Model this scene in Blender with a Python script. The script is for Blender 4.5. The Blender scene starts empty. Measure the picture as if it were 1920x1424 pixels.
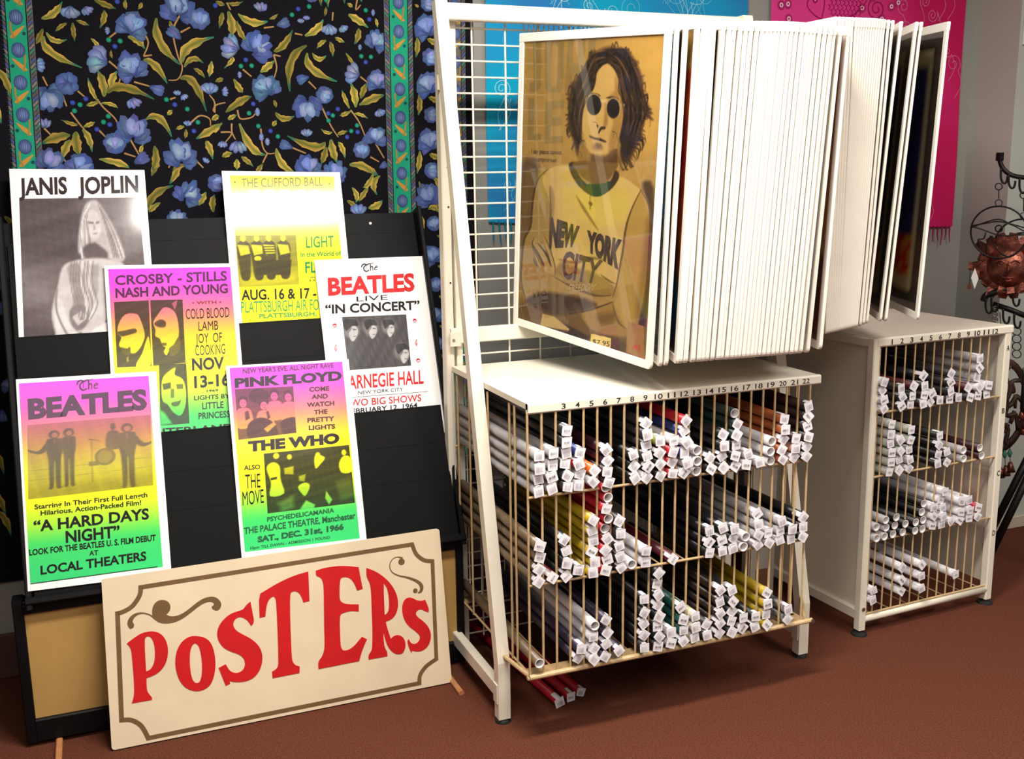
import bpy, bmesh, math, random
import numpy as np
from mathutils import Vector, Matrix
random.seed(7)
scene = bpy.context.scene
COL = scene.collection

# ------------------------------------------------------------------ camera, world, lights, exposure
CAMF = 1953.675
_F, _R, _U = Vector((0.364726, 0.911058, -0.192218)), Vector((0.92725, -0.374179, -0.014083)), Vector((0.084754, 0.173098, 0.981251))
cam_data = bpy.data.cameras.new('camera')
cam_data.sensor_fit = 'HORIZONTAL'
cam_data.sensor_width = 36.0
cam_data.lens = 36.0 * CAMF / 1920.0
cam_data.clip_start = 0.05
camera = bpy.data.objects.new('camera', cam_data)
COL.objects.link(camera)
camera.matrix_world = Matrix(((_R.x, _U.x, -_F.x, 0), (_R.y, _U.y, -_F.y, 0), (_R.z, _U.z, -_F.z, 1.45), (0, 0, 0, 1)))
scene.camera = camera

world = bpy.data.worlds.new('shop_ambient')
scene.world = world
world.use_nodes = True
world.node_tree.nodes['Background'].inputs[0].default_value = (1.0, 0.93, 0.86, 1)
world.node_tree.nodes['Background'].inputs[1].default_value = 0.22

def spot(name, loc, target, power, cone, blend, radius, color=(1.0, 0.93, 0.83)):
    d = bpy.data.lights.new(name, 'SPOT')
    d.energy = power
    d.spot_size = math.radians(cone)
    d.spot_blend = blend
    d.shadow_soft_size = radius
    d.color = color
    o = bpy.data.objects.new(name, d)
    COL.objects.link(o)
    o.location = loc
    o.rotation_euler = (Vector(target) - Vector(loc)).to_track_quat('-Z', 'Y').to_euler()
    return o
def area(name, loc, sx, sy, power, color=(1.0, 0.945, 0.87)):
    d = bpy.data.lights.new(name, 'AREA')
    d.shape = 'RECTANGLE'; d.size = sx; d.size_y = sy; d.energy = power; d.color = color
    o = bpy.data.objects.new(name, d)
    COL.objects.link(o)
    o.location = loc
    return o
area('ceiling_tube_light', (.70, 1.645, 2.55), 1.0, .21, 86)
area('overhead_fill_light', (.3, -.6, 2.7), 2.4, 1.6, 58)  # ceiling fixture behind the camera, spread wide to keep its glare weak
area('overhead_fill_light', (2.7, .6, 2.7), 1.2, 1.2, 72)  # added fill to brighten the right side; no such fixture is known

vs = scene.view_settings
vs.view_transform = 'Standard'
vs.look = 'None'
vs.gamma = 1.0
vs.use_curve_mapping = False
vs.exposure = 0.0
scene.cycles.max_bounces = 6
scene.cycles.transparent_max_bounces = 24

# ------------------------------------------------------------------ helpers
def lin(c):
    return tuple((v / 255 / 12.92) if v <= 10.3 else (((v / 255) + 0.055) / 1.055) ** 2.4 for v in c)

def mat(name, rgb, rough=0.5, metal=0.0, var=0.0, scale=40.0, bump=0.0, bscale=300.0, coat=0.0, spec=0.5, rgb2=None):
    m = bpy.data.materials.new(name)
    m.use_nodes = True
    nt = m.node_tree
    b = nt.nodes['Principled BSDF']
    b.inputs['Roughness'].default_value = rough
    b.inputs['Metallic'].default_value = metal
    b.inputs['Specular IOR Level'].default_value = spec
    if coat:
        b.inputs['Coat Weight'].default_value = coat
        b.inputs['Coat Roughness'].default_value = 0.1
    c = lin(rgb)
    tc = nt.nodes.new('ShaderNodeTexCoord')
    nz = nt.nodes.new('ShaderNodeTexNoise')
    nz.inputs['Scale'].default_value = scale
    nz.inputs['Detail'].default_value = 4
    nt.links.new(tc.outputs['Object'], nz.inputs['Vector'])
    rp = nt.nodes.new('ShaderNodeValToRGB')
    rp.color_ramp.elements[0].position = 0.35
    rp.color_ramp.elements[1].position = 0.65
    c2 = lin(rgb2) if rgb2 else tuple(v * (1 - var) for v in c)
    rp.color_ramp.elements[0].color = (*c2, 1)
    rp.color_ramp.elements[1].color = (*c, 1)
    nt.links.new(nz.outputs['Fac'], rp.inputs['Fac'])
    nt.links.new(rp.outputs['Color'], b.inputs['Base Color'])
    if bump:
        n2 = nt.nodes.new('ShaderNodeTexNoise')
        n2.inputs['Scale'].default_value = bscale
        nt.links.new(tc.outputs['Object'], n2.inputs['Vector'])
        bp = nt.nodes.new('ShaderNodeBump')
        bp.inputs['Strength'].default_value = bump
        bp.inputs['Distance'].default_value = 0.004
        nt.links.new(n2.outputs['Fac'], bp.inputs['Height'])
        nt.links.new(bp.outputs['Normal'], b.inputs['Normal'])
    return m

def vmat(name, rough=0.5, coat=0.0, spec=0.5, grain=0.06, gscale=500.0, sheen=0.0):
    m = bpy.data.materials.new(name)
    m.use_nodes = True
    nt = m.node_tree
    b = nt.nodes['Principled BSDF']
    b.inputs['Roughness'].default_value = rough
    b.inputs['Specular IOR Level'].default_value = spec
    if coat:
        b.inputs['Coat Weight'].default_value = coat
        b.inputs['Coat Roughness'].default_value = COATR
    a = nt.nodes.new('ShaderNodeVertexColor')
    a.layer_name = 'Col'
    tc = nt.nodes.new('ShaderNodeTexCoord')
    nz = nt.nodes.new('ShaderNodeTexNoise')
    nz.inputs['Scale'].default_value = gscale
    nt.links.new(tc.outputs['Object'], nz.inputs['Vector'])
    mr = nt.nodes.new('ShaderNodeMapRange')
    mr.inputs['To Min'].default_value = 1 - grain
    mr.inputs['To Max'].default_value = 1 + grain
    nt.links.new(nz.outputs['Fac'], mr.inputs['Value'])
    vm = nt.nodes.new('ShaderNodeVectorMath')
    vm.operation = 'SCALE'
    nt.links.new(a.outputs['Color'], vm.inputs[0])
    nt.links.new(mr.outputs['Result'], vm.inputs['Scale'])
    nt.links.new(vm.outputs['Vector'], b.inputs['Base Color'])
    return m

COATR = 0.10
class MB:
    """Collects simple solids, then builds ONE mesh object."""
    def __init__(s):
        s.v, s.f, s.c = [], [], []
    def add(s, vs, fs, col=None):
        n = len(s.v)
        s.v += [tuple(v) for v in vs]
        s.f += [tuple(i + n for i in f) for f in fs]
        if col is not None:
            if callable(col):
                s.c += [col(v) for v in vs]
            elif isinstance(col, list):
                s.c += col
            else:
                s.c += [col] * len(vs)
        return s
    def box(s, a, b, col=None, M=None):
        x0, y0, z0 = a; x1, y1, z1 = b
        vs = [(x0, y0, z0), (x1, y0, z0), (x1, y1, z0), (x0, y1, z0), (x0, y0, z1), (x1, y0, z1), (x1, y1, z1), (x0, y1, z1)]
        if M: vs = [M @ Vector(v) for v in vs]
        return s.add(vs, [(0, 3, 2, 1), (4, 5, 6, 7), (0, 1, 5, 4), (1, 2, 6, 5), (2, 3, 7, 6), (3, 0, 4, 7)], col)
    def cbox(s, a, b, e=0.002, col=None):
        """box with chamfered edges along its longest axis"""
        d = [b[i] - a[i] for i in range(3)]
        ax = d.index(max(d)); u, w = [i for i in range(3) if i != ax]
        e = min(e, d[u] * .4, d[w] * .4)
        pr = [(a[u] + e, a[w]), (b[u] - e, a[w]), (b[u], a[w] + e), (b[u], b[w] - e), (b[u] - e, b[w]), (a[u] + e, b[w]), (a[u], b[w] - e), (a[u], a[w] + e)]
        vs = []
        for k in (a[ax], b[ax]):
            for p in pr:
                v = [0, 0, 0]; v[ax] = k; v[u] = p[0]; v[w] = p[1]; vs.append(tuple(v))
        fs = [tuple(range(7, -1, -1)), tuple(range(8, 16))] + [(i, (i + 1) % 8, 8 + (i + 1) % 8, 8 + i) for i in range(8)]
        if (ax == 1): fs = [tuple(reversed(f)) for f in fs]
        return s.add(vs, fs, col)
    def rod(s, p, q, r, n=8, col=None, r2=None):
        p, q = Vector(p), Vector(q)
        d = (q - p).normalized()
        a = d.orthogonal().normalized(); b = d.cross(a)
        vs = []
        for c, rr in ((p, r), (q, r if r2 is None else r2)):
            for i in range(n):
                t = 2 * math.pi * i / n
                vs.append(c + (a * math.cos(t) + b * math.sin(t)) * rr)
        fs = [(i, (i + 1) % n, n + (i + 1) % n, n + i) for i in range(n)] + [tuple(range(n - 1, -1, -1)), tuple(range(n, 2 * n))]
        return s.add(vs, fs, col)
    def tube(s, pts, r, n=8, col=None, closed=False):
        pts = [Vector(p) for p in pts]
        m = len(pts); vs = []; ref = None
        for i, p in enumerate(pts):
            d = (pts[(i + 1) % m] - pts[i - 1]) if closed else (pts[min(i + 1, m - 1)] - pts[max(i - 1, 0)])
            d.normalize()
            if ref is None: ref = d.orthogonal().normalized()
            ref = (ref - d * ref.dot(d)).normalized(); b = d.cross(ref)
            rr = r[i] if isinstance(r, (list, tuple)) else r
            vs += [p + (ref * math.cos(2 * math.pi * k / n) + b * math.sin(2 * math.pi * k / n)) * rr for k in range(n)]
        fs = []
        for i in range(m if closed else m - 1):
            j = (i + 1) % m
            fs += [(i * n + k, i * n + (k + 1) % n, j * n + (k + 1) % n, j * n + k) for k in range(n)]
        if not closed: fs += [tuple(range(n - 1, -1, -1)), tuple(range((m - 1) * n, m * n))]
        return s.add(vs, fs, col)
    def lathe(s, c, prof, n=20, col=None):
        vs = []
        for r, z in prof:
            vs += [(c[0] + r * math.cos(2 * math.pi * k / n), c[1] + r * math.sin(2 * math.pi * k / n), c[2] + z) for k in range(n)]
        m = len(prof)
        fs = [(i * n + k, i * n + (k + 1) % n, (i + 1) * n + (k + 1) % n, (i + 1) * n + k) for i in range(m - 1) for k in range(n)]
        fs += [tuple(range(n - 1, -1, -1)), tuple(range((m - 1) * n, m * n))]
        return s.add(vs, fs, col)
    def mesh(s, name, material):
        me = bpy.data.meshes.new(name)
        me.from_pydata(s.v, [], s.f)
        if s.c and len(s.c) == len(s.v):
            ca = me.color_attributes.new('Col', 'FLOAT_COLOR', 'POINT')
            arr = np.ones((len(s.v), 4), 'f')
            arr[:, :3] = np.array([lin(c) for c in s.c], 'f')
            ca.data.foreach_set('color', arr.ravel())
        me.materials.append(material)
        return me
    def build(s, name, material, parent=None, smooth=False, loc=None):
        me = s.mesh(name, material)
        if smooth:
            for p in me.polygons: p.use_smooth = True
        return obj(name, me, parent, loc)

def obj(name, me, parent=None, loc=None):
    o = bpy.data.objects.new(name, me)
    COL.objects.link(o)
    if loc is not None: o.location = loc
    if parent is not None: o.parent = parent
    return o

def tag(o, label=None, cat=None, group=None, kind=None):
    if label: o['label'] = label
    if cat: o['category'] = cat
    if group: o['group'] = group
    if kind: o['kind'] = kind
    return o

def thing(name, label, cat, loc=(0, 0, 0), group=None):
    o = bpy.data.objects.new(name, None)
    o.empty_display_size = 0.05
    COL.objects.link(o)
    o.location = loc
    return tag(o, label, cat, group)

def frame_matrix(o, x, y, z):
    return Matrix(((x[0], y[0], z[0], o[0]), (x[1], y[1], z[1], o[1]), (x[2], y[2], z[2], o[2]), (0, 0, 0, 1)))

# --- flat print: text, filled outlines, strokes, painted grids -----------------------------------
_glyph = {}
def glyphs(s, bold):
    k = (s, bold)
    if k not in _glyph:
        cu = bpy.data.curves.new('t', 'FONT')
        cu.body = s; cu.offset = bold; cu.resolution_u = 3; cu.dimensions = '2D'; cu.fill_mode = 'BOTH'
        o = bpy.data.objects.new('t', cu)
        me = bpy.data.meshes.new_from_object(o)
        v = np.array([p.co[:2] for p in me.vertices]) if len(me.vertices) else np.zeros((1, 2))
        f = [tuple(p.vertices) for p in me.polygons]
        lo, hi = v.min(0), v.max(0)
        # normalise on caps height: descenders / commas hang below the baseline
        base = -bold
        cap = hi[1]
        _glyph[k] = (np.stack([(v[:, 0] - lo[0]) / max(hi[0] - lo[0], 1e-6), (v[:, 1] - base) / max(cap - base, 1e-6)], 1), f)
        bpy.data.objects.remove(o); bpy.data.meshes.remove(me); bpy.data.curves.remove(cu)
    return _glyph[k]

def text_quad(mb, s, bl, br, tr, tl, col, n, bold=.02):
    """flat lettering filling the quad (local x, y), lying n above the surface"""
    v, f = glyphs(s, bold)
    bl, br, tr, tl = [np.array(p) for p in (bl, br, tr, tl)]
    u, w = v[:, :1], v[:, 1:]
    p = bl * (1 - u) * (1 - w) + br * u * (1 - w) + tr * u * w + tl * (1 - u) * w
    mb.add([(a, b, n) for a, b in p], f, col)

def fill_mesh(outlines, depth=0.0, bev=0.0):
    """2D outlines (first outer, others holes) -> filled verts, faces"""
    cu = bpy.data.curves.new('t', 'CURVE')
    cu.dimensions = '2D'; cu.fill_mode = 'BOTH'; cu.extrude = depth; cu.bevel_depth = bev; cu.bevel_resolution = 1
    for L in outlines:
        sp = cu.splines.new('POLY')
        sp.points.add(len(L) - 1)
        for p, q in zip(sp.points, L): p.co = (q[0], q[1], 0, 1)
        sp.use_cyclic_u = True
    o = bpy.data.objects.new('t', cu)
    me = bpy.data.meshes.new_from_object(o)
    vs = [tuple(p.co) for p in me.vertices]; fs = [tuple(p.vertices) for p in me.polygons]
    bpy.data.objects.remove(o); bpy.data.meshes.remove(me); bpy.data.curves.remove(cu)
    return vs, fs

def round_off(L, it=2, sharp=48):
    for _ in range(it):
        out = []; n = len(L)
        for i in range(n):
            p0, p1, p2 = Vector(L[i - 1]), Vector(L[i]), Vector(L[(i + 1) % n])
            a, b = p1 - p0, p2 - p1
            ang = math.degrees(a.angle(b)) if a.length > 1e-9 and b.length > 1e-9 else 0
            if ang > sharp and _ == 0 or ang > sharp + 20:
                out.append(tuple(p1))
            else:
                out.append(tuple(p1.lerp(p0, .25))); out.append(tuple(p1.lerp(p2, .25)))
        L = out
    return L

def catmull(P, n=4, closed=False):
    P = [np.array(p, float) for p in P]; m = len(P); out = []
    for i in range(m if closed else m - 1):
        p0 = P[i - 1] if (closed or i > 0) else P[0]
        p1 = P[i]; p2 = P[(i + 1) % m]; p3 = P[(i + 2) % m] if (closed or i + 2 < m) else P[-1]
        for k in range(n):
            t = k / n
            out.append(tuple(.5 * (2 * p1 + (p2 - p0) * t + (2 * p0 - 5 * p1 + 4 * p2 - p3) * t * t + (3 * p1 - p0 - 3 * p2 + p3) * t ** 3)))
    if not closed: out.append(tuple(P[-1]))
    return out

def stroke(mb, P, w, n, col, closed=False, plane=None):
    """ribbon along 2D polyline"""
    m = len(P); vs = []
    for i in range(m):
        a = np.array(P[i - 1 if (i > 0 or closed) else 0], float); b = np.array(P[(i + 1) % m if (i + 1 < m or closed) else m - 1], float)
        d = b - a; d /= max(np.hypot(*d), 1e-9); nn = np.array([-d[1], d[0]])
        ww = w[i] if isinstance(w, (list, tuple)) else w
        p = np.array(P[i], float)
        vs += [p + nn * ww / 2, p - nn * ww / 2]
    fs = [(2 * i, 2 * i + 1, 2 * ((i + 1) % m) + 1, 2 * ((i + 1) % m)) for i in range(m if closed else m - 1)]
    mb.add([plane(q[0], q[1], n) if plane else (q[0], q[1], n) for q in vs], fs, col)

def disk(mb, c, r, n, col, k=14, plane=None, rim=None, ry=None):
    ry = ry or r
    vs = [(c[0], c[1])] + [(c[0] + r * math.cos(2 * math.pi * i / k), c[1] + ry * math.sin(2 * math.pi * i / k)) for i in range(k)]
    mb.add([plane(q[0], q[1], n) if plane else (q[0], q[1], n) for q in vs], [(0, 1 + i, 1 + (i + 1) % k) for i in range(k)], [col] + [rim or col] * k)

def cover(poly, X, Y, blur):
    """soft coverage 0..1 of a polygon on a grid of points"""
    P = np.array(poly, float)
    lo, hi = P.min(0) - 2 * blur, P.max(0) + 2 * blur
    A = np.zeros(X.shape)
    sel = (X >= lo[0]) & (X <= hi[0]) & (Y >= lo[1]) & (Y <= hi[1])
    if not sel.any(): return A
    x, y = X[sel], Y[sel]
    d2 = np.full(x.shape, 1e9); inside = np.zeros(x.shape, bool)
    for i in range(len(P)):
        a, b = P[i - 1], P[i]; e = b - a
        L = max(e @ e, 1e-12)
        t = np.clip(((x - a[0]) * e[0] + (y - a[1]) * e[1]) / L, 0, 1)
        d2 = np.minimum(d2, (x - a[0] - t * e[0]) ** 2 + (y - a[1] - t * e[1]) ** 2)
        cr = (a[1] > y) != (b[1] > y)
        if abs(e[1]) > 1e-12: inside ^= cr & (x < a[0] + (y - a[1]) / e[1] * e[0])
    sd = np.sqrt(d2) * np.where(inside, -1, 1)
    A[sel] = np.clip(.5 - sd / (2 * blur), 0, 1)
    return A

def painted(name, quad, nx, ny, colour, material, parent, n=0.0006):
    """a flat picture on the quad (tl, tr, br, bl in local x, y): a grid whose point colours come from colour(U, V)"""
    tl, tr, br, bl = [np.array(p, float) for p in quad]
    U, V = np.meshgrid(np.linspace(0, 1, nx), np.linspace(0, 1, ny))
    P = tl * ((1 - U) * (1 - V))[..., None] + tr * (U * (1 - V))[..., None] + br * (U * V)[..., None] + bl * ((1 - U) * V)[..., None]
    rgb = np.clip(colour(U, V, P), 0, 255) / 255
    rgb = np.where(rgb <= .04045, rgb / 12.92, ((rgb + .055) / 1.055) ** 2.4)
    vs = np.concatenate([P, np.full(P.shape[:2] + (1,), n)], 2).reshape(-1, 3)
    idx = np.arange(nx * ny).reshape(ny, nx)
    fs = np.stack([idx[1:, :-1], idx[1:, 1:], idx[:-1, 1:], idx[:-1, :-1]], -1).reshape(-1, 4)
    me = bpy.data.meshes.new(name)
    me.vertices.add(len(vs)); me.vertices.foreach_set('co', vs.ravel().astype('f'))
    me.loops.add(fs.size); me.loops.foreach_set('vertex_index', fs.ravel().astype('i'))
    me.polygons.add(len(fs)); me.polygons.foreach_set('loop_start', (np.arange(len(fs)) * 4).astype('i'))
    me.update(calc_edges=True); me.validate()
    ca = me.color_attributes.new('Col', 'FLOAT_COLOR', 'POINT')
    ca.data.foreach_set('color', np.concatenate([rgb.reshape(-1, 3), np.ones((nx * ny, 1))], 1).ravel().astype('f'))
    me.materials.append(material)
    return obj(name, me, parent)

def ramp(stops, t):
    xs = [s[0] for s in stops]
    return np.stack([np.interp(t, xs, [s[1][k] for s in stops]) for k in range(3)], -1)

def noise2(U, V, f, seed):
    rs = np.random.RandomState(seed); a = 0
    for k in range(6):
        th, ph = rs.rand() * 6.28, rs.rand() * 6.28
        a = a + np.sin(f * (1 + k * .7) * (U * math.cos(th) + V * math.sin(th)) + ph) / (1 + k * .5)
    return a / 3

D = {'rods1':[0.9465,0.0379],
'rods2':[0.0455,0.0395],
'R':{'x':2.166,'y':2.46,'yaw':0.05,'w':0.566},
'tubes1':[[0,1,3,4,0.9684,0.7797,'grey',0],[0,1,2,4,0.9684,0.7481,'grey',0],[0,1,1,4,0.9684,0.7199,'grey',0],[0,1,0,4,0.9681,0.6899,'grey',0],[0,2,3,4,1.0062,0.7834,'grey',0],[0,2,2,4,1.0062,0.7511,'grey',0],[0,2,1,4,1.0033,0.7221,'grey',0],[0,2,0,4,1.0043,0.6921,'grey',0],[0,3,5,6,1.0427,0.8361,'charcoal',0],[0,3,4,6,1.0425,0.8066,'charcoal',0],[0,3,3,6,1.044,0.7784,'charcoal',0],[0,3,2,6,1.0397,0.7505,'charcoal',0],[0,3,1,6,1.0441,0.7206,'charcoal',0],[0,3,0,6,1.0441,0.6924,'charcoal',0],[0,4,3,4,1.0805,0.7747,'blue',0],[0,4,2,4,1.0761,0.7469,'red',0],[0,4,1,4,1.081,0.7191,'grey',0],[0,4,0,4,1.0768,0.6912,'grey',0],[0,5,1,2,1.1191,0.7245,'orange',0],[0,5,0,2,1.114,0.6967,'grey',0],[0,6,3,4,1.1524,0.7736,'maroon',0],[0,6,2,4,1.1566,0.7457,'maroon',0],[0,6,1,4,1.1539,0.7177,'maroon',0],[0,6,0,4,1.1577,0.6897,'maroon',0],[0,8,2,3,1.2291,0.7525,'black',0],[0,8,1,3,1.2326,0.7215,'black',0],[0,8,0,3,1.2334,0.6918,'black',0],[0,9,5,6,1.2665,0.8295,'charcoal',0],[0,9,4,6,1.2668,0.8013,'charcoal',0],[0,9,3,6,1.2689,0.7732,'charcoal',0],[0,9,2,6,1.2673,0.745,'charcoal',0],[0,9,1,6,1.2713,0.7171,'charcoal',0],[0,9,0,6,1.2679,0.6891,'charcoal',0],[0,10,3,4,1.3074,0.7787,'olive',0],[0,10,2,4,1.3046,0.7482,'black',0],[0,10,1,4,1.3066,0.72,'black',0],[0,10,0,4,1.3092,0.6885,'black',0],[0,11,3,4,1.3465,0.7773,'white',0],[0,11,2,4,1.3437,0.7482,'red',0],[0,11,1,4,1.3442,0.7185,'red',0],[0,11,0,4,1.3448,0.6888,'red',0],[0,12,5,6,1.3821,0.825,'red',0],[0,12,4,6,1.379,0.7969,'blue',0],[0,12,3,6,1.3825,0.769,'white',0],[0,12,2,6,1.379,0.741,'blue',0],[0,12,1,6,1.3849,0.7134,'grey',0],[0,12,0,6,1.379,0.6858,'grey',0],[0,13,2,3,1.4169,0.7422,'white',1],[0,13,1,3,1.4169,0.714,'white',1],[0,13,0,3,1.4169,0.6858,'white',1],[0,14,1,2,1.4547,0.7191,'black',0],[0,14,0,2,1.4585,0.6885,'black',0],[0,15,3,4,1.4952,0.7761,'black',0],[0,15,2,4,1.4961,0.7459,'black',0],[0,15,1,4,1.4952,0.7163,'black',0],[0,15,0,4,1.496,0.6881,'black',0],[0,16,5,6,1.5312,0.8292,'green',1],[0,16,4,6,1.5363,0.8008,'green',0],[0,16,3,6,1.5329,0.7728,'green',0],[0,16,2,6,1.5363,0.7444,'black',0],[0,16,1,6,1.5331,0.7145,'black',0],[0,16,0,6,1.5358,0.6858,'black',0],[0,17,0,2,1.5683,0.6858,'grey',0],[0,18,0,1,1.6074,0.6891,'grey',0],[0,17,1,2,1.5742,0.7134,'grey',0],[0,19,2,3,1.6475,0.7414,'white',1],[0,19,1,3,1.6441,0.7134,'white',1],[0,19,0,3,1.6499,0.6858,'white',1],[0,20,4,5,1.6878,0.7979,'orange brown',0],[0,20,3,5,1.6878,0.7697,'orange brown',0],[0,20,2,5,1.6878,0.7415,'orange brown',0],[0,20,1,5,1.6832,0.7136,'orange brown',0],[0,20,0,5,1.6878,0.6858,'orange brown',0],[0,21,2,3,1.7257,0.7422,'maroon',0],[0,21,1,3,1.7257,0.714,'peach',0],[0,21,0,3,1.7257,0.6858,'peach',0],[0,22,5,6,1.7635,0.8268,'dark brown',0],[0,22,4,6,1.7635,0.7986,'dark brown',0],[0,22,3,6,1.7635,0.7704,'dark brown',0],[0,22,2,6,1.7635,0.7422,'dark brown',0],[0,22,1,6,1.7635,0.714,'dark brown',0],[0,22,0,6,1.7635,0.6858,'dark brown',0],[1,1,3,4,0.9674,0.5496,'sepia',0],[1,1,2,4,0.9684,0.5192,'sepia',0],[1,1,1,4,0.9668,0.4882,'sepia',0],[1,1,0,4,0.9642,0.4572,'sepia',0],[1,2,0,1,1.0047,0.4593,'dark red',0],[1,3,3,4,1.0382,0.5541,'black',0],[1,3,2,4,1.0436,0.5229,'black',0],[1,3,1,4,1.0424,0.4926,'black',0],[1,3,0,4,1.0422,0.4575,'black',0],[1,4,0,1,1.0767,0.4674,'black',0],[1,5,5,6,1.1148,0.5962,'yellow',0],[1,5,4,6,1.114,0.5661,'yellow',0],[1,5,3,6,1.1198,0.5385,'yellow',0],[1,5,2,6,1.114,0.511,'yellow',0],[1,5,1,6,1.1198,0.4834,'yellow',0],[1,5,0,6,1.114,0.4558,'yellow',0],[1,6,8,9,1.1518,0.6764,'red',1],[1,6,7,9,1.1577,0.6488,'red',1],[1,6,6,9,1.1518,0.6212,'red',0],[1,6,5,9,1.1577,0.5936,'red',1],[1,6,4,9,1.1518,0.5661,'red',1],[1,6,3,9,1.1577,0.5385,'red',0],[1,6,2,9,1.1518,0.5109,'red',0],[1,6,1,9,1.1577,0.4834,'red',0],[1,6,0,9,1.1518,0.4558,'red',0],[1,7,4,5,1.1913,0.5823,'charcoal',0],[1,7,3,5,1.1921,0.549,'charcoal',0],[1,7,2,5,1.1899,0.5161,'charcoal',0],[1,7,1,5,1.1914,0.487,'charcoal',0],[1,7,0,5,1.1956,0.4572,'charcoal',0],[1,8,0,1,1.2286,0.4584,'white',1],[1,9,1,2,1.269,0.4901,'white',0],[1,9,0,2,1.2693,0.4581,'white',0],[1,11,0,1,1.347,0.4576,'dark red',0],[1,14,2,3,1.4595,0.5169,'black',0],[1,14,1,3,1.4604,0.4843,'black',0],[1,14,0,3,1.4606,0.4561,'black',0],[1,15,2,3,1.4985,0.5198,'black',0],[1,15,1,3,1.4985,0.4861,'black',0],[1,15,0,3,1.4985,0.4558,'black',0],[1,16,2,3,1.5361,0.5122,'charcoal',0],[1,16,1,3,1.5363,0.484,'charcoal',0],[1,16,0,3,1.5363,0.4558,'charcoal',0],[1,17,1,2,1.5742,0.4834,'white',1],[1,17,0,2,1.5683,0.4558,'white',1],[1,18,3,4,1.6121,0.5415,'grey',0],[1,18,2,4,1.6121,0.5133,'grey',0],[1,18,1,4,1.6121,0.4851,'grey',0],[1,18,0,4,1.6121,0.4558,'grey',0],[1,19,1,2,1.6499,0.484,'grey',0],[1,19,0,2,1.6499,0.4558,'grey',0],[1,20,2,3,1.6878,0.5122,'grey',0],[1,20,1,3,1.6878,0.484,'grey',0],[1,20,0,3,1.6878,0.4558,'grey',0],[1,21,1,2,1.7257,0.484,'charcoal',0],[1,21,0,2,1.7257,0.4558,'charcoal',0],[1,22,2,3,1.7635,0.5122,'black',0],[1,22,1,3,1.7635,0.484,'black',0],[1,22,0,3,1.7635,0.4558,'black',0],[2,4,1,2,1.0804,0.255,'purple',0],[2,4,0,2,1.0761,0.2268,'purple',0],[2,5,3,4,1.1198,0.3111,'white',1],[2,5,2,4,1.1169,0.2799,'white',0],[2,5,1,4,1.1194,0.2481,'white',0],[2,5,0,4,1.1169,0.22,'white',0],[2,6,3,4,1.1518,0.3214,'purple',0],[2,6,2,4,1.1577,0.2836,'purple',0],[2,6,1,4,1.155,0.2522,'purple',0],[2,6,0,4,1.152,0.2178,'purple',0],[2,7,0,1,1.1897,0.23,'purple',0],[2,9,4,5,1.2654,0.3568,'black',0],[2,9,3,5,1.2659,0.3203,'black',0],[2,9,2,5,1.2654,0.2893,'black',0],[2,9,1,5,1.2654,0.2572,'black',0],[2,9,0,5,1.2654,0.2222,'black',0],[2,10,7,8,1.3075,0.4233,'black',0],[2,10,6,8,1.3055,0.3916,'black',0],[2,10,5,8,1.3084,0.3624,'black',0],[2,10,4,8,1.3092,0.3312,'black',0],[2,10,3,8,1.3092,0.303,'black',0],[2,10,2,8,1.3057,0.275,'black',0],[2,10,1,8,1.3089,0.2463,'black',0],[2,10,0,8,1.3069,0.2178,'black',0],[2,11,1,2,1.3458,0.2503,'grey',0],[2,11,0,2,1.3463,0.22,'grey',0],[2,12,3,4,1.379,0.3138,'teal',0],[2,12,2,4,1.3827,0.2799,'teal',0],[2,12,1,4,1.3849,0.2493,'teal',0],[2,12,0,4,1.3849,0.2186,'teal',0],[2,13,2,3,1.4222,0.2808,'cream',0],[2,13,1,3,1.4227,0.25,'cream',0],[2,13,0,3,1.4227,0.2182,'cream',0],[2,14,1,2,1.4606,0.2507,'charcoal',0],[2,14,0,2,1.4603,0.2194,'charcoal',0],[2,15,4,5,1.4985,0.3435,'dark brown',0],[2,15,3,5,1.4982,0.3105,'dark brown',0],[2,15,2,5,1.4985,0.2779,'dark brown',0],[2,15,1,5,1.4985,0.2491,'dark brown',0],[2,15,0,5,1.4985,0.2186,'dark brown',0],[2,16,4,5,1.5363,0.3356,'charcoal',0],[2,16,3,5,1.5363,0.306,'charcoal',0],[2,16,2,5,1.5363,0.2768,'charcoal',0],[2,16,1,5,1.5363,0.2486,'charcoal',0],[2,16,0,5,1.5363,0.2178,'charcoal',0],[2,17,1,2,1.5742,0.2512,'black',0],[2,17,0,2,1.5742,0.2197,'black',0],[2,18,1,2,1.6121,0.2483,'black',0],[2,18,0,2,1.6121,0.2178,'black',0],[2,19,3,4,1.6499,0.3096,'yellow',0],[2,19,2,4,1.6499,0.2784,'yellow',0],[2,19,1,4,1.6499,0.246,'yellow',0],[2,19,0,4,1.6499,0.2178,'yellow',0],[2,21,1,2,1.7257,0.2461,'patterned',0],[2,21,0,2,1.7257,0.2178,'patterned',0],[2,1,0,1,0.9684,0.2326,'sepia',1]],
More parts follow.
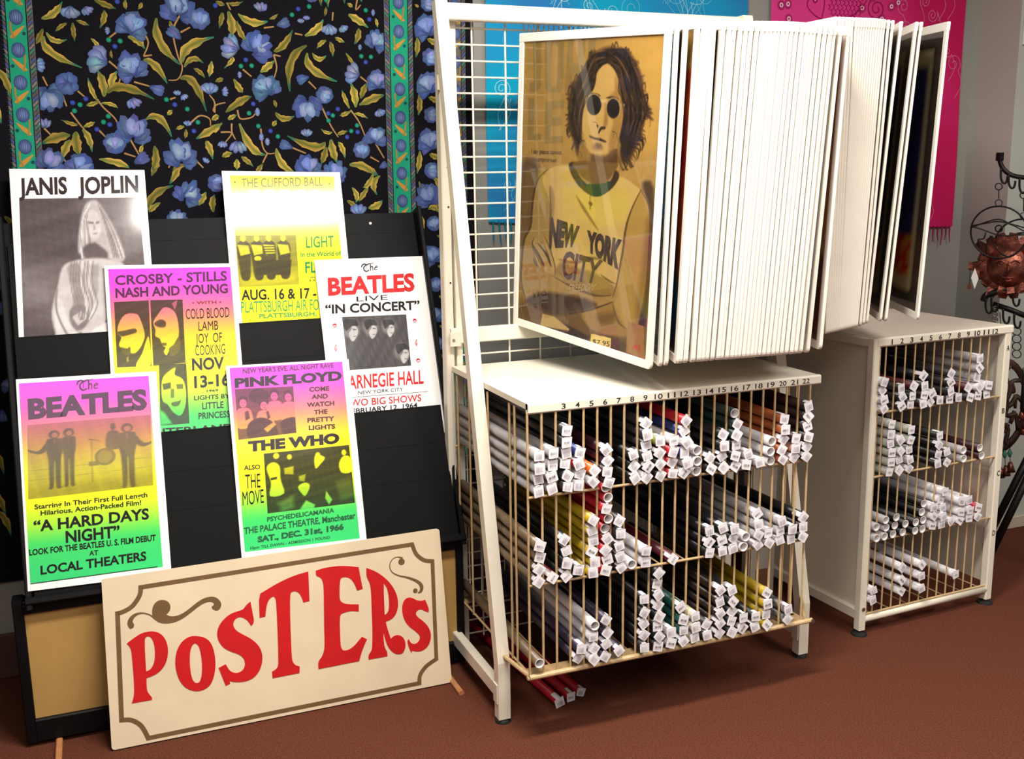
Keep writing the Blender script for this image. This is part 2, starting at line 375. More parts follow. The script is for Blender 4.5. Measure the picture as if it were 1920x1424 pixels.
'tubes2':[[0,0,3,4,0.0235,0.8222,'white',0],[0,0,2,4,0.0229,0.794,'white',0],[0,0,1,4,0.0249,0.7659,'white',0],[0,0,0,4,0.0274,0.7378,'white',0],[0,2,2,3,0.101,0.7936,'black',0],[0,2,1,3,0.1052,0.7657,'black',0],[0,2,0,3,0.101,0.7378,'black',0],[0,4,3,4,0.1805,0.8265,'black',0],[0,3,2,3,0.1435,0.798,'dark red',0],[0,3,1,3,0.1435,0.766,'black',0],[0,3,0,3,0.1408,0.7378,'black',0],[0,4,2,4,0.1859,0.7941,'black',0],[0,4,1,4,0.1874,0.7659,'black',0],[0,4,0,4,0.1854,0.7378,'black',0],[0,5,1,2,0.2227,0.766,'black',0],[0,5,0,2,0.2226,0.7378,'black',0],[0,7,3,4,0.3058,0.821,'charcoal',0],[0,7,2,4,0.2983,0.7938,'charcoal',0],[0,7,1,4,0.3007,0.7657,'charcoal',0],[0,6,0,1,0.2626,0.7396,'charcoal',0],[0,7,0,4,0.3047,0.7378,'charcoal',0],[0,10,4,5,0.4188,0.8598,'grey',0],[0,10,3,5,0.4168,0.8292,'grey',0],[0,10,2,5,0.4168,0.7983,'grey',0],[0,9,1,2,0.3832,0.7685,'dark red',0],[0,10,1,5,0.4242,0.7664,'white',0],[0,11,1,2,0.4637,0.7688,'white',0],[0,8,0,1,0.3444,0.7394,'charcoal',0],[0,9,0,2,0.3848,0.7378,'charcoal',0],[0,10,0,5,0.4242,0.7378,'charcoal',0],[0,11,0,2,0.4637,0.7378,'charcoal',0],[1,1,5,6,0.0615,0.6866,'sage',0],[1,1,4,6,0.0637,0.6542,'sage',0],[1,1,3,6,0.066,0.6237,'sage',0],[1,1,2,6,0.069,0.5948,'sage',0],[1,1,1,6,0.069,0.5643,'sage',0],[1,1,0,6,0.065,0.5338,'sage',0],[1,3,4,5,0.1467,0.6587,'sage',0],[1,2,3,4,0.1017,0.6315,'sage',0],[1,3,3,5,0.1467,0.6261,'sage',0],[1,2,2,4,0.1044,0.5966,'sage',0],[1,3,2,5,0.1466,0.5934,'sage',0],[1,2,1,4,0.1067,0.5657,'sage',0],[1,3,1,5,0.1437,0.563,'sage',0],[1,2,0,4,0.1066,0.5338,'sage',0],[1,3,0,5,0.1462,0.5338,'sage',0],[1,6,3,4,0.2663,0.6261,'black',0],[1,6,2,4,0.2642,0.5974,'black',0],[1,6,1,4,0.2663,0.5651,'black',0],[1,6,0,4,0.2663,0.5342,'black',0],[1,7,1,2,0.3051,0.5673,'black',0],[1,7,0,2,0.3058,0.5338,'black',0],[1,9,1,2,0.382,0.5619,'grey',1],[1,9,0,2,0.3848,0.5338,'grey',1],[1,11,1,2,0.4562,0.561,'maroon',1],[1,11,0,2,0.4637,0.5338,'maroon',1],[2,0,1,2,0.0295,0.3589,'grey',1],[2,0,0,2,0.0295,0.3238,'grey',1],[2,1,2,3,0.0615,0.3785,'grey',1],[2,1,1,3,0.069,0.3513,'grey',1],[2,1,0,3,0.0628,0.3238,'grey',1],[2,2,2,3,0.1084,0.3792,'black',1],[2,2,0,3,0.101,0.3238,'black',1],[2,2,1,3,0.1084,0.351,'black',1],[2,3,1,2,0.1479,0.3514,'black',1],[2,3,0,2,0.1421,0.3238,'black',1],[2,4,1,2,0.1874,0.352,'black',1],[2,4,0,2,0.1874,0.3238,'black',1],[2,5,3,4,0.2269,0.4054,'black',1],[2,5,2,4,0.2194,0.3782,'black',1],[2,5,1,4,0.2269,0.351,'black',1],[2,5,0,4,0.2194,0.3238,'black',1],[2,7,3,5,0.2983,0.4092,'white',0],[2,6,2,3,0.2621,0.3908,'white',0],[2,6,1,3,0.2663,0.3601,'white',0],[2,6,0,3,0.2663,0.3275,'white',0],[2,7,4,5,0.3058,0.4364,'white',0],[2,7,2,5,0.3058,0.3821,'white',0],[2,7,1,5,0.3053,0.3539,'white',0],[2,7,0,5,0.3058,0.3257,'white',0],[2,8,0,1,0.3453,0.3292,'white',0],[2,9,2,3,0.3848,0.3923,'white',0],[2,9,1,3,0.3848,0.3561,'white',0],[2,9,0,3,0.3848,0.3272,'white',0],[2,10,2,3,0.4242,0.3888,'white',0],[2,10,1,3,0.4242,0.3572,'white',0],[2,10,0,3,0.4242,0.329,'white',0],[2,11,1,2,0.4637,0.359,'red',0],[2,11,0,2,0.4637,0.327,'red',0],[3,3,2,3,0.1414,0.2093,'white',0],[3,3,1,3,0.1419,0.1661,'white',0],[3,3,0,3,0.1478,0.1261,'white',0],[3,5,2,3,0.2269,0.2027,'white',0],[3,5,1,3,0.2269,0.1636,'white',0],[3,5,0,3,0.2269,0.1226,'white',0],[3,9,0,1,0.3848,0.1407,'white',0],[3,0,1,2,0.0295,0.1498,'white',0],[3,0,0,2,0.0295,0.119,'white',0]],
'disp':{'Y0':2.81,'z0':0.4,'up':[0,0.342,0.9397],'n':[0,-0.9397,0.342],'L':1.0322},
'cards':{'janis':{'o':[-0.1842,3.189,1.487],'th':-0.0209,'w':0.3449,'n':0.0156,'s':1.151},'csny':{'o':[0.033,3.0786,1.2234],'th':-0.0279,'w':0.3431,'n':0.0292,'s':0.8656},'cliff':{'o':[0.3758,3.1847,1.4751],'th':-0.0262,'w':0.3362,'n':0.0156,'s':1.1384},'concert':{'o':[0.6108,3.075,1.2135],'th':-0.0052,'w':0.3286,'n':0.0292,'s':0.8551},'film':{'o':[-0.2071,2.9583,0.9463],'th':-0.0209,'w':0.3491,'n':0.0475,'s':0.5641},'rave':{'o':[0.3249,2.9557,0.9392],'th':-0.0227,'w':0.3402,'n':0.0475,'s':0.5565}},
'texts':{'janis':[['JANIS',[0.0194,-0.0763],[0.1401,-0.0718],[0.1415,-0.021],[0.0204,-0.0263],[45,32,36],0.03],['JOPLIN',[0.1677,-0.0732],[0.3254,-0.0671],[0.3273,-0.0151],[0.1692,-0.0222],[45,32,36],0.03]],'csny':[['CROSBY - STILLS',[0.024,-0.0566],[0.3224,-0.0508],[0.3236,-0.0221],[0.0248,-0.029],[75,30,70],0.02],['NASH AND YOUNG',[0.0228,-0.0925],[0.3223,-0.0877],[0.3234,-0.0591],[0.0235,-0.065],[75,30,70],0.03],['• WITH •',[0.2226,-0.1176],[0.3023,-0.1174],[0.3026,-0.1082],[0.223,-0.1085],[120,50,30],0.02],['COLD BLOOD',[0.2029,-0.159],[0.3214,-0.1574],[0.3226,-0.1281],[0.2039,-0.1301],[22,18,22],0],['LAMB',[0.2343,-0.1936],[0.2881,-0.1926],[0.2892,-0.1663],[0.2353,-0.1674],[22,18,22],0],['JOY  OF',[0.2246,-0.2291],[0.2959,-0.2279],[0.297,-0.2007],[0.2256,-0.2022],[22,18,22],0],['COOKING',[0.2209,-0.2639],[0.3019,-0.2625],[0.3031,-0.2336],[0.222,-0.2353],[22,18,22],0],['NOV',[0.2096,-0.3057],[0.2957,-0.3059],[0.2971,-0.2709],[0.2109,-0.271],[22,18,22],0.03],['13-16',[0.2119,-0.3558],[0.3075,-0.3537],[0.309,-0.318],[0.2132,-0.3206],[22,18,22],0.03],['1969',[0.2441,-0.3685],[0.2751,-0.3681],[0.2754,-0.3616],[0.2443,-0.362],[22,18,22],0.02],['LIGHTS BY',[0.2087,-0.3894],[0.3049,-0.3891],[0.3054,-0.3765],[0.2092,-0.3769],[22,18,22],0.02],['LITTLE',[0.2288,-0.4161],[0.2863,-0.4159],[0.2871,-0.3973],[0.2295,-0.3977],[22,18,22],0.02],['PRINCESS',[0.2168,-0.4434],[0.3008,-0.4429],[0.3016,-0.4244],[0.2175,-0.425],[22,18,22],0.02],['WINTERLAND',[0.0413,-0.4797],[0.3092,-0.4807],[0.31,-0.4613],[0.0418,-0.4609],[22,18,22],0.03]],'cliff':[['THE CLIFFORD BALL',[0.0511,-0.0499],[0.2904,-0.0431],[0.292,-0.0154],[0.0523,-0.023],[110,95,60],0],['★',[0.0278,-0.0391],[0.0385,-0.0385],[0.039,-0.0279],[0.0282,-0.0285],[90,70,50],0.02],['★',[0.3043,-0.042],[0.3158,-0.0414],[0.3164,-0.0305],[0.3049,-0.0311],[90,70,50],0.02],['LIGHT',[0.2227,-0.2357],[0.3059,-0.2334],[0.308,-0.1983],[0.2246,-0.2009],[30,135,60],0.01],['In the World of',[0.2041,-0.2632],[0.3247,-0.2605],[0.3256,-0.2459],[0.2049,-0.2489],[30,135,60],0.02],['FL',[0.2136,-0.3123],[0.2461,-0.3116],[0.248,-0.278],[0.2154,-0.2788],[30,135,60],0.02],['AUG. 16 & 17 -',[0.0245,-0.3885],[0.2391,-0.3893],[0.2409,-0.3569],[0.0259,-0.357],[22,18,22],0.02],['PLATTSBURGH AIR FO',[0.0208,-0.425],[0.2437,-0.4251],[0.2456,-0.3919],[0.0222,-0.3926],[60,150,90],0],['PLATTSBURGH,',[0.0697,-0.4435],[0.2352,-0.4423],[0.2359,-0.4291],[0.0703,-0.4305],[60,150,90],0.02]],'concert':[['The',[0.1391,-0.0428],[0.1854,-0.0389],[0.1875,-0.0145],[0.1411,-0.0185],[22,18,22],0],['BEATLES',[0.0271,-0.1101],[0.2918,-0.1091],[0.2972,-0.0521],[0.0315,-0.0549],[205,35,40],0.04],['LIVE',[0.1094,-0.1317],[0.2046,-0.131],[0.2059,-0.116],[0.1106,-0.1168],[22,18,22],0],['“IN CONCERT”',[0.0126,-0.1644],[0.3002,-0.1674],[0.303,-0.1377],[0.0149,-0.1356],[22,18,22],0.03],['CARNEGIE HALL',[0.0328,-0.3923],[0.2831,-0.3938],[0.287,-0.3518],[0.0361,-0.3515],[205,35,40],0.015],['NEW YORK CITY',[0.081,-0.4099],[0.217,-0.4107],[0.218,-0.4003],[0.0819,-0.3997],[22,18,22],0],['TWO BIG SHOWS',[0.0376,-0.4428],[0.2689,-0.4462],[0.2709,-0.4253],[0.0392,-0.4226],[205,35,40],0.01],['FEBRUARY 12, 1964',[0.0443,-0.4648],[0.2543,-0.4644],[0.2558,-0.4493],[0.0455,-0.4501],[22,18,22],0.02]],'film':[['The',[0.1478,-0.0417],[0.1964,-0.0384],[0.1973,-0.0098],[0.1486,-0.0133],[75,30,70],0],['BEATLES',[0.0225,-0.1083],[0.3155,-0.104],[0.3177,-0.0462],[0.0236,-0.0527],[75,30,70],0.05],['Starring In Their First Full Length',[0.0249,-0.342],[0.2997,-0.3391],[0.3001,-0.326],[0.0252,-0.3294],[22,18,22],0.02],['Hilarious, Action-Packed Film!',[0.0383,-0.3592],[0.2826,-0.358],[0.2831,-0.3449],[0.0386,-0.3465],[22,18,22],0.02],['“A HARD DAYS',[0.02,-0.3993],[0.2997,-0.3979],[0.3008,-0.3674],[0.0206,-0.3699],[22,18,22],0.03],['NIGHT”',[0.0937,-0.4363],[0.2245,-0.437],[0.2255,-0.4052],[0.0944,-0.405],[22,18,22],0.03],['LOOK FOR THE BEATLES U. S. FILM DEBUT',[0.0065,-0.458],[0.3127,-0.4562],[0.3133,-0.4397],[0.0068,-0.4422],[22,18,22],0.03],['AT',[0.1474,-0.4756],[0.1692,-0.4762],[0.1696,-0.4634],[0.1477,-0.4628],[22,18,22],0.02],['LOCAL THEATERS',[0.0302,-0.5094],[0.2857,-0.5049],[0.2866,-0.4808],[0.0307,-0.4861],[22,18,22],0.03]],'rave':[["NEW YEAR'S EVE. ALL NIGHT RAVE",[0.043,-0.0246],[0.2993,-0.0228],[0.3002,-0.008],[0.0437,-0.0103],[75,30,70],0.02],['PINK FLOYD',[0.0179,-0.0638],[0.3199,-0.0616],[0.3217,-0.033],[0.0192,-0.0362],[40,15,45],0.05],['COME',[0.2231,-0.0884],[0.281,-0.0895],[0.2818,-0.0758],[0.2239,-0.0747],[60,25,30],0.04],['AND',[0.2279,-0.1101],[0.2743,-0.1111],[0.2752,-0.0974],[0.2287,-0.0965],[60,25,30],0.04],['WATCH',[0.2123,-0.1327],[0.2913,-0.133],[0.2922,-0.1193],[0.2131,-0.1191],[60,25,30],0.04],['THE',[0.2304,-0.1549],[0.2687,-0.1555],[0.2695,-0.1419],[0.2312,-0.1414],[60,25,30],0.04],['PRETTY',[0.2095,-0.1769],[0.287,-0.1775],[0.2879,-0.1638],[0.2103,-0.1634],[60,25,30],0.04],['LIGHTS',[0.2115,-0.1987],[0.2871,-0.2003],[0.2879,-0.1867],[0.2123,-0.1852],[60,25,30],0.04],['THE WHO',[0.0393,-0.2456],[0.2951,-0.2433],[0.2971,-0.2125],[0.0408,-0.2158],[30,15,20],0.06],['ALSO',[0.0237,-0.295],[0.0672,-0.296],[0.0679,-0.2829],[0.0244,-0.282],[22,18,22],0.02],['THE',[0.0238,-0.346],[0.0642,-0.3465],[0.0661,-0.3082],[0.0256,-0.3078],[22,18,22],0],['MOVE',[0.0124,-0.3916],[0.0699,-0.3899],[0.0719,-0.3517],[0.0142,-0.3537],[22,18,22],0],['PSYCHEDELICAMANIA',[0.0739,-0.4428],[0.2609,-0.4371],[0.2617,-0.4238],[0.0746,-0.4299],[35,90,60],0.03],['THE PALACE THEATRE, Manchester',[0.0093,-0.4699],[0.3198,-0.4614],[0.321,-0.4427],[0.0102,-0.452],[35,90,60],0.03],['SAT., DEC. 31st, 1966',[0.0438,-0.4963],[0.2832,-0.4884],[0.2843,-0.4708],[0.0447,-0.4792],[35,90,60],0.05],['10pm TILL DAWN - ADMISSION 1 POUND',[0.0226,-0.513],[0.2423,-0.5088],[0.2428,-0.5009],[0.023,-0.5054],[35,90,60],0.02]]},
'prints':{'csny':[[0.0145,-0.0118],[0.3351,-0.0093],[0.0016,-0.4643],[0.3336,-0.4716]],'cliff':[[0.0259,-0.0165],[0.3306,-0.0104],[0.0157,-0.4561],[0.3219,-0.4542]],'film':[[0.0129,-0.0149],[0.332,-0.0076],[-0.003,-0.5299],[0.3186,-0.5246]],'rave':[[0.0129,-0.0089],[0.3269,-0.0039],[0.0029,-0.523],[0.3255,-0.5128]]},
'photos':{'janis':[[0.0189,-0.0852],[0.3244,-0.081],[0.3308,-0.5173],[0.0101,-0.5104]],'csny1':[[0.0181,-0.1044],[0.1079,-0.1018],[0.1045,-0.2867],[0.0156,-0.2863]],'csny2':[[0.112,-0.1019],[0.1975,-0.1023],[0.1936,-0.2826],[0.1086,-0.2869]],'csny3':[[0.1233,-0.285],[0.195,-0.2842],[0.1922,-0.4526],[0.1167,-0.4539]],'cliff':[[0.0219,-0.1952],[0.1961,-0.1958],[0.1923,-0.3451],[0.0209,-0.3498]],'concert':[[0.0607,-0.1762],[0.2557,-0.1795],[0.2513,-0.3364],[0.0608,-0.3359]],'film':[[0.019,-0.1227],[0.3221,-0.1185],[0.3164,-0.3087],[0.0117,-0.3148]],'rave1':[[0.0176,-0.0673],[0.1788,-0.0699],[0.176,-0.203],[0.0159,-0.2098]],'rave2':[[0.0807,-0.2541],[0.3218,-0.2501],[0.3225,-0.4165],[0.0772,-0.4202]]},
'marks':{'dots':[[0.0364,-0.1999],[0.2801,-0.2],[0.2752,-0.3223]],'clefs':[[0.0313,-0.2689],[0.2761,-0.2692]],'cline':[[0.0499,-0.4165],[0.2935,-0.4191]],'fline':[[0.0054,-0.5289],[0.3115,-0.5246]],'cyan':[[0.0663,-0.057],[0.2906,-0.0554],[0.2887,-0.0762],[0.0647,-0.0772]],'cut':[[0.0677,-0.4573],[0.233,-0.4564]],'crule':[[0.1985,-0.273],[0.3212,-0.2689]],'note':[[0.2254,-0.3355],[0.237,-0.3348]]},
'sign':{'x':-0.046,'y':2.677,'up':[0,0.1747,0.9846],'n':[0,-0.9846,0.1747],'w':0.9035,'h':0.441},
'letters':[[[[0.0473,0.2697],[0.0639,0.2804],[0.0848,0.2905],[0.1051,0.2922],[0.1221,0.288],[0.1357,0.2769],[0.1444,0.2599],[0.1475,0.2377],[0.1431,0.2107],[0.1311,0.1897],[0.1126,0.1762],[0.0875,0.1708],[0.0861,0.1536],[0.0861,0.1367],[0.091,0.1265],[0.0969,0.1176],[0.0955,0.1117],[0.0462,0.1124],[0.0513,0.1251],[0.0549,0.1413],[0.0566,0.1777],[0.0568,0.2236],[0.0569,0.2481],[0.0537,0.2609]],[[0.0923,0.2769],[0.1012,0.2806],[0.1093,0.2739],[0.1141,0.2561],[0.1144,0.2314],[0.11,0.2075],[0.0994,0.1911],[0.0882,0.1886],[0.0889,0.2207],[0.0901,0.2512]]],[[[0.2196,0.2599],[0.2456,0.2497],[0.2601,0.2267],[0.2644,0.1882],[0.2597,0.1513],[0.2467,0.1223],[0.2278,0.1119],[0.207,0.1119],[0.1842,0.1236],[0.1685,0.1469],[0.1616,0.1762],[0.1616,0.2041],[0.1683,0.2308],[0.1833,0.2514],[0.2018,0.2606]],[[0.2164,0.2408],[0.2247,0.2331],[0.2285,0.2074],[0.2288,0.176],[0.225,0.1485],[0.2178,0.1342],[0.2088,0.1335],[0.2007,0.1438],[0.1976,0.1694],[0.1984,0.2004],[0.2023,0.2246],[0.2087,0.2375]]],[[[0.3675,0.3275],[0.3706,0.2988],[0.3729,0.2697],[0.3638,0.2612],[0.3599,0.2705],[0.3525,0.2818],[0.3407,0.2901],[0.3282,0.2902],[0.3192,0.2818],[0.3168,0.2693],[0.3239,0.2552],[0.3394,0.2425],[0.3604,0.2273],[0.3782,0.2068],[0.3863,0.1866],[0.3863,0.1635],[0.378,0.139],[0.3626,0.1218],[0.3452,0.115],[0.3257,0.1145],[0.308,0.1179],[0.2947,0.1234],[0.2963,0.1159],[0.2842,0.1125],[0.2702,0.1637],[0.2891,0.1701],[0.2925,0.1623],[0.2971,0.1515],[0.3087,0.1421],[0.3224,0.1409],[0.3341,0.1473],[0.3399,0.1606],[0.3379,0.1768],[0.3266,0.1903],[0.3055,0.2013],[0.2874,0.2146],[0.2755,0.2353],[0.2731,0.2556],[0.2788,0.2745],[0.2939,0.2918],[0.3142,0.304],[0.3366,0.3074],[0.3479,0.3098],[0.3542,0.3188]],None],[[[0.3912,0.3429],[0.4131,0.3523],[0.4396,0.364],[0.4689,0.3739],[0.4983,0.381],[0.5296,0.3849],[0.5258,0.3035],[0.5089,0.3019],[0.5046,0.3201],[0.4971,0.333],[0.4859,0.3377],[0.4771,0.3348],[0.4735,0.3194],[0.4689,0.256],[0.4663,0.1982],[0.4644,0.1519],[0.4676,0.1396],[0.4742,0.132],[0.4839,0.1278],[0.4818,0.1098],[0.4085,0.1092],[0.4081,0.1275],[0.4168,0.1302],[0.4244,0.1361],[0.4274,0.1471],[0.4311,0.2045],[0.4337,0.2621],[0.4356,0.3111],[0.4349,0.3257],[0.4297,0.3317],[0.4195,0.3282],[0.4097,0.3125],[0.4033,0.2803],[0.388,0.2795]],None],[[[0.55,0.3838],[0.5733,0.3881],[0.608,0.3882],[0.6395,0.3837],[0.6703,0.3755],[0.677,0.3131],[0.6606,0.311],[0.6544,0.3327],[0.6445,0.3486],[0.6291,0.3551],[0.6177,0.3528],[0.6134,0.3392],[0.609,0.2954],[0.6136,0.2852],[0.6272,0.2772],[0.662,0.2708],[0.6604,0.2512],[0.6415,0.2566],[0.619,0.2556],[0.6075,0.2512],[0.604,0.2296],[0.6019,0.1855],[0.6013,0.1601],[0.6068,0.1496],[0.621,0.1476],[0.6394,0.1564],[0.6534,0.1699],[0.6639,0.1786],[0.677,0.1689],[0.6683,0.1544],[0.6566,0.1309],[0.6501,0.1119],[0.5345,0.1107],[0.5347,0.1312],[0.546,0.1417],[0.5535,0.1562],[0.5572,0.1744],[0.5599,0.2245],[0.5646,0.2869],[0.568,0.3337],[0.5666,0.3544],[0.5603,0.3649],[0.5497,0.3697]],None],[[[0.6922,0.37],[0.7149,0.3585],[0.7394,0.3386],[0.7603,0.3127],[0.7741,0.2814],[0.7759,0.2519],[0.7679,0.2273],[0.7535,0.2136],[0.735,0.2096],[0.7369,0.1938],[0.7418,0.1735],[0.7454,0.1583],[0.7543,0.1649],[0.7676,0.1658],[0.7803,0.1586],[0.7873,0.1428],[0.7856,0.1235],[0.7762,0.1106],[0.7628,0.1098],[0.7486,0.1173],[0.7368,0.134],[0.7302,0.153],[0.7259,0.1796],[0.7245,0.1637],[0.7249,0.1378],[0.7319,0.1236],[0.7315,0.1107],[0.6769,0.1111],[0.677,0.124],[0.6858,0.132],[0.6901,0.1441],[0.6943,0.1851],[0.6974,0.2489],[0.6999,0.2966],[0.6991,0.3256],[0.69,0.3447]],[[0.7388,0.3194],[0.7464,0.3052],[0.7494,0.2822],[0.7489,0.2564],[0.7456,0.2375],[0.7367,0.2294],[0.7334,0.2299],[0.7349,0.2587],[0.736,0.2908]]],[[[0.8555,0.2528],[0.8649,0.2241],[0.8624,0.2153],[0.8526,0.2196],[0.8432,0.2277],[0.8296,0.2267],[0.8238,0.2179],[0.828,0.2074],[0.8436,0.1933],[0.8574,0.1761],[0.8648,0.1552],[0.8622,0.1326],[0.8505,0.115],[0.8328,0.1068],[0.8162,0.1088],[0.8048,0.1135],[0.8026,0.1074],[0.7969,0.1182],[0.7923,0.1435],[0.7977,0.1481],[0.8018,0.1369],[0.8113,0.1303],[0.8233,0.133],[0.8309,0.1431],[0.8302,0.1547],[0.8179,0.1683],[0.7993,0.1862],[0.7878,0.2077],[0.7844,0.2343],[0.7883,0.2531],[0.7977,0.2652],[0.8096,0.2675],[0.8225,0.2612],[0.8319,0.2541],[0.8452,0.2509]],None]],
'sborder':[[0.0935,0.4101],[0.0889,0.3894],[0.0697,0.3651],[0.0474,0.3541],[0.0316,0.3516],[0.0179,0.0738],[0.0416,0.0689],[0.0642,0.0488],[0.0785,0.0135],[0.8184,0.0162],[0.822,0.0384],[0.8424,0.0607],[0.8744,0.0762],[0.8867,0.36],[0.8618,0.367],[0.84,0.3882],[0.8307,0.4172]],
'scroll1':[[0.0589,0.3058],[0.0527,0.316],[0.0537,0.3281],[0.0633,0.3402],[0.078,0.3459],[0.0951,0.344],[0.1089,0.337],[0.1156,0.3313],[0.1159,0.3451],[0.1209,0.3596],[0.1318,0.3686],[0.1464,0.3687],[0.1589,0.3611],[0.163,0.348],[0.1597,0.3362],[0.1502,0.3285],[0.1571,0.3233],[0.1685,0.3201],[0.1864,0.3224],[0.2049,0.3317],[0.2237,0.3441],[0.2456,0.3561],[0.2668,0.358],[0.2814,0.3525],[0.2908,0.3393],[0.2914,0.3282],[0.2845,0.3183],[0.2754,0.3177],[0.2669,0.3244],[0.266,0.3309],[0.2722,0.333],[0.2727,0.3392],[0.2642,0.3447],[0.2475,0.3433],[0.2288,0.3339],[0.2099,0.3215],[0.1882,0.3096],[0.1672,0.3039],[0.1467,0.3044],[0.1298,0.3104],[0.1191,0.3214],[0.11,0.3332],[0.0948,0.3403],[0.0804,0.3403],[0.0698,0.3329],[0.0652,0.323],[0.0698,0.3161],[0.0668,0.3075]],
'scroll2':[[0.7993,0.3812],[0.7865,0.387],[0.7731,0.3851],[0.7622,0.3738],[0.7602,0.358],[0.7679,0.3439],[0.7852,0.3331],[0.8078,0.3247],[0.8302,0.3131],[0.8444,0.301],[0.8484,0.289],[0.8441,0.2782],[0.8354,0.2754]],
'scroll2d':[[0.7952,0.3721],[0.8287,0.283]],
'pan1':[[[1.273,2.244,0.97],[1.279,2.18,1.785],[1.151,2.85,1.019]],[[1.2926,2.2321,0.9773],[1.29,2.1691,1.7893],[1.46,2.85,1.0273]],[[1.3032,2.2213,0.9804],[1.3072,2.1583,1.7924],[1.4739,2.85,1.0304]],[[1.3265,2.2071,0.9852],[1.3294,2.1441,1.7932],[1.4877,2.85,1.0352]],[[1.3298,2.2,0.9867],[1.3405,2.137,1.7923],[1.5016,2.85,1.0367]],[[1.3416,2.1945,0.9878],[1.349,2.1315,1.7917],[1.5155,2.85,1.0378]],[[1.3593,2.1883,0.989],[1.3585,2.1253,1.7909],[1.5294,2.85,1.039]],[[1.375,2.1882,0.989],[1.384,2.1252,1.7905],[1.5432,2.85,1.039]],[[1.3859,2.1884,0.9889],[1.3999,2.1254,1.7903],[1.5571,2.85,1.0389]],[[1.3984,2.1885,0.9889],[1.4129,2.1255,1.7902],[1.571,2.85,1.0389]],[[1.4145,2.1887,0.9888],[1.4303,2.1257,1.7899],[1.5848,2.85,1.0388]],[[1.4319,2.1888,0.9887],[1.4449,2.1258,1.7897],[1.5987,2.85,1.0387]],[[1.4415,2.1889,0.9886],[1.4595,2.1259,1.7901],[1.6126,2.85,1.0386]],[[1.4578,2.1891,0.9883],[1.4757,2.1261,1.7906],[1.6265,2.85,1.0383]],[[1.4717,2.1892,0.9881],[1.4905,2.1262,1.7911],[1.6403,2.85,1.0381]],[[1.4824,2.1893,0.9879],[1.5023,2.1263,1.7914],[1.6542,2.85,1.0379]],[[1.4928,2.1894,0.9878],[1.5128,2.1264,1.7917],[1.6681,2.85,1.0378]],[[1.5062,2.1895,0.9876],[1.5247,2.1265,1.7921],[1.6819,2.85,1.0376]],[[1.5183,2.1896,0.9875],[1.5337,2.1266,1.7924],[1.6958,2.85,1.0375]],[[1.5302,2.1898,0.9874],[1.5472,2.1268,1.7928],[1.7097,2.85,1.0374]],[[1.5403,2.1899,0.9873],[1.5593,2.1269,1.7931],[1.7235,2.85,1.0373]],[[1.5533,2.19,0.9872],[1.5729,2.127,1.7931],[1.7374,2.85,1.0372]],[[1.5679,2.1901,0.987],[1.5867,2.1271,1.7928],[1.7513,2.85,1.037]],[[1.5815,2.1902,0.9869],[1.602,2.1272,1.7924],[1.7652,2.85,1.0369]],[[1.5957,2.1904,0.9868],[1.6158,2.1274,1.7921],[1.779,2.85,1.0368]],[[1.6082,2.1905,0.9868],[1.6266,2.1275,1.7918],[1.7929,2.85,1.0368]],[[1.6226,2.1906,0.9867],[1.6375,2.1276,1.7916],[1.8068,2.85,1.0367]],[[1.638,2.1907,0.9867],[1.653,2.1277,1.7912],[1.8206,2.85,1.0367]],[[1.6539,2.1908,0.9867],[1.6687,2.1278,1.7908],[1.8345,2.85,1.0367]],[[1.6672,2.191,0.9867],[1.6844,2.128,1.7904],[1.8484,2.85,1.0367]],[[1.6854,2.1943,0.986],[1.698,2.1313,1.7906],[1.8623,2.85,1.036]],[[1.7144,2.2031,0.9841],[1.724,2.1401,1.7915],[1.8761,2.85,1.0341]],[[1.7637,2.213,0.9876],[1.7559,2.15,1.7926],[1.89,2.85,1.0376]]],
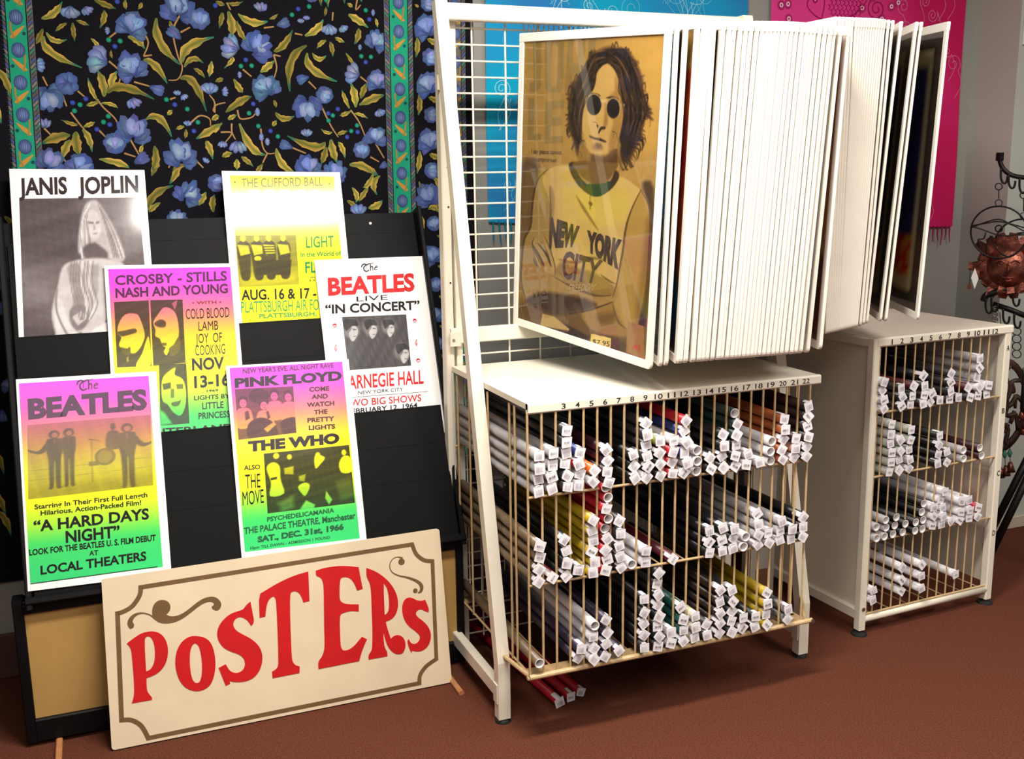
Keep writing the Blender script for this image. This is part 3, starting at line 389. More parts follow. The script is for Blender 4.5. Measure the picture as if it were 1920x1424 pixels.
'pan2':[[[1.8376,2.2852,1.0138],[1.7877,2.2422,1.8284],[2.02,2.915,1.0488]],[[1.8467,2.2877,1.0142],[1.8013,2.2447,1.829],[2.0378,2.915,1.0492]],[[1.8557,2.2901,1.0146],[1.8139,2.2471,1.8295],[2.0557,2.915,1.0496]],[[1.8647,2.2924,1.015],[1.8267,2.2494,1.83],[2.0735,2.915,1.05]],[[1.8736,2.2946,1.0155],[1.8385,2.2516,1.8305],[2.0913,2.915,1.0505]],[[1.8826,2.2968,1.0159],[1.8503,2.2538,1.831],[2.1091,2.915,1.0509]],[[1.8918,2.2993,1.0163],[1.8642,2.2563,1.8315],[2.127,2.915,1.0513]],[[1.8986,2.3011,1.0167],[1.8738,2.2581,1.8319],[2.1448,2.915,1.0517]],[[1.9055,2.3028,1.017],[1.8834,2.2598,1.8323],[2.1626,2.915,1.052]],[[1.9123,2.3046,1.0173],[1.893,2.2616,1.8327],[2.1804,2.915,1.0523]],[[1.9192,2.3063,1.0177],[1.9027,2.2633,1.8331],[2.1983,2.915,1.0527]],[[1.9261,2.308,1.018],[1.9124,2.265,1.8335],[2.2161,2.915,1.053]],[[1.933,2.3098,1.0183],[1.9222,2.2668,1.8339],[2.2339,2.915,1.0533]],[[1.9399,2.3115,1.0187],[1.932,2.2685,1.8342],[2.2517,2.915,1.0537]],[[1.9467,2.3131,1.0191],[1.9416,2.2701,1.8342],[2.2696,2.915,1.0541]],[[1.9534,2.3146,1.0194],[1.9513,2.2716,1.8341],[2.2874,2.915,1.0544]],[[1.9601,2.3161,1.0198],[1.9609,2.2731,1.8339],[2.3052,2.915,1.0548]],[[1.9669,2.3175,1.0202],[1.9706,2.2745,1.8338],[2.323,2.915,1.0552]],[[1.9818,2.32,1.0221],[1.9868,2.277,1.8335],[2.3409,2.915,1.0571]],[[1.9949,2.3225,1.0246],[2.0031,2.2795,1.8332],[2.3587,2.915,1.0596]],[[2.0101,2.3274,1.0266],[2.0359,2.2844,1.8327],[2.3765,2.915,1.0616]],[[2.0615,2.3304,1.029],[2.0906,2.2874,1.8338],[2.3943,2.915,1.064]],[[2.0806,2.3304,1.0284],[2.106,2.2874,1.8342],[2.4122,2.915,1.0634]],[[2.1788,2.3114,1.0283],[2.1818,2.2684,1.8358],[2.43,2.915,1.0633]]],
'lennon':[[[150,122,58],0.006,0,[[0.0003,0.6331],[0.0218,0.6335],[0.0503,-0.0044],[0.0195,0.0111]]],[[88,68,38],0.03,1,[[0.0184,0.4652],[0.1036,0.4666],[0.0893,0.403],[0.0706,0.3498],[0.0661,0.293],[0.0351,0.2528],[0.0241,0.2514]]],[[84,64,36],0.012,1,[[0.5487,0.4537],[0.5917,0.4435],[0.6013,0.2727],[0.59,0.0927],[0.5569,0.0936],[0.5809,0.1991],[0.5797,0.3396],[0.5633,0.407]]],[[112,88,50],0.04,1,[[0.0284,0.0682],[0.2259,0.1022],[0.5639,0.1423],[0.5744,0.0161],[0.3628,-0.0027],[0.0232,0.0118]]],[[186,150,82],0.05,1,[[0.3879,0.8366],[0.587,0.8187],[0.5904,0.5379],[0.4876,0.5652]]],[[120,98,55],0.03,1,[[0.0302,0.4461],[0.0905,0.4501],[0.0793,0.3903],[0.0486,0.2789],[0.0359,0.2364]]],[[148,124,72],0.003,0,[[0.0603,0.8028],[0.0989,0.8015],[0.1052,0.679],[0.0866,0.6647],[0.0505,0.6644],[0.0495,0.686],[0.0689,0.6931]]],[[148,124,72],0.003,0,[[0.1181,0.7975],[0.1429,0.8018],[0.1919,0.8002],[0.2044,0.7914],[0.2083,0.6758],[0.1938,0.6637],[0.1379,0.6633],[0.1246,0.6755]]],[[148,124,72],0.003,0,[[0.2218,0.7993],[0.2454,0.7992],[0.2463,0.7368],[0.2668,0.7365],[0.2657,0.7995],[0.2972,0.7985],[0.2974,0.6661],[0.2655,0.6659],[0.2629,0.7064],[0.2453,0.7065],[0.2449,0.6658],[0.218,0.6656]]],[[148,124,72],0.003,0,[[0.0446,0.6482],[0.0743,0.6485],[0.0757,0.5527],[0.1116,0.5541],[0.1126,0.536],[0.0466,0.5332]]],[[148,124,72],0.003,0,[[0.1264,0.6402],[0.2131,0.6449],[0.2144,0.6242],[0.1591,0.6196],[0.1603,0.5985],[0.2035,0.6013],[0.2049,0.5787],[0.1584,0.5754],[0.1568,0.5487],[0.2125,0.5527],[0.2137,0.5334],[0.1292,0.5277]]],[[148,124,72],0.003,0,[[0.3084,0.7997],[0.3418,0.7986],[0.3391,0.7582],[0.3146,0.6662]]],[[172,140,78],0.003,1,[[0.1503,0.7794],[0.1686,0.7823],[0.1782,0.7753],[0.1772,0.6861],[0.1652,0.6791],[0.1523,0.6861]]],[[84,58,38],0.012,1,[[0.3948,0.7753],[0.4318,0.771],[0.4683,0.7636],[0.4946,0.7436],[0.5139,0.7218],[0.5299,0.6958],[0.5353,0.6721],[0.5438,0.6527],[0.5612,0.6292],[0.5642,0.6141],[0.5412,0.6027],[0.5357,0.5849],[0.5374,0.5652],[0.5284,0.5471],[0.5156,0.5309],[0.503,0.5099],[0.486,0.4976],[0.4639,0.4986],[0.4506,0.5276],[0.4323,0.5724],[0.3547,0.5928],[0.297,0.5675],[0.2985,0.5437],[0.2984,0.5151],[0.2851,0.4999],[0.2715,0.5185],[0.2573,0.5468],[0.2416,0.5654],[0.2339,0.5893],[0.2379,0.6253],[0.2358,0.661],[0.2525,0.6894],[0.284,0.7034],[0.2945,0.7264],[0.3165,0.7513],[0.3502,0.7664]]],[[44,28,20],0.01,1,[[0.3954,0.7675],[0.4327,0.76],[0.4669,0.7375],[0.48,0.7069],[0.4792,0.6718],[0.4991,0.6456],[0.5321,0.6287],[0.5337,0.609],[0.5186,0.5799],[0.5138,0.5531],[0.4951,0.5185],[0.4704,0.5104],[0.4571,0.5393],[0.4306,0.595],[0.3453,0.6158],[0.2963,0.5769],[0.2981,0.5198],[0.2794,0.5237],[0.2623,0.5662],[0.2662,0.6021],[0.2843,0.638],[0.2896,0.6801],[0.3155,0.7078],[0.3251,0.7397],[0.3582,0.7617]]],[[70,48,34],0.006,1,[[0.4176,0.767],[0.4546,0.7574],[0.4853,0.7286],[0.5056,0.6959],[0.5152,0.6633],[0.5016,0.6588],[0.4885,0.6894],[0.4718,0.72],[0.4406,0.7511]]],[[70,48,32],0.006,1,[[0.5195,0.6546],[0.5482,0.642],[0.5569,0.6205],[0.5355,0.6287]]],[[92,66,44],0.006,1,[[0.3234,0.7078],[0.3378,0.7236],[0.3472,0.7008],[0.337,0.6802],[0.318,0.671]]],[[150,120,66],0.008,1,[[0.3042,0.5487],[0.4485,0.5548],[0.4487,0.5045],[0.4393,0.4809],[0.4185,0.4562],[0.3413,0.4458],[0.3045,0.4528],[0.2663,0.4697],[0.2816,0.49]]],[[92,66,36],0.014,1,[[0.3408,0.5102],[0.3997,0.504],[0.4358,0.5268],[0.4524,0.5048],[0.4359,0.4761],[0.3876,0.4587],[0.3554,0.4707]]],[[192,160,98],0.005,1,[[0.3903,0.7354],[0.4213,0.7183],[0.44,0.6894],[0.4518,0.6539],[0.463,0.6273],[0.4572,0.5846],[0.4485,0.5548],[0.4356,0.5291],[0.3994,0.5087],[0.3607,0.5084],[0.3283,0.519],[0.3044,0.5464],[0.2962,0.5793],[0.2979,0.6147],[0.3075,0.65],[0.3376,0.6711],[0.3475,0.6962],[0.3502,0.7122],[0.3682,0.7278]]],[[160,126,72],0.012,1,[[0.4224,0.7028],[0.44,0.6894],[0.4518,0.6539],[0.463,0.6273],[0.4572,0.5846],[0.4485,0.5548],[0.4356,0.5291],[0.4142,0.5141],[0.4116,0.5487],[0.4232,0.5948],[0.4065,0.6171],[0.4038,0.6534],[0.4248,0.6715]]],[[150,118,66],0.01,1,[[0.3898,0.6396],[0.4016,0.6079],[0.4012,0.5873],[0.3868,0.5753],[0.3885,0.6053]]],[[140,108,60],0.01,1,[[0.3469,0.5364],[0.382,0.5357],[0.3829,0.5241],[0.3518,0.5226]]],[[96,70,42],0.008,1,[[0.3585,0.5393],[0.378,0.5379],[0.3748,0.5284],[0.3611,0.5301]]],[[110,82,48],0.012,1,[[0.3487,0.5106],[0.3993,0.5098],[0.4319,0.5289],[0.4331,0.5129],[0.4002,0.4971],[0.3534,0.499]]],[[72,50,32],0.003,1,[[0.3276,0.558],[0.3416,0.5562],[0.3536,0.5536],[0.375,0.5529],[0.3997,0.5463],[0.3968,0.5429],[0.3697,0.5464],[0.338,0.5511]]],[[40,26,18],0.002,1,[[0.3572,0.5848],[0.3638,0.585],[0.3653,0.5804],[0.3596,0.5795]]],[[60,40,26],0.003,1,[[0.3749,0.5807],[0.394,0.5813],[0.3926,0.5755],[0.3793,0.5739],[0.3685,0.5631],[0.3662,0.5676]]],[[70,48,30],0.003,1,[[0.3908,0.6521],[0.4111,0.6562],[0.4336,0.6532],[0.442,0.6482],[0.4226,0.6513],[0.404,0.6507]]],[[70,48,30],0.003,1,[[0.311,0.6582],[0.3342,0.6641],[0.3615,0.6609],[0.3677,0.6553],[0.3423,0.6591]]],[[165,142,100],0.0015,1,[[0.3763,0.6364],[0.3746,0.626],[0.368,0.6171],[0.3577,0.611],[0.345,0.6086],[0.332,0.6104],[0.3206,0.6161],[0.3126,0.6248],[0.3093,0.6353],[0.3112,0.6459],[0.318,0.6548],[0.3286,0.6609],[0.3413,0.663],[0.3542,0.6611],[0.3653,0.6553],[0.3731,0.6467]]],[[30,18,14],0.0015,1,[[0.373,0.6347],[0.3714,0.6251],[0.3656,0.6167],[0.3564,0.611],[0.345,0.6088],[0.3334,0.6105],[0.3231,0.6158],[0.316,0.624],[0.313,0.6337],[0.3147,0.6436],[0.3207,0.6519],[0.3301,0.6576],[0.3415,0.6596],[0.3531,0.6578],[0.3631,0.6524],[0.3701,0.6443]]],[[165,142,100],0.0015,1,[[0.452,0.6289],[0.4505,0.6193],[0.445,0.611],[0.4361,0.6053],[0.4252,0.6031],[0.4139,0.6047],[0.404,0.61],[0.397,0.6181],[0.3941,0.6278],[0.3956,0.6376],[0.4013,0.6459],[0.4104,0.6515],[0.4214,0.6536],[0.4325,0.6518],[0.4422,0.6465],[0.449,0.6384]]],[[30,18,14],0.0015,1,[[0.4477,0.627],[0.4465,0.6181],[0.4416,0.6104],[0.4337,0.6051],[0.4241,0.603],[0.4141,0.6046],[0.4053,0.6095],[0.3991,0.617],[0.3965,0.626],[0.3978,0.6351],[0.4028,0.6428],[0.4108,0.648],[0.4205,0.65],[0.4304,0.6483],[0.439,0.6434],[0.4451,0.6359]]],[[205,180,130],0.0015,1,[[0.3709,0.6484],[0.3915,0.6469],[0.3912,0.6414],[0.3729,0.6416]]],[[165,142,100],0.002,1,[[0.4477,0.6371],[0.4639,0.6385],[0.4644,0.6329],[0.4482,0.6304]]],[[165,138,84],0.006,1,[[0.1452,0.4577],[0.1053,0.4317],[0.0828,0.3906],[0.0745,0.3421],[0.0697,0.2934],[0.0388,0.2532],[0.0303,0.1944],[0.0294,0.1317],[0.0576,0.0817],[0.1233,0.0763],[0.2259,0.1022],[0.208,0.1792],[0.1901,0.2558],[0.1836,0.3721]]],[[198,170,106],0.004,1,[[0.2441,0.4791],[0.27,0.4511],[0.3029,0.4276],[0.3471,0.4091],[0.383,0.4122],[0.4282,0.4339],[0.4547,0.4606],[0.4829,0.4592],[0.5449,0.4346],[0.5256,0.407],[0.5063,0.3737],[0.4881,0.322],[0.4858,0.2786],[0.4722,0.1964],[0.4519,0.1561],[0.3893,0.1532],[0.2755,0.158],[0.1945,0.1772],[0.171,0.2336],[0.1711,0.2929],[0.1713,0.3516],[0.1523,0.3887],[0.1262,0.4293],[0.1585,0.4624]]],[[200,178,92],0.03,1,[[0.2856,0.4039],[0.4512,0.4322],[0.4972,0.4184],[0.4853,0.3573],[0.3773,0.3239],[0.3267,0.3481]]],[[160,132,82],0.008,1,[[0.1576,0.4162],[0.1839,0.3914],[0.1829,0.3255],[0.1775,0.2384],[0.1644,0.2526],[0.1643,0.3314]]],[[66,46,26],0.003,1,[[0.2441,0.4791],[0.2606,0.4504],[0.2969,0.4234],[0.3474,0.4055],[0.3891,0.4091],[0.434,0.4326],[0.4591,0.4627],[0.4421,0.4774],[0.4269,0.4516],[0.3934,0.4311],[0.352,0.426],[0.3145,0.4396],[0.2852,0.4596],[0.2691,0.4862]]],[[34,74,24],0.004,1,[[0.3202,0.4271],[0.3453,0.4364],[0.3927,0.4418],[0.4185,0.4481],[0.4252,0.4354],[0.3949,0.4114],[0.3504,0.4058]]],[[120,92,50],0.006,1,[[0.2883,0.4598],[0.3204,0.4437],[0.3693,0.4364],[0.4154,0.4507],[0.4367,0.4735],[0.4408,0.4948],[0.2677,0.488]]],[[96,66,36],0.0015,1,[[0.3365,0.3861],[0.3454,0.3906],[0.3549,0.3842],[0.3462,0.3778]]],[[120,90,50],0.001,0,[[0.3413,0.405],[0.345,0.4053],[0.3475,0.3687],[0.3438,0.3684]]],[[172,142,78],0.005,1,[[0.5449,0.4346],[0.5799,0.3982],[0.588,0.3406],[0.5882,0.2709],[0.5836,0.1996],[0.5702,0.1326],[0.5617,0.1019],[0.5125,0.085],[0.47,0.1106],[0.4551,0.1529],[0.4722,0.1964],[0.4858,0.2786],[0.4931,0.3297],[0.5112,0.3812]]],[[140,112,60],0.02,1,[[0.572,0.3665],[0.588,0.3406],[0.5882,0.2709],[0.5836,0.1996],[0.5702,0.1326],[0.5614,0.1055],[0.5475,0.1394],[0.5619,0.2318]]],[[62,42,22],0.004,0,[[0.584,0.3815],[0.5928,0.3824],[0.5894,0.0999],[0.5617,0.1019],[0.5836,0.1996]]],[[150,122,70],0.01,1,[[0.2195,0.2125],[0.2982,0.208],[0.3856,0.2056],[0.4647,0.1805],[0.4562,0.1381],[0.3903,0.1382],[0.2765,0.1424],[0.1959,0.1534]]],[[196,168,108],0.006,1,[[0.4073,0.2387],[0.4614,0.2242],[0.4693,0.196],[0.4341,0.198],[0.3916,0.2065]]],[[120,92,52],0.003,1,[[0.3976,0.2074],[0.446,0.1961],[0.4639,0.1914],[0.4343,0.1943]]],[[164,136,82],0.008,1,[[0.1183,0.174],[0.1869,0.192],[0.276,0.1502],[0.3898,0.1457],[0.4546,0.1603],[0.4532,0.1395],[0.3558,0.1014],[0.194,0.0643],[0.1015,0.0808]]],[[74,52,30],0.014,1,[[0.0577,0.0796],[0.1285,0.1142],[0.2245,0.126],[0.3094,0.1322],[0.3913,0.125],[0.3496,0.1003],[0.2802,0.0819],[0.2147,0.0619],[0.1453,0.0616],[0.0948,0.0692]]],[[154,124,68],0.008,1,[[0.3249,0.09],[0.4155,0.1254],[0.4559,0.1418],[0.5125,0.085],[0.5629,0.0875],[0.5254,0.0652],[0.4448,0.0529],[0.3715,0.0539]]],[[120,92,50],0.02,1,[[0.3933,0.0966],[0.464,0.1133],[0.4543,0.0851],[0.4069,0.0761]]],[[178,150,96],0.003,1,[[0.0995,0.2666],[0.1143,0.2543],[0.1502,0.2349],[0.1831,0.1994],[0.1912,0.1767],[0.1534,0.1751],[0.1454,0.1941],[0.1157,0.2263],[0.0862,0.2468]]],[[180,152,96],0.003,1,[[0.1346,0.2688],[0.1485,0.2665],[0.1741,0.238],[0.1946,0.2011],[0.1869,0.192],[0.1609,0.2283]]],[[176,148,92],0.003,1,[[0.0932,0.2213],[0.1091,0.2174],[0.142,0.1936],[0.1388,0.1871],[0.1141,0.1876]]],[[84,60,36],0.002,1,[[0.0848,0.2466],[0.1157,0.2263],[0.1452,0.1981],[0.1429,0.1889],[0.109,0.2194],[0.0829,0.2423]]],[[84,60,36],0.002,1,[[0.1144,0.2523],[0.1539,0.2313],[0.1797,0.199],[0.1743,0.1974],[0.1472,0.2265],[0.1146,0.2471]]],[[84,60,36],0.002,1,[[0.1439,0.25],[0.1682,0.2213],[0.1783,0.1988],[0.1728,0.2],[0.1591,0.2241]]],[[84,60,36],0.002,1,[[0.0918,0.2069],[0.1107,0.1851],[0.1035,0.1861],[0.0898,0.2026]]],[[92,68,40],0.0015,1,[[0.1439,0.4583],[0.1022,0.4325],[0.0799,0.391],[0.0699,0.3421],[0.0648,0.2938],[0.0349,0.2536],[0.0265,0.1941],[0.0278,0.1312],[0.0558,0.0811],[0.0594,0.0822],[0.0354,0.1328],[0.0371,0.1951],[0.047,0.2533],[0.0773,0.2934],[0.082,0.3425],[0.09,0.3906],[0.1085,0.4309],[0.1465,0.457]]],[[110,84,50],0.0015,1,[[0.1615,0.4088],[0.1649,0.351],[0.1636,0.3],[0.1645,0.2685],[0.1668,0.2687],[0.171,0.3006],[0.1723,0.3516],[0.1639,0.409]]],[[104,80,46],0.0015,1,[[0.5427,0.4348],[0.5158,0.3963],[0.4958,0.3556],[0.4868,0.3187],[0.4826,0.2786],[0.4741,0.2339],[0.4668,0.1923],[0.4547,0.1568],[0.4573,0.1567],[0.4723,0.1924],[0.4817,0.2341],[0.4914,0.2789],[0.4955,0.3189],[0.5032,0.355],[0.5208,0.3954],[0.545,0.4342]]],[[96,72,42],0.0015,1,[[0.5438,0.4341],[0.5743,0.4007],[0.5847,0.3402],[0.585,0.2707],[0.5797,0.1993],[0.5685,0.1327],[0.5605,0.1019],[0.563,0.1019],[0.5741,0.1329],[0.5874,0.1998],[0.5935,0.2714],[0.5924,0.3411],[0.5797,0.402],[0.546,0.435]]],[[100,76,44],0.0015,1,[[0.1943,0.1684],[0.2742,0.1519],[0.3388,0.1462],[0.3955,0.1464],[0.4547,0.1595],[0.4544,0.161],[0.3959,0.1507],[0.3413,0.1517],[0.2773,0.1563],[0.1957,0.1701]]],[[86,62,36],0.0015,1,[[0.1007,0.0754],[0.1929,0.0609],[0.2812,0.0781],[0.3693,0.1047],[0.4537,0.1404],[0.4524,0.1422],[0.3664,0.1101],[0.2793,0.0857],[0.1952,0.0677],[0.1026,0.0779]]],[[104,80,46],0.0015,1,[[0.4548,0.1415],[0.4666,0.1092],[0.4861,0.0897],[0.5119,0.0836],[0.5132,0.085],[0.4917,0.0937],[0.4735,0.112],[0.4571,0.1422]]],[[128,100,58],0.006,1,[[0.3787,0.3246],[0.3308,0.3654],[0.2876,0.3972],[0.2846,0.3958],[0.3207,0.3604],[0.3758,0.3231]]],[[128,100,58],0.006,1,[[0.4069,0.2472],[0.3577,0.2465],[0.284,0.225],[0.2193,0.2214],[0.2187,0.2191],[0.285,0.2181],[0.3593,0.2399],[0.4067,0.2449]]],[[110,84,48],0.0015,1,[[0.4032,0.2039],[0.4325,0.1939],[0.4635,0.1901],[0.4643,0.1913],[0.4359,0.1983],[0.4044,0.2052]]],[[84,62,36],0.0015,1,[[0.0915,0.2678],[0.0803,0.2418],[0.107,0.2124],[0.1381,0.1868],[0.1395,0.1874],[0.1115,0.2143],[0.0854,0.2429],[0.0932,0.2678]]],[[84,62,36],0.0015,1,[[0.1441,0.2717],[0.168,0.2446],[0.192,0.2044],[0.1992,0.1778],[0.2007,0.1781],[0.1967,0.2056],[0.1726,0.2462],[0.1455,0.2723]]],[[84,62,36],0.0015,1,[[0.0903,0.2208],[0.1078,0.1902],[0.1171,0.1857],[0.1184,0.1865],[0.113,0.1921],[0.0919,0.2213]]],[[60,44,30],0.006,1,[[0.1401,0.0255],[0.2017,0.0494],[0.3605,0.0321],[0.362,0.0089],[0.2312,0.0103]]],[[186,160,104],0.003,0,[[0.1456,0.0555],[0.2013,0.0574],[0.2765,0.0354],[0.2702,0.0301],[0.1334,0.0179]]],[[84,64,46],0.012,1,[[0.3605,0.0321],[0.4451,0.0491],[0.5328,0.0444],[0.529,0.0212],[0.3741,0.0153]]],[[160,120,72],0.0015,0,[[0.5196,0.1031],[0.5853,0.1027],[0.5878,0.0209],[0.5202,0.023]]],[[225,205,130],0.001,0,[[0.3711,0.0421],[0.4572,0.047],[0.4565,0.0163],[0.3698,0.0144]]]],
'hairbox':[[[[0.3879,0.7677],[0.3827,0.7366]],[[0.3314,0.76],[0.3496,0.7212]],[[0.2842,0.701],[0.3366,0.6848]],[[0.2405,0.6516],[0.315,0.657]],[[0.2353,0.6013],[0.2942,0.6099]],[[0.2528,0.5538],[0.2957,0.5555]],[[0.2767,0.5019],[0.2965,0.5126]]],[[[0.3988,0.7719],[0.3974,0.7408]],[[0.4537,0.7683],[0.4361,0.716]],[[0.5036,0.7197],[0.4468,0.6716]],[[0.5326,0.6635],[0.4601,0.6406]],[[0.5533,0.6226],[0.4664,0.6073]],[[0.5302,0.5671],[0.459,0.562]],[[0.5094,0.5193],[0.4585,0.5211]]]],
'ltext':[['NEW',[0.167,0.2442],[0.2895,0.2645],[0.3048,0.321],[0.171,0.3321],[44,24,26],0.07],['YORK',[0.3401,0.2596],[0.4737,0.229],[0.487,0.3075],[0.3351,0.3161],[44,24,26],0.07],['CITY',[0.2313,0.17],[0.3851,0.1783],[0.4105,0.2443],[0.2339,0.2504],[60,34,36],0.03],['I say peace cannot',[0.0684,0.498],[0.2111,0.5032],[0.2105,0.5138],[0.0677,0.512],[80,58,40],0.02],['be compromised',[0.068,0.477],[0.1888,0.4813],[0.1882,0.4923],[0.0674,0.4906],[90,66,44],0.02],['FREEDOM',[0.2701,0.1394],[0.3704,0.1596],[0.3873,0.1813],[0.2689,0.1589],[170,140,92],0],['A1',[0.5437,0.0355],[0.5737,0.0374],[0.5746,0.0531],[0.5463,0.0517],[190,40,40],0.03],['$7.95',[0.3803,0.0166],[0.453,0.0232],[0.4531,0.0374],[0.3807,0.0292],[60,50,40],0]],
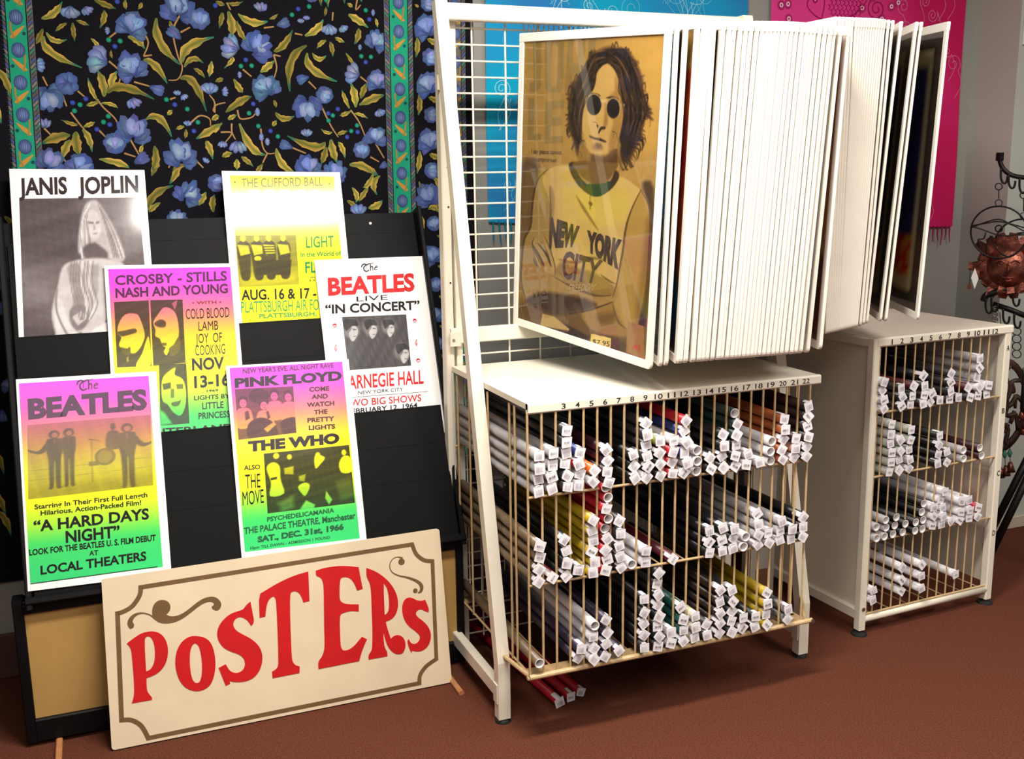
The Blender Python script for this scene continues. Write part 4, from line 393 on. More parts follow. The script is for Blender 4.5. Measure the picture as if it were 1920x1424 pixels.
'tap':{'fl':[[0.004,1.906,0.0209,'c',-90],[0.048,1.913,0.0139,'c',-60],[0.164,1.886,0.0383,'o',70],[0.289,1.939,0.0418,'o',90],[0.347,1.904,0.0314,'r',90],[0.275,1.861,0.0227,'b',140],[0.062,1.785,0.0331,'c',160],[0.146,1.77,0.0383,'o',110],[-0.021,1.718,0.0321,'r',-30],[-0.068,1.674,0.0366,'o',-80],[-0.084,1.766,0.0157,'c',0],[0.215,1.706,0.0216,'b',-20],[0.15,1.667,0.0174,'c',-70],[0.361,1.712,0.0209,'c',90],[0.27,1.697,0.0091,'c',90],[0.289,1.686,0.0098,'c',-60],[-0.089,1.61,0.0157,'c',90],[0.145,1.598,0.0411,'o',80],[0.09,1.555,0.0321,'r',90],[0.157,1.511,0.023,'b',30],[0.268,1.53,0.0418,'o',90],[-0.08,1.512,0.0349,'o',60],[-0.003,1.499,0.0349,'o',60],[0.293,1.612,0.0098,'c',90],[0.096,1.862,0.0084,'c',180],[0.337,1.506,0.0091,'c',60],[0.522,1.944,0.0162,'c',90],[0.584,1.9,0.0201,'b',20],[0.636,1.909,0.0086,'c',90],[0.653,1.918,0.0086,'c',90],[0.427,1.83,0.0306,'c',160],[0.512,1.84,0.0403,'o',50],[0.72,1.886,0.0198,'c',-90],[0.763,1.891,0.0129,'c',-60],[0.865,1.864,0.0316,'o',70],[0.518,1.723,0.0377,'o',120],[0.634,1.743,0.0198,'b',200],[0.697,1.697,0.0277,'r',-30],[0.645,1.655,0.0388,'o',-90],[0.784,1.762,0.0273,'c',160],[0.861,1.747,0.0316,'o',100],[0.868,1.646,0.0151,'c',-70],[0.637,1.586,0.0144,'c',90],[0.574,1.548,0.0205,'b',160],[0.519,1.56,0.0093,'c',0],[0.502,1.573,0.0093,'c',0],[0.432,1.544,0.0216,'c',-90],[0.388,1.552,0.0119,'c',-90],[0.405,1.703,0.0115,'c',0],[0.495,1.646,0.0101,'c',0],[0.852,1.58,0.0306,'o',80],[0.805,1.534,0.028,'r',90],[0.87,1.486,0.0144,'b',30],[0.638,1.492,0.0352,'o',90],[0.721,1.473,0.0316,'o',60],[0.45,1.751,0.0079,'c',180],[0.812,1.839,0.0072,'c',180],[0.857,1.941,0.0079,'c',180],[1.033,1.975,0.0253,'r',0],[1.024,1.913,0.0383,'o',110],[1.036,1.817,0.0279,'r',0],[1.024,1.74,0.0383,'o',110],[1.035,1.642,0.027,'r',0],[1.023,1.566,0.0383,'o',110],[1.03,1.469,0.0279,'r',0],[1.01,1.394,0.0366,'o',110],[0.282,1.418,0.0341,'o',60],[0.363,1.44,0.0279,'r',0],[0.631,1.491,0.031,'o',90],[0.712,1.469,0.0295,'o',60],[0.785,1.353,0.0217,'c',90],[0.241,1.343,0.0279,'o',90],[0.826,1.569,0.0248,'b',30]],'lv':[[-0.07,1.888,-0.038,1.903,-0.014,1.934,0.0096],[-0.007,1.878,-0.023,1.869,-0.038,1.855,0.0052],[0.008,1.88,0.008,1.858,0.009,1.831,0.0061],[0.018,1.886,0.033,1.881,0.05,1.874,0.0049],[-0.069,1.861,-0.08,1.839,-0.094,1.817,0.007],[-0.068,1.842,-0.056,1.802,0.021,1.761,0.0105],[-0.061,1.852,-0.042,1.831,-0.011,1.835,0.007],[0.069,1.942,0.096,1.931,0.123,1.921,0.0078],[0.091,1.915,0.09,1.896,0.077,1.868,0.0078],[0.051,1.84,0.065,1.825,0.074,1.806,0.0052],[0.101,1.81,0.1,1.798,0.103,1.787,0.0035],[0.148,1.847,0.173,1.838,0.191,1.816,0.0096],[0.229,1.901,0.234,1.836,0.285,1.776,0.0122],[0.291,1.782,0.312,1.826,0.384,1.855,0.0131],[0.295,1.769,0.32,1.793,0.349,1.782,0.0078],[0.185,1.786,0.216,1.771,0.245,1.722,0.0105],[0.282,1.736,0.318,1.726,0.348,1.646,0.0113],[0.321,1.766,0.337,1.757,0.351,1.74,0.0061],[0.373,1.788,0.368,1.764,0.363,1.744,0.0078],[0.379,1.731,0.393,1.736,0.403,1.74,0.0061],[0.072,1.683,0.072,1.719,0.061,1.756,0.0113],[0.09,1.706,0.098,1.732,0.112,1.753,0.0096],[0.082,1.693,0.125,1.71,0.206,1.678,0.0122],[0.054,1.673,0.042,1.699,0.034,1.734,0.0061],[0.058,1.67,0.039,1.663,0.023,1.659,0.0061],[0.064,1.666,0.089,1.663,0.107,1.652,0.0052],[0.179,1.621,0.215,1.626,0.246,1.573,0.0105],[-0.003,1.607,-0.019,1.609,-0.045,1.62,0.0052],[0.012,1.601,0.028,1.607,0.043,1.614,0.0061],[0.008,1.594,0.022,1.571,0.028,1.532,0.0087],[-0.025,1.578,-0.062,1.571,-0.1,1.555,0.0131],[-0.008,1.588,-0.011,1.555,-0.005,1.519,0.0131],[-0.026,1.565,-0.04,1.542,-0.052,1.512,0.0105],[0.39,1.612,0.349,1.588,0.314,1.568,0.0105],[0.34,1.561,0.349,1.544,0.357,1.509,0.0096],[0.045,1.512,0.095,1.501,0.123,1.487,0.0096],[0.196,1.548,0.197,1.51,0.184,1.48,0.0105],[0.278,1.493,0.258,1.489,0.241,1.479,0.0078],[0.283,1.603,0.271,1.6,0.259,1.595,0.0052],[0.287,1.595,0.286,1.581,0.282,1.569,0.0049],[0.362,1.622,0.372,1.628,0.383,1.633,0.007],[0.239,1.635,0.246,1.642,0.253,1.649,0.0061],[0.15,1.946,0.148,1.933,0.15,1.92,0.0052],[0.191,1.941,0.189,1.932,0.181,1.922,0.0052],[0.265,1.896,0.267,1.883,0.271,1.87,0.0049],[0.159,1.528,0.159,1.538,0.167,1.554,0.0052],[0.428,1.928,0.436,1.891,0.434,1.856,0.0117],[0.456,1.922,0.496,1.9,0.54,1.905,0.0108],[0.451,1.902,0.459,1.871,0.476,1.847,0.0081],[0.412,1.924,0.408,1.907,0.4,1.879,0.0072],[0.395,1.954,0.408,1.948,0.42,1.945,0.0063],[0.43,1.952,0.447,1.948,0.472,1.957,0.0054],[0.646,1.867,0.681,1.886,0.702,1.915,0.0108],[0.553,1.82,0.583,1.84,0.611,1.883,0.0099],[0.511,1.76,0.532,1.776,0.553,1.794,0.0099],[0.65,1.839,0.602,1.792,0.594,1.706,0.0117],[0.651,1.818,0.664,1.772,0.737,1.737,0.0117],[0.666,1.818,0.684,1.801,0.707,1.812,0.0072],[0.736,1.865,0.75,1.858,0.765,1.852,0.0063],[0.709,1.855,0.693,1.847,0.68,1.831,0.0063],[0.72,1.852,0.725,1.834,0.727,1.809,0.0072],[0.78,1.932,0.806,1.919,0.84,1.897,0.0108],[0.809,1.894,0.808,1.873,0.795,1.847,0.009],[0.778,1.964,0.787,1.959,0.794,1.954,0.0054],[0.864,1.925,0.867,1.913,0.869,1.898,0.0045],[0.767,1.821,0.782,1.8,0.791,1.786,0.005],[0.791,1.662,0.789,1.698,0.779,1.733,0.0117],[0.808,1.688,0.818,1.713,0.829,1.734,0.009],[0.803,1.669,0.846,1.688,0.882,1.7,0.0117],[0.772,1.658,0.759,1.687,0.751,1.712,0.0063],[0.775,1.65,0.755,1.641,0.74,1.637,0.0063],[0.786,1.643,0.806,1.64,0.828,1.629,0.005],[0.403,1.644,0.447,1.676,0.48,1.69,0.0108],[0.548,1.645,0.571,1.627,0.604,1.635,0.009],[0.545,1.681,0.549,1.67,0.551,1.659,0.005],[0.432,1.739,0.446,1.714,0.456,1.701,0.009],[0.44,1.612,0.471,1.544,0.51,1.522,0.0117],[0.43,1.799,0.43,1.791,0.407,1.769,0.0063],[0.537,1.605,0.543,1.613,0.55,1.622,0.0063],[0.408,1.623,0.419,1.63,0.434,1.637,0.0068],[0.366,1.626,0.375,1.631,0.383,1.635,0.0072],[0.384,1.516,0.398,1.523,0.414,1.527,0.0081],[0.426,1.509,0.425,1.494,0.424,1.478,0.009],[0.439,1.516,0.454,1.505,0.473,1.487,0.0072],[0.544,1.54,0.56,1.493,0.599,1.467,0.0108],[0.691,1.558,0.656,1.544,0.579,1.577,0.0126],[0.71,1.566,0.714,1.532,0.726,1.495,0.0117],[0.694,1.544,0.687,1.518,0.676,1.492,0.0099],[0.732,1.558,0.743,1.54,0.751,1.51,0.0081],[0.715,1.588,0.699,1.586,0.681,1.597,0.005],[0.73,1.58,0.745,1.586,0.763,1.591,0.0058],[0.764,1.491,0.818,1.479,0.853,1.456,0.0099],[0.501,1.494,0.489,1.479,0.481,1.465,0.0072],[0.712,1.951,0.711,1.938,0.707,1.924,0.0043],[0.545,1.912,0.558,1.916,0.571,1.927,0.0043],[0.364,1.591,0.371,1.594,0.39,1.615,0.0065],[0.994,1.874,0.995,1.848,0.989,1.814,0.0087],[1.028,1.871,1.047,1.863,1.064,1.854,0.0087],[0.995,1.704,0.997,1.672,0.991,1.64,0.0091],[1.027,1.695,1.047,1.688,1.064,1.677,0.0087],[0.992,1.53,0.989,1.497,0.98,1.46,0.0091],[1.024,1.52,1.041,1.513,1.059,1.504,0.0087],[1.05,1.952,1.059,1.934,1.066,1.915,0.0076],[0.99,1.971,0.997,1.967,1.004,1.964,0.0039],[1.032,1.445,1.049,1.431,1.055,1.388,0.0076],[1.014,1.347,1.032,1.353,1.051,1.336,0.0087],[0.161,1.365,0.187,1.41,0.24,1.435,0.0109],[0.182,1.464,0.196,1.494,0.205,1.509,0.0093],[0.259,1.493,0.25,1.47,0.23,1.44,0.0093],[0.2,1.387,0.177,1.372,0.168,1.36,0.0078],[0.307,1.377,0.32,1.397,0.331,1.415,0.0093],[0.348,1.356,0.347,1.384,0.355,1.407,0.0093],[0.769,1.42,0.782,1.397,0.779,1.374,0.0078],[0.82,1.419,0.802,1.397,0.788,1.377,0.0078],[0.751,1.381,0.767,1.371,0.78,1.361,0.007],[0.839,1.463,0.821,1.431,0.803,1.42,0.0078],[0.859,1.455,0.838,1.43,0.847,1.397,0.0093],[0.818,1.357,0.844,1.363,0.863,1.379,0.0109],[0.764,1.488,0.806,1.485,0.847,1.455,0.0116],[0.424,1.453,0.415,1.429,0.398,1.414,0.007]],'be':[[0.128,1.94,'u'],[0.112,1.82,'u'],[-0.011,1.666,'u'],[0.024,1.677,'u'],[0.081,1.607,'u'],[0.046,1.594,'u'],[0.261,1.664,'u'],[0.309,1.59,'u'],[0.393,1.942,'u'],[0.097,1.837,'t'],[0.127,1.835,'t'],[0.008,1.661,'t'],[-0.008,1.644,'t'],[0.079,1.63,'t'],[0.065,1.614,'t'],[0.239,1.678,'t'],[0.295,1.652,'t'],[0.322,1.615,'t'],[0.63,1.942,'u'],[0.47,1.794,'u'],[0.484,1.669,'u'],[0.53,1.591,'u'],[0.844,1.921,'u'],[0.828,1.796,'u'],[0.735,1.656,'u'],[0.705,1.643,'u'],[0.794,1.588,'u'],[0.76,1.573,'u'],[0.662,1.95,'t'],[0.611,1.925,'t'],[0.455,1.776,'t'],[0.486,1.778,'t'],[0.47,1.642,'t'],[0.495,1.605,'t'],[0.551,1.575,'t'],[0.834,1.947,'t'],[0.815,1.813,'t'],[0.845,1.812,'t'],[0.719,1.637,'t'],[0.705,1.622,'t'],[0.774,1.591,'t'],[0.793,1.608,'t'],[0.714,1.97,'t']],'sm':[[[0.302,1.924],[0.272,1.87],[0.28,1.799],[0.29,1.769],[0.276,1.736],[0.249,1.732]],[[0.185,1.87],[0.202,1.835],[0.186,1.796]],[[0.093,1.78],[0.119,1.752],[0.113,1.719],[0.086,1.699]],[[0.054,1.676],[0.069,1.653],[0.098,1.621],[0.105,1.584]],[[-0.018,1.64],[0.003,1.607],[0.014,1.594]],[[0.13,1.571],[0.152,1.524]],[[0.113,1.528],[0.142,1.518]],[[0.155,1.725],[0.196,1.714]],[[0.371,1.643],[0.373,1.673],[0.36,1.693]],[[0.304,1.615],[0.329,1.634],[0.355,1.626],[0.357,1.605]],[[-0.057,1.525],[-0.035,1.496]],[[0.118,1.858],[0.098,1.842]],[[0.243,1.513],[0.231,1.486]],[[0.306,1.51],[0.328,1.485]],[[-0.09,1.597],[-0.074,1.578]],[[-0.081,1.735],[-0.071,1.71]],[[-0.036,1.688],[-0.027,1.656]],[[0.005,1.698],[0.022,1.682]],[[0.292,1.865],[0.319,1.88]],[[0.052,1.591],[0.066,1.574]],[[0.249,1.679],[0.265,1.684]],[[0.186,1.796],[0.209,1.8]],[[0.426,1.952],[0.435,1.932]],[[0.552,1.811],[0.559,1.776],[0.55,1.745]],[[0.552,1.811],[0.572,1.807]],[[0.651,1.736],[0.672,1.715]],[[0.686,1.664],[0.712,1.606],[0.733,1.573]],[[0.775,1.654],[0.801,1.617],[0.822,1.562]],[[0.517,1.526],[0.501,1.497]],[[0.502,1.598],[0.504,1.548],[0.517,1.526],[0.539,1.526]],[[0.592,1.542],[0.632,1.525]],[[0.849,1.554],[0.875,1.509]],[[0.831,1.513],[0.858,1.498]],[[0.437,1.651],[0.444,1.626],[0.476,1.63],[0.488,1.641]],[[0.418,1.612],[0.417,1.587],[0.426,1.566]],[[0.385,1.587],[0.416,1.585],[0.397,1.559]],[[0.368,1.647],[0.376,1.664],[0.404,1.672]],[[0.46,1.767],[0.484,1.747]],[[0.528,1.886],[0.557,1.89]],[[0.81,1.753],[0.837,1.732]],[[0.733,1.937],[0.73,1.913]],[[0.809,1.976],[0.804,1.947],[0.819,1.962]],[[0.617,1.873],[0.639,1.869]]]}}

# ------------------------------------------------------------------ materials
M = dict(
    cream=mat('cream_enamel', (236, 228, 210), .42, var=.06, scale=9),
    cream2=mat('cream_sheet', (226, 217, 198), .5, var=.08, scale=5),
    white=mat('white_panel_enamel', (246, 240, 228), .4, var=.04, scale=12),
    rod=mat('tan_wire', (206, 176, 130), .4, var=.2, scale=60),
    wire=mat('white_wire', (232, 224, 206), .4, var=.08, scale=30),
    tray=mat('tan_tray', (176, 146, 104), .5, var=.2, scale=20),
    wall=mat('grey_wall_paint', (150, 149, 144), .8, var=.05, scale=3, bump=.08, bscale=120),
    wall2=mat('pale_wall_paint', (178, 182, 174), .8, var=.05, scale=3, bump=.08, bscale=120),
    base=mat('baseboard_paint', (190, 178, 160), .6, var=.1, scale=10),
    base_l=mat('brown_baseboard', (84, 58, 44), .6, var=.2, scale=14),
    carpet=mat('brown_carpet', (112, 64, 47), .95, var=.0, scale=220, bump=.9, bscale=420, rgb2=(86, 47, 34), spec=.1),
    ceil=mat('ceiling_paint', (200, 198, 190), .9, var=.03, scale=4),
    black=mat('black_laminate', (12, 12, 14), .5, spec=.2, var=.25, scale=6),
    blacksheet=mat('black_sheet', (11, 11, 13), .6, spec=.15, var=.2, scale=8),
    tan=mat('tan_hardboard', (190, 150, 86), .6, var=.1, scale=7),
    wood=mat('pale_wood', (190, 128, 80), .6, var=.25, scale=30),
    sign=mat('cream_sign_paint', (232, 212, 180), .6, var=.07, scale=8, bump=.05, bscale=500),
    red=mat('red_sign_paint', (206, 18, 24), .5, var=.1, scale=18),
    olive=mat('brown_sign_paint', (118, 88, 52), .6, var=.15, scale=25),
    card=mat('white_card', (248, 246, 244), .6, var=.02, scale=20, coat=.7, spec=.3),
    ink=mat('black_numerals', (28, 25, 22), .6),
    iron=mat('black_iron', (22, 20, 19), .45, metal=.4, var=.3, scale=40),
    copper=mat('hammered_copper', (158, 92, 76), .38, metal=.8, var=.7, scale=30, bump=.5, bscale=90),
    wooddark=mat('dark_carved_wood', (66, 42, 30), .55, var=.4, scale=25, bump=.5, bscale=60),
    steel=mat('steel_screw', (150, 146, 140), .35, metal=.9),
    rubber=mat('black_rubber', (18, 18, 18), .7),
    paperwhite=mat('rolled_paper_core', (226, 222, 220), .7, var=.08, scale=60),
    boxboard=mat('pale_carton', (196, 186, 172), .8, var=.08, scale=8),
    boxbrown=mat('brown_carton', (136, 98, 66), .8, var=.15, scale=12),
    chimebead=mat('green_glass_bead', (70, 130, 105), .2),
)
VP = vmat('printed_card', .6, coat=.5, spec=.2)
VC = vmat('printed_cloth', .9, spec=.1, grain=.18, gscale=900)
VL = vmat('printed_poster', .55, grain=.04)
VT = vmat('price_sticker', .5, grain=.05)
glz = bpy.data.materials.new('clear_plastic_glazing')
glz.use_nodes = True
_nt = glz.node_tree
_nt.nodes.remove(_nt.nodes['Principled BSDF'])
_tr = _nt.nodes.new('ShaderNodeBsdfTransparent'); _gl = _nt.nodes.new('ShaderNodeBsdfGlossy'); _mx = _nt.nodes.new('ShaderNodeMixShader'); _lw = _nt.nodes.new('ShaderNodeFresnel')
_gl.inputs['Roughness'].default_value = .03; _lw.inputs['IOR'].default_value = 1.45
_ge = _nt.nodes.new('ShaderNodeNewGeometry'); _ml = _nt.nodes.new('ShaderNodeMath'); _ml.operation = 'MULTIPLY_ADD'; _ml.inputs[1].default_value = -1.0; _ml.inputs[2].default_value = 1.0; _m2 = _nt.nodes.new('ShaderNodeMath'); _m2.operation = 'MULTIPLY'
_nt.links.new(_ge.outputs['Backfacing'], _ml.inputs[0]); _nt.links.new(_ml.outputs[0], _m2.inputs[0]); _nt.links.new(_lw.outputs['Fac'], _m2.inputs[1]); _nt.links.new(_m2.outputs[0], _mx.inputs['Fac']); _nt.links.new(_tr.outputs[0], _mx.inputs[1]); _nt.links.new(_gl.outputs[0], _mx.inputs[2])
_nt.links.new(_mx.outputs[0], _nt.nodes['Material Output'].inputs['Surface'])

# ------------------------------------------------------------------ the room
WY = 3.25
b = MB(); b.box((-3.0, -3.2, -.05), (5.2, WY + .1, 0)); tag(b.build('floor', M['carpet']), kind='structure')
b = MB(); b.box((-3.0, WY, 0), (3.256, WY + .1, 2.75)); tag(b.build('wall_back', M['wall']), kind='structure')
b = MB(); b.box((3.256, 3.03, 0), (5.2, WY + .1, 2.75)); tag(b.build('wall_right', M['wall2']), kind='structure')
b = MB(); b.box((-3.0, -3.2, 2.75), (5.2, WY + .1, 2.8)); tag(b.build('ceiling', M['ceil']), kind='structure')
b = MB(); b.cbox((3.25, 3.015, 0), (5.2, 3.03, .052), .004); tag(b.build('baseboard_right', M['base']), kind='structure')
b = MB(); b.cbox((-3.0, WY - .014, 0), (3.25, WY, .138), .004); tag(b.build('baseboard_back', M['base_l']), kind='structure')

# ------------------------------------------------------------------ printed cloths on the back wall
def fold(x, z, a=.004):
    return a * (math.sin(x * 9 + z * 2.2) + .6 * math.sin(z * 7.5 + x * 2.0) + .4 * math.sin(x * 23 + 1.3))

def cloth(name, x0, x1, z0, z1, y, colfn, parent, nx=60, nz=60, zbot=None, a=.004):
    mb = MB()
    g = []
    for j in range(nz + 1):
        for i in range(nx + 1):
            u = i / nx; v = j / nz
            zb = z0 if zbot is None else zbot(x0 + (x1 - x0) * u)
            x = x0 + (x1 - x0) * u; z = zb + (z1 - zb) * v
            g.append((x, y + fold(x, z, a), z))
    n = nx + 1
    f = [(j * n + i, j * n + i + 1, (j + 1) * n + i + 1, (j + 1) * n + i) for j in range(nz) for i in range(nx)]
    mb.add(g, f, [colfn(p) for p in g])
    return mb.build(name, VC, parent, smooth=True)

TY = 3.235
t = thing('floral_tapestry', 'black cloth hanging printed with blue roses, olive leaves and green border strips', 'tapestry', (0, TY, .3))
def P3(x, z, n, y=TY): return (x, y + fold(x, z) - .0006 - n, z)
def loc_t(o): o.location = (0, -TY, -.3); return o
loc_t(cloth('cloth', -.62, 1.18, .30, 2.35, TY, lambda p: (18, 17, 23), t))
pr = MB()
def lp(a, b, k): return tuple(a[i] + (b[i] - a[i]) * k for i in range(3))
lay = [0]
def petal(cx, cz, ang, L, W, light, dark, ruf=.12):
    lay[0] += 1; n = .0002 + .000012 * (lay[0] % 90)
    ca, sa = math.cos(ang), math.sin(ang)
    k = 12; vs = [(cx + ca * L * .45, cz + sa * L * .45)]
    for i in range(k):
        t_ = 2 * math.pi * i / k
        rr = 1 + ruf * math.sin(t_ * 3 + cx * 300)
        a_, b_ = L * (.5 - .5 * math.cos(t_) * rr), W * .5 * math.sin(t_) * rr * (1.15 if math.cos(t_) < 0 else .8)
        vs.append((cx + ca * a_ - sa * b_, cz + sa * a_ + ca * b_))
    far = [lp(dark, light, .35 if 2 < i < 10 else 0) for i in range(k)]
    pr.add([P3(x, z, n) for x, z in vs], [(0, 1 + i, 1 + (i + 1) % k) for i in range(k)], [light] + far)
LI, DK, MD = (142, 160, 200), (48, 62, 108), (90, 110, 158)
def flower(x, z, r, ty, deg):
    a = math.radians(deg); ca, sa = math.cos(a), math.sin(a)
    rnd = random.Random(int(x * 9000 + z * 7000))
    j = lambda c: tuple(min(255, v * (.88 + .24 * rnd.random())) for v in c)
    if ty == 'o':
        bx, bz = x - ca * r * .75, z - sa * r * .75
        for d in (-78, 78, -52, 52, -26, 26, 0):
            petal(bx, bz, a + math.radians(d + rnd.uniform(-8, 8)), r * (1.75 - abs(d) * .008) * rnd.uniform(.9, 1.05), r * .92, j(MD), j(DK), .2)
        for d in (-24, 16): petal(bx + ca * r * .2, bz + sa * r * .2, a + math.radians(d), r * 1.15, r * .8, j(LI), MD, .16)
    elif ty == 'r':
        for k in range(7):
            t_ = a + k * 2 * math.pi / 7 + rnd.uniform(-.2, .2)
            petal(x - math.cos(t_) * r * .15, z - math.sin(t_) * r * .15, t_, r * 1.12, r * .95, j(MD), DK)
        for d in (-35, 30, 0): petal(x - ca * r * .45, z - sa * r * .45, a + math.radians(d), r * 1.05, r * .62, j(LI), MD)
    elif ty == 'c':
        bx, bz = x - ca * r * .8, z - sa * r * .8
        for d in (-42, 42, -15, 18): petal(bx, bz, a + math.radians(d), r * 1.65, r * .85, j(LI), j(DK))
    else:
        bx, bz = x - ca * r, z - sa * r
        for d in (-14, 14, 0): petal(bx, bz, a + math.radians(d), r * 2.0, r * .75, j(MD), j(DK), .04)
def leaf(x0, z0, x1, z1, x2, z2, w, teal=True, gold=(204, 166, 80), mid=(104, 110, 46)):
    lay[0] += 1; n = .00015 + .000012 * (lay[0] % 90)
    p0, p1, p2 = np.array([x0, z0]), np.array([x1, z1]), np.array([x2, z2])
    c = 2 * p1 - .5 * (p0 + p2); K = 11; vs = []; cs = []
    rnd = random.Random(int(x0 * 8000 + z0 * 5000)); dim = rnd.uniform(.78, 1.08)
    for i in range(K + 1):
        q = i / K
        p = p0 * (1 - q) ** 2 + 2 * c * q * (1 - q) + p2 * q * q
        d = 2 * (1 - q) * (c - p0) + 2 * q * (p2 - c); d /= max(np.hypot(*d), 1e-9); nn = np.array([-d[1], d[0]])
        ww = w * math.sin(math.pi * min(q * .93 + .04, 1)) ** .8 * (1 + .16 * math.sin(q * 19 + x0 * 90))
        if teal and q > .8: ww *= .75
        g, m_ = (gold, mid)
        if teal and q > .82: g, m_ = (46, 150, 118), (24, 96, 84)
        elif q < .15: g = lp(gold, (46, 120, 90), .5)
        g2 = lp(g, (120, 128, 60), .45 + .4 * math.sin(q * 9))
        vs += [p + nn * ww, p, p - nn * ww]
        cs += [tuple(v * dim for v in g), tuple(v * dim for v in m_), tuple(v * dim for v in g2)]
    fs = []
    for i in range(K):
        for k in (0, 1): fs.append((3 * i + k, 3 * i + k + 1, 3 * i + k + 4, 3 * i + k + 3))
    pr.add([P3(q[0], q[1], n) for q in vs], fs, cs)
TP = D['tap']
for L in TP['sm']:
    stroke(pr, catmull(L, 4), [.0052 - .003 * i / (4 * len(L)) for i in range(4 * len(L) - 3)], .0001, (158, 122, 78), plane=P3)
for l in TP['lv']: leaf(*l)
for f_ in TP['fl']: flower(*f_)
for x, z, c_ in TP['be']: disk(pr, (x, z), .0072, .00125, (66, 84, 178) if c_ == 'u' else (42, 158, 124), plane=P3, rim=(40, 52, 120) if c_ == 'u' else (22, 96, 78), k=9)
rnd = random.Random(3)
# the flower column beside the right border goes on downwards behind the stand
for k in range(11):
    zc = 1.40 - .098 * k
    flower(1.02 + (k % 2) * .01, zc, .026 if k % 2 else .034, 'r' if k % 2 else 'o', 110)
    leaf(.985, zc + .035, .992, zc, .985, zc - .03, .007); leaf(1.04, zc + .06, 1.06, zc + .05, 1.075, zc + .04, .007)
# the part of the cloth seen left of the stand and below it
for k in range(40):
    x, z = rnd.uniform(-.60, -.22), rnd.uniform(.36, 2.25)
    flower(x, z, rnd.uniform(.016, .032), rnd.choice('orcb'), rnd.uniform(0, 360))
    leaf(x + .03, z + .04, x + .05, z + .01, x + .06, z - .04, .009)
for k in range(36):
    x, z = rnd.uniform(-.05, .85), rnd.uniform(1.98, 2.25)
    flower(x, z, rnd.uniform(.016, .032), rnd.choice('orcb'), rnd.uniform(0, 360)); leaf(x + .03, z + .03, x + .045, z, x + .05, z - .04, .009)
loc_t(tag(pr.build('flower_print', VC, t), kind='stuff'))
# border strips: green band between two grey plaits, with buds and orange leaves
def border(xa, xb, xc, xd, lean, z0, z1, nm):
    pr2 = MB(); K = 40
    X = lambda x, z: x + lean * (z - 1.9)
    def strip(a, c, n, colf):
        vs = []; cs = []
        for j in range(K + 1):
            z = z0 + (z1 - z0) * j / K
            vs += [P3(X(a, z), z, n), P3(X(c, z), z, n)]; cs += [colf(z)] * 2
        pr2.add(vs, [(2 * j, 2 * j + 1, 2 * j + 3, 2 * j + 2) for j in range(K)], cs)
    strip(xa, xd, .0003, lambda z: (104, 98, 92)); strip(xb, xc, .0006, lambda z: (34, 150, 116))
    for x in (xa, xb, xc, xd): strip(x - .0012, x + .0012, .0009, lambda z: (14, 20, 24))
    z = z0 + .005; i = 0; P4 = lambda x, z, n: P3(X(x, z), z, n)
    while z < z1:
        for xm, s_ in (((xa + xb) / 2, 1), ((xc + xd) / 2, -1)):
            c_ = ((74, 84, 132), (86, 82, 80), (62, 120, 100), (122, 114, 108))[(i + (s_ > 0)) % 4]
            stroke(pr2, [(xm - .005, z + .007 * s_), (xm + .005, z - .007 * s_)], .007, .0008, c_, plane=P4)
            stroke(pr2, [(xm - .006, z + .012 * s_), (xm + .006, z - .002 * s_)], .002, .0009, (44, 46, 60), plane=P4)
        z += .0125; i += 1
    z = z0 + .03; i = 0; xm = (xb + xc) / 2
    while z < z1:
        disk(pr2, (X(xm, z), z), .0175, .0012, (124, 142, 188), plane=P3, rim=(48, 66, 112), ry=.0205, k=12)
        for k in range(4):
            stroke(pr2, catmull([(X(xm, z) - .012 + .006 * k, z + .016), (X(xm, z) - .009 + .005 * k, z), (X(xm, z) - .006 + .003 * k, z - .017)], 3), .0014, .0015, (58, 74, 122), plane=P3)
        zz = z - .042; s_ = 1 if i % 2 else -1
        stroke(pr2, catmull([(X(xm - .018 * s_, z), z - .022), (X(xm + .004 * s_, zz), zz), (X(xm + .018 * s_, zz), zz - .012)], 4), [.003, .005, .008, .011, .012, .011, .009, .006, .003], .0010, (190, 138, 62), plane=P3)
        stroke(pr2, catmull([(X(xm + .016 * s_, z), z - .012), (X(xm + .014 * s_, zz), zz + .004), (X(xm + .008 * s_, zz), zz - .014)], 4), .005, .0011, (150, 128, 66), plane=P3)
        disk(pr2, (X(xm - .017 * s_, zz), zz), .005, .0012, (28, 74, 76), plane=P3, k=7)
        z += .0855; i += 1
    loc_t(tag(pr2.build(nm, VC, t), kind='stuff'))
border(.889, .907, .965, .981, .0145, .32, 2.3, 'border_strip')
border(-.168, -.158, -.107, -.089, .028, .32, 2.3, 'border_strip')
border(1.085, 1.100, 1.140, 1.155, .01, .32, 2.3, 'border_strip')

def swirl(mb, x, z, r, turns, w, col, pl, sgn=1, a0=0):
    P = []
    for i in range(int(18 * turns) + 1):
        q = i / (18 * turns); an = a0 + sgn * q * turns * 2 * math.pi
        P.append((x + r * (1 - q * .85) * math.cos(an), z + r * (1 - q * .85) * math.sin(an)))
    stroke(mb, P, w, .0004, col, plane=pl)
    return P[0]
def fringe(parent, x0, x1, zb, y, col, off):
    mb = MB(); n = int((x1 - x0) / .021)
    for i in range(n):
        x = x0 + (x1 - x0) * (i + .5) / n; z = zb(x)
        pts = [(x, y + fold(x, z), z + .004), (x + .002 * math.sin(i), y - .002, z - .03), (x + .005 * math.sin(i * 1.7), y - .003, z - .062 - .012 * math.sin(i * 2.3))]
        mb.tube(pts, [.0032, .0026, .0016], 5, col)
    o = mb.build('fringe', VC, parent); o.location = off; tag(o, kind='stuff')
rb = np.random.RandomState(5)
BY = 3.236
t = thing('blue_sarong', 'turquoise batik cloth with pale swirls hung behind the wire rack', 'cloth', (1.7, BY, 1.30))
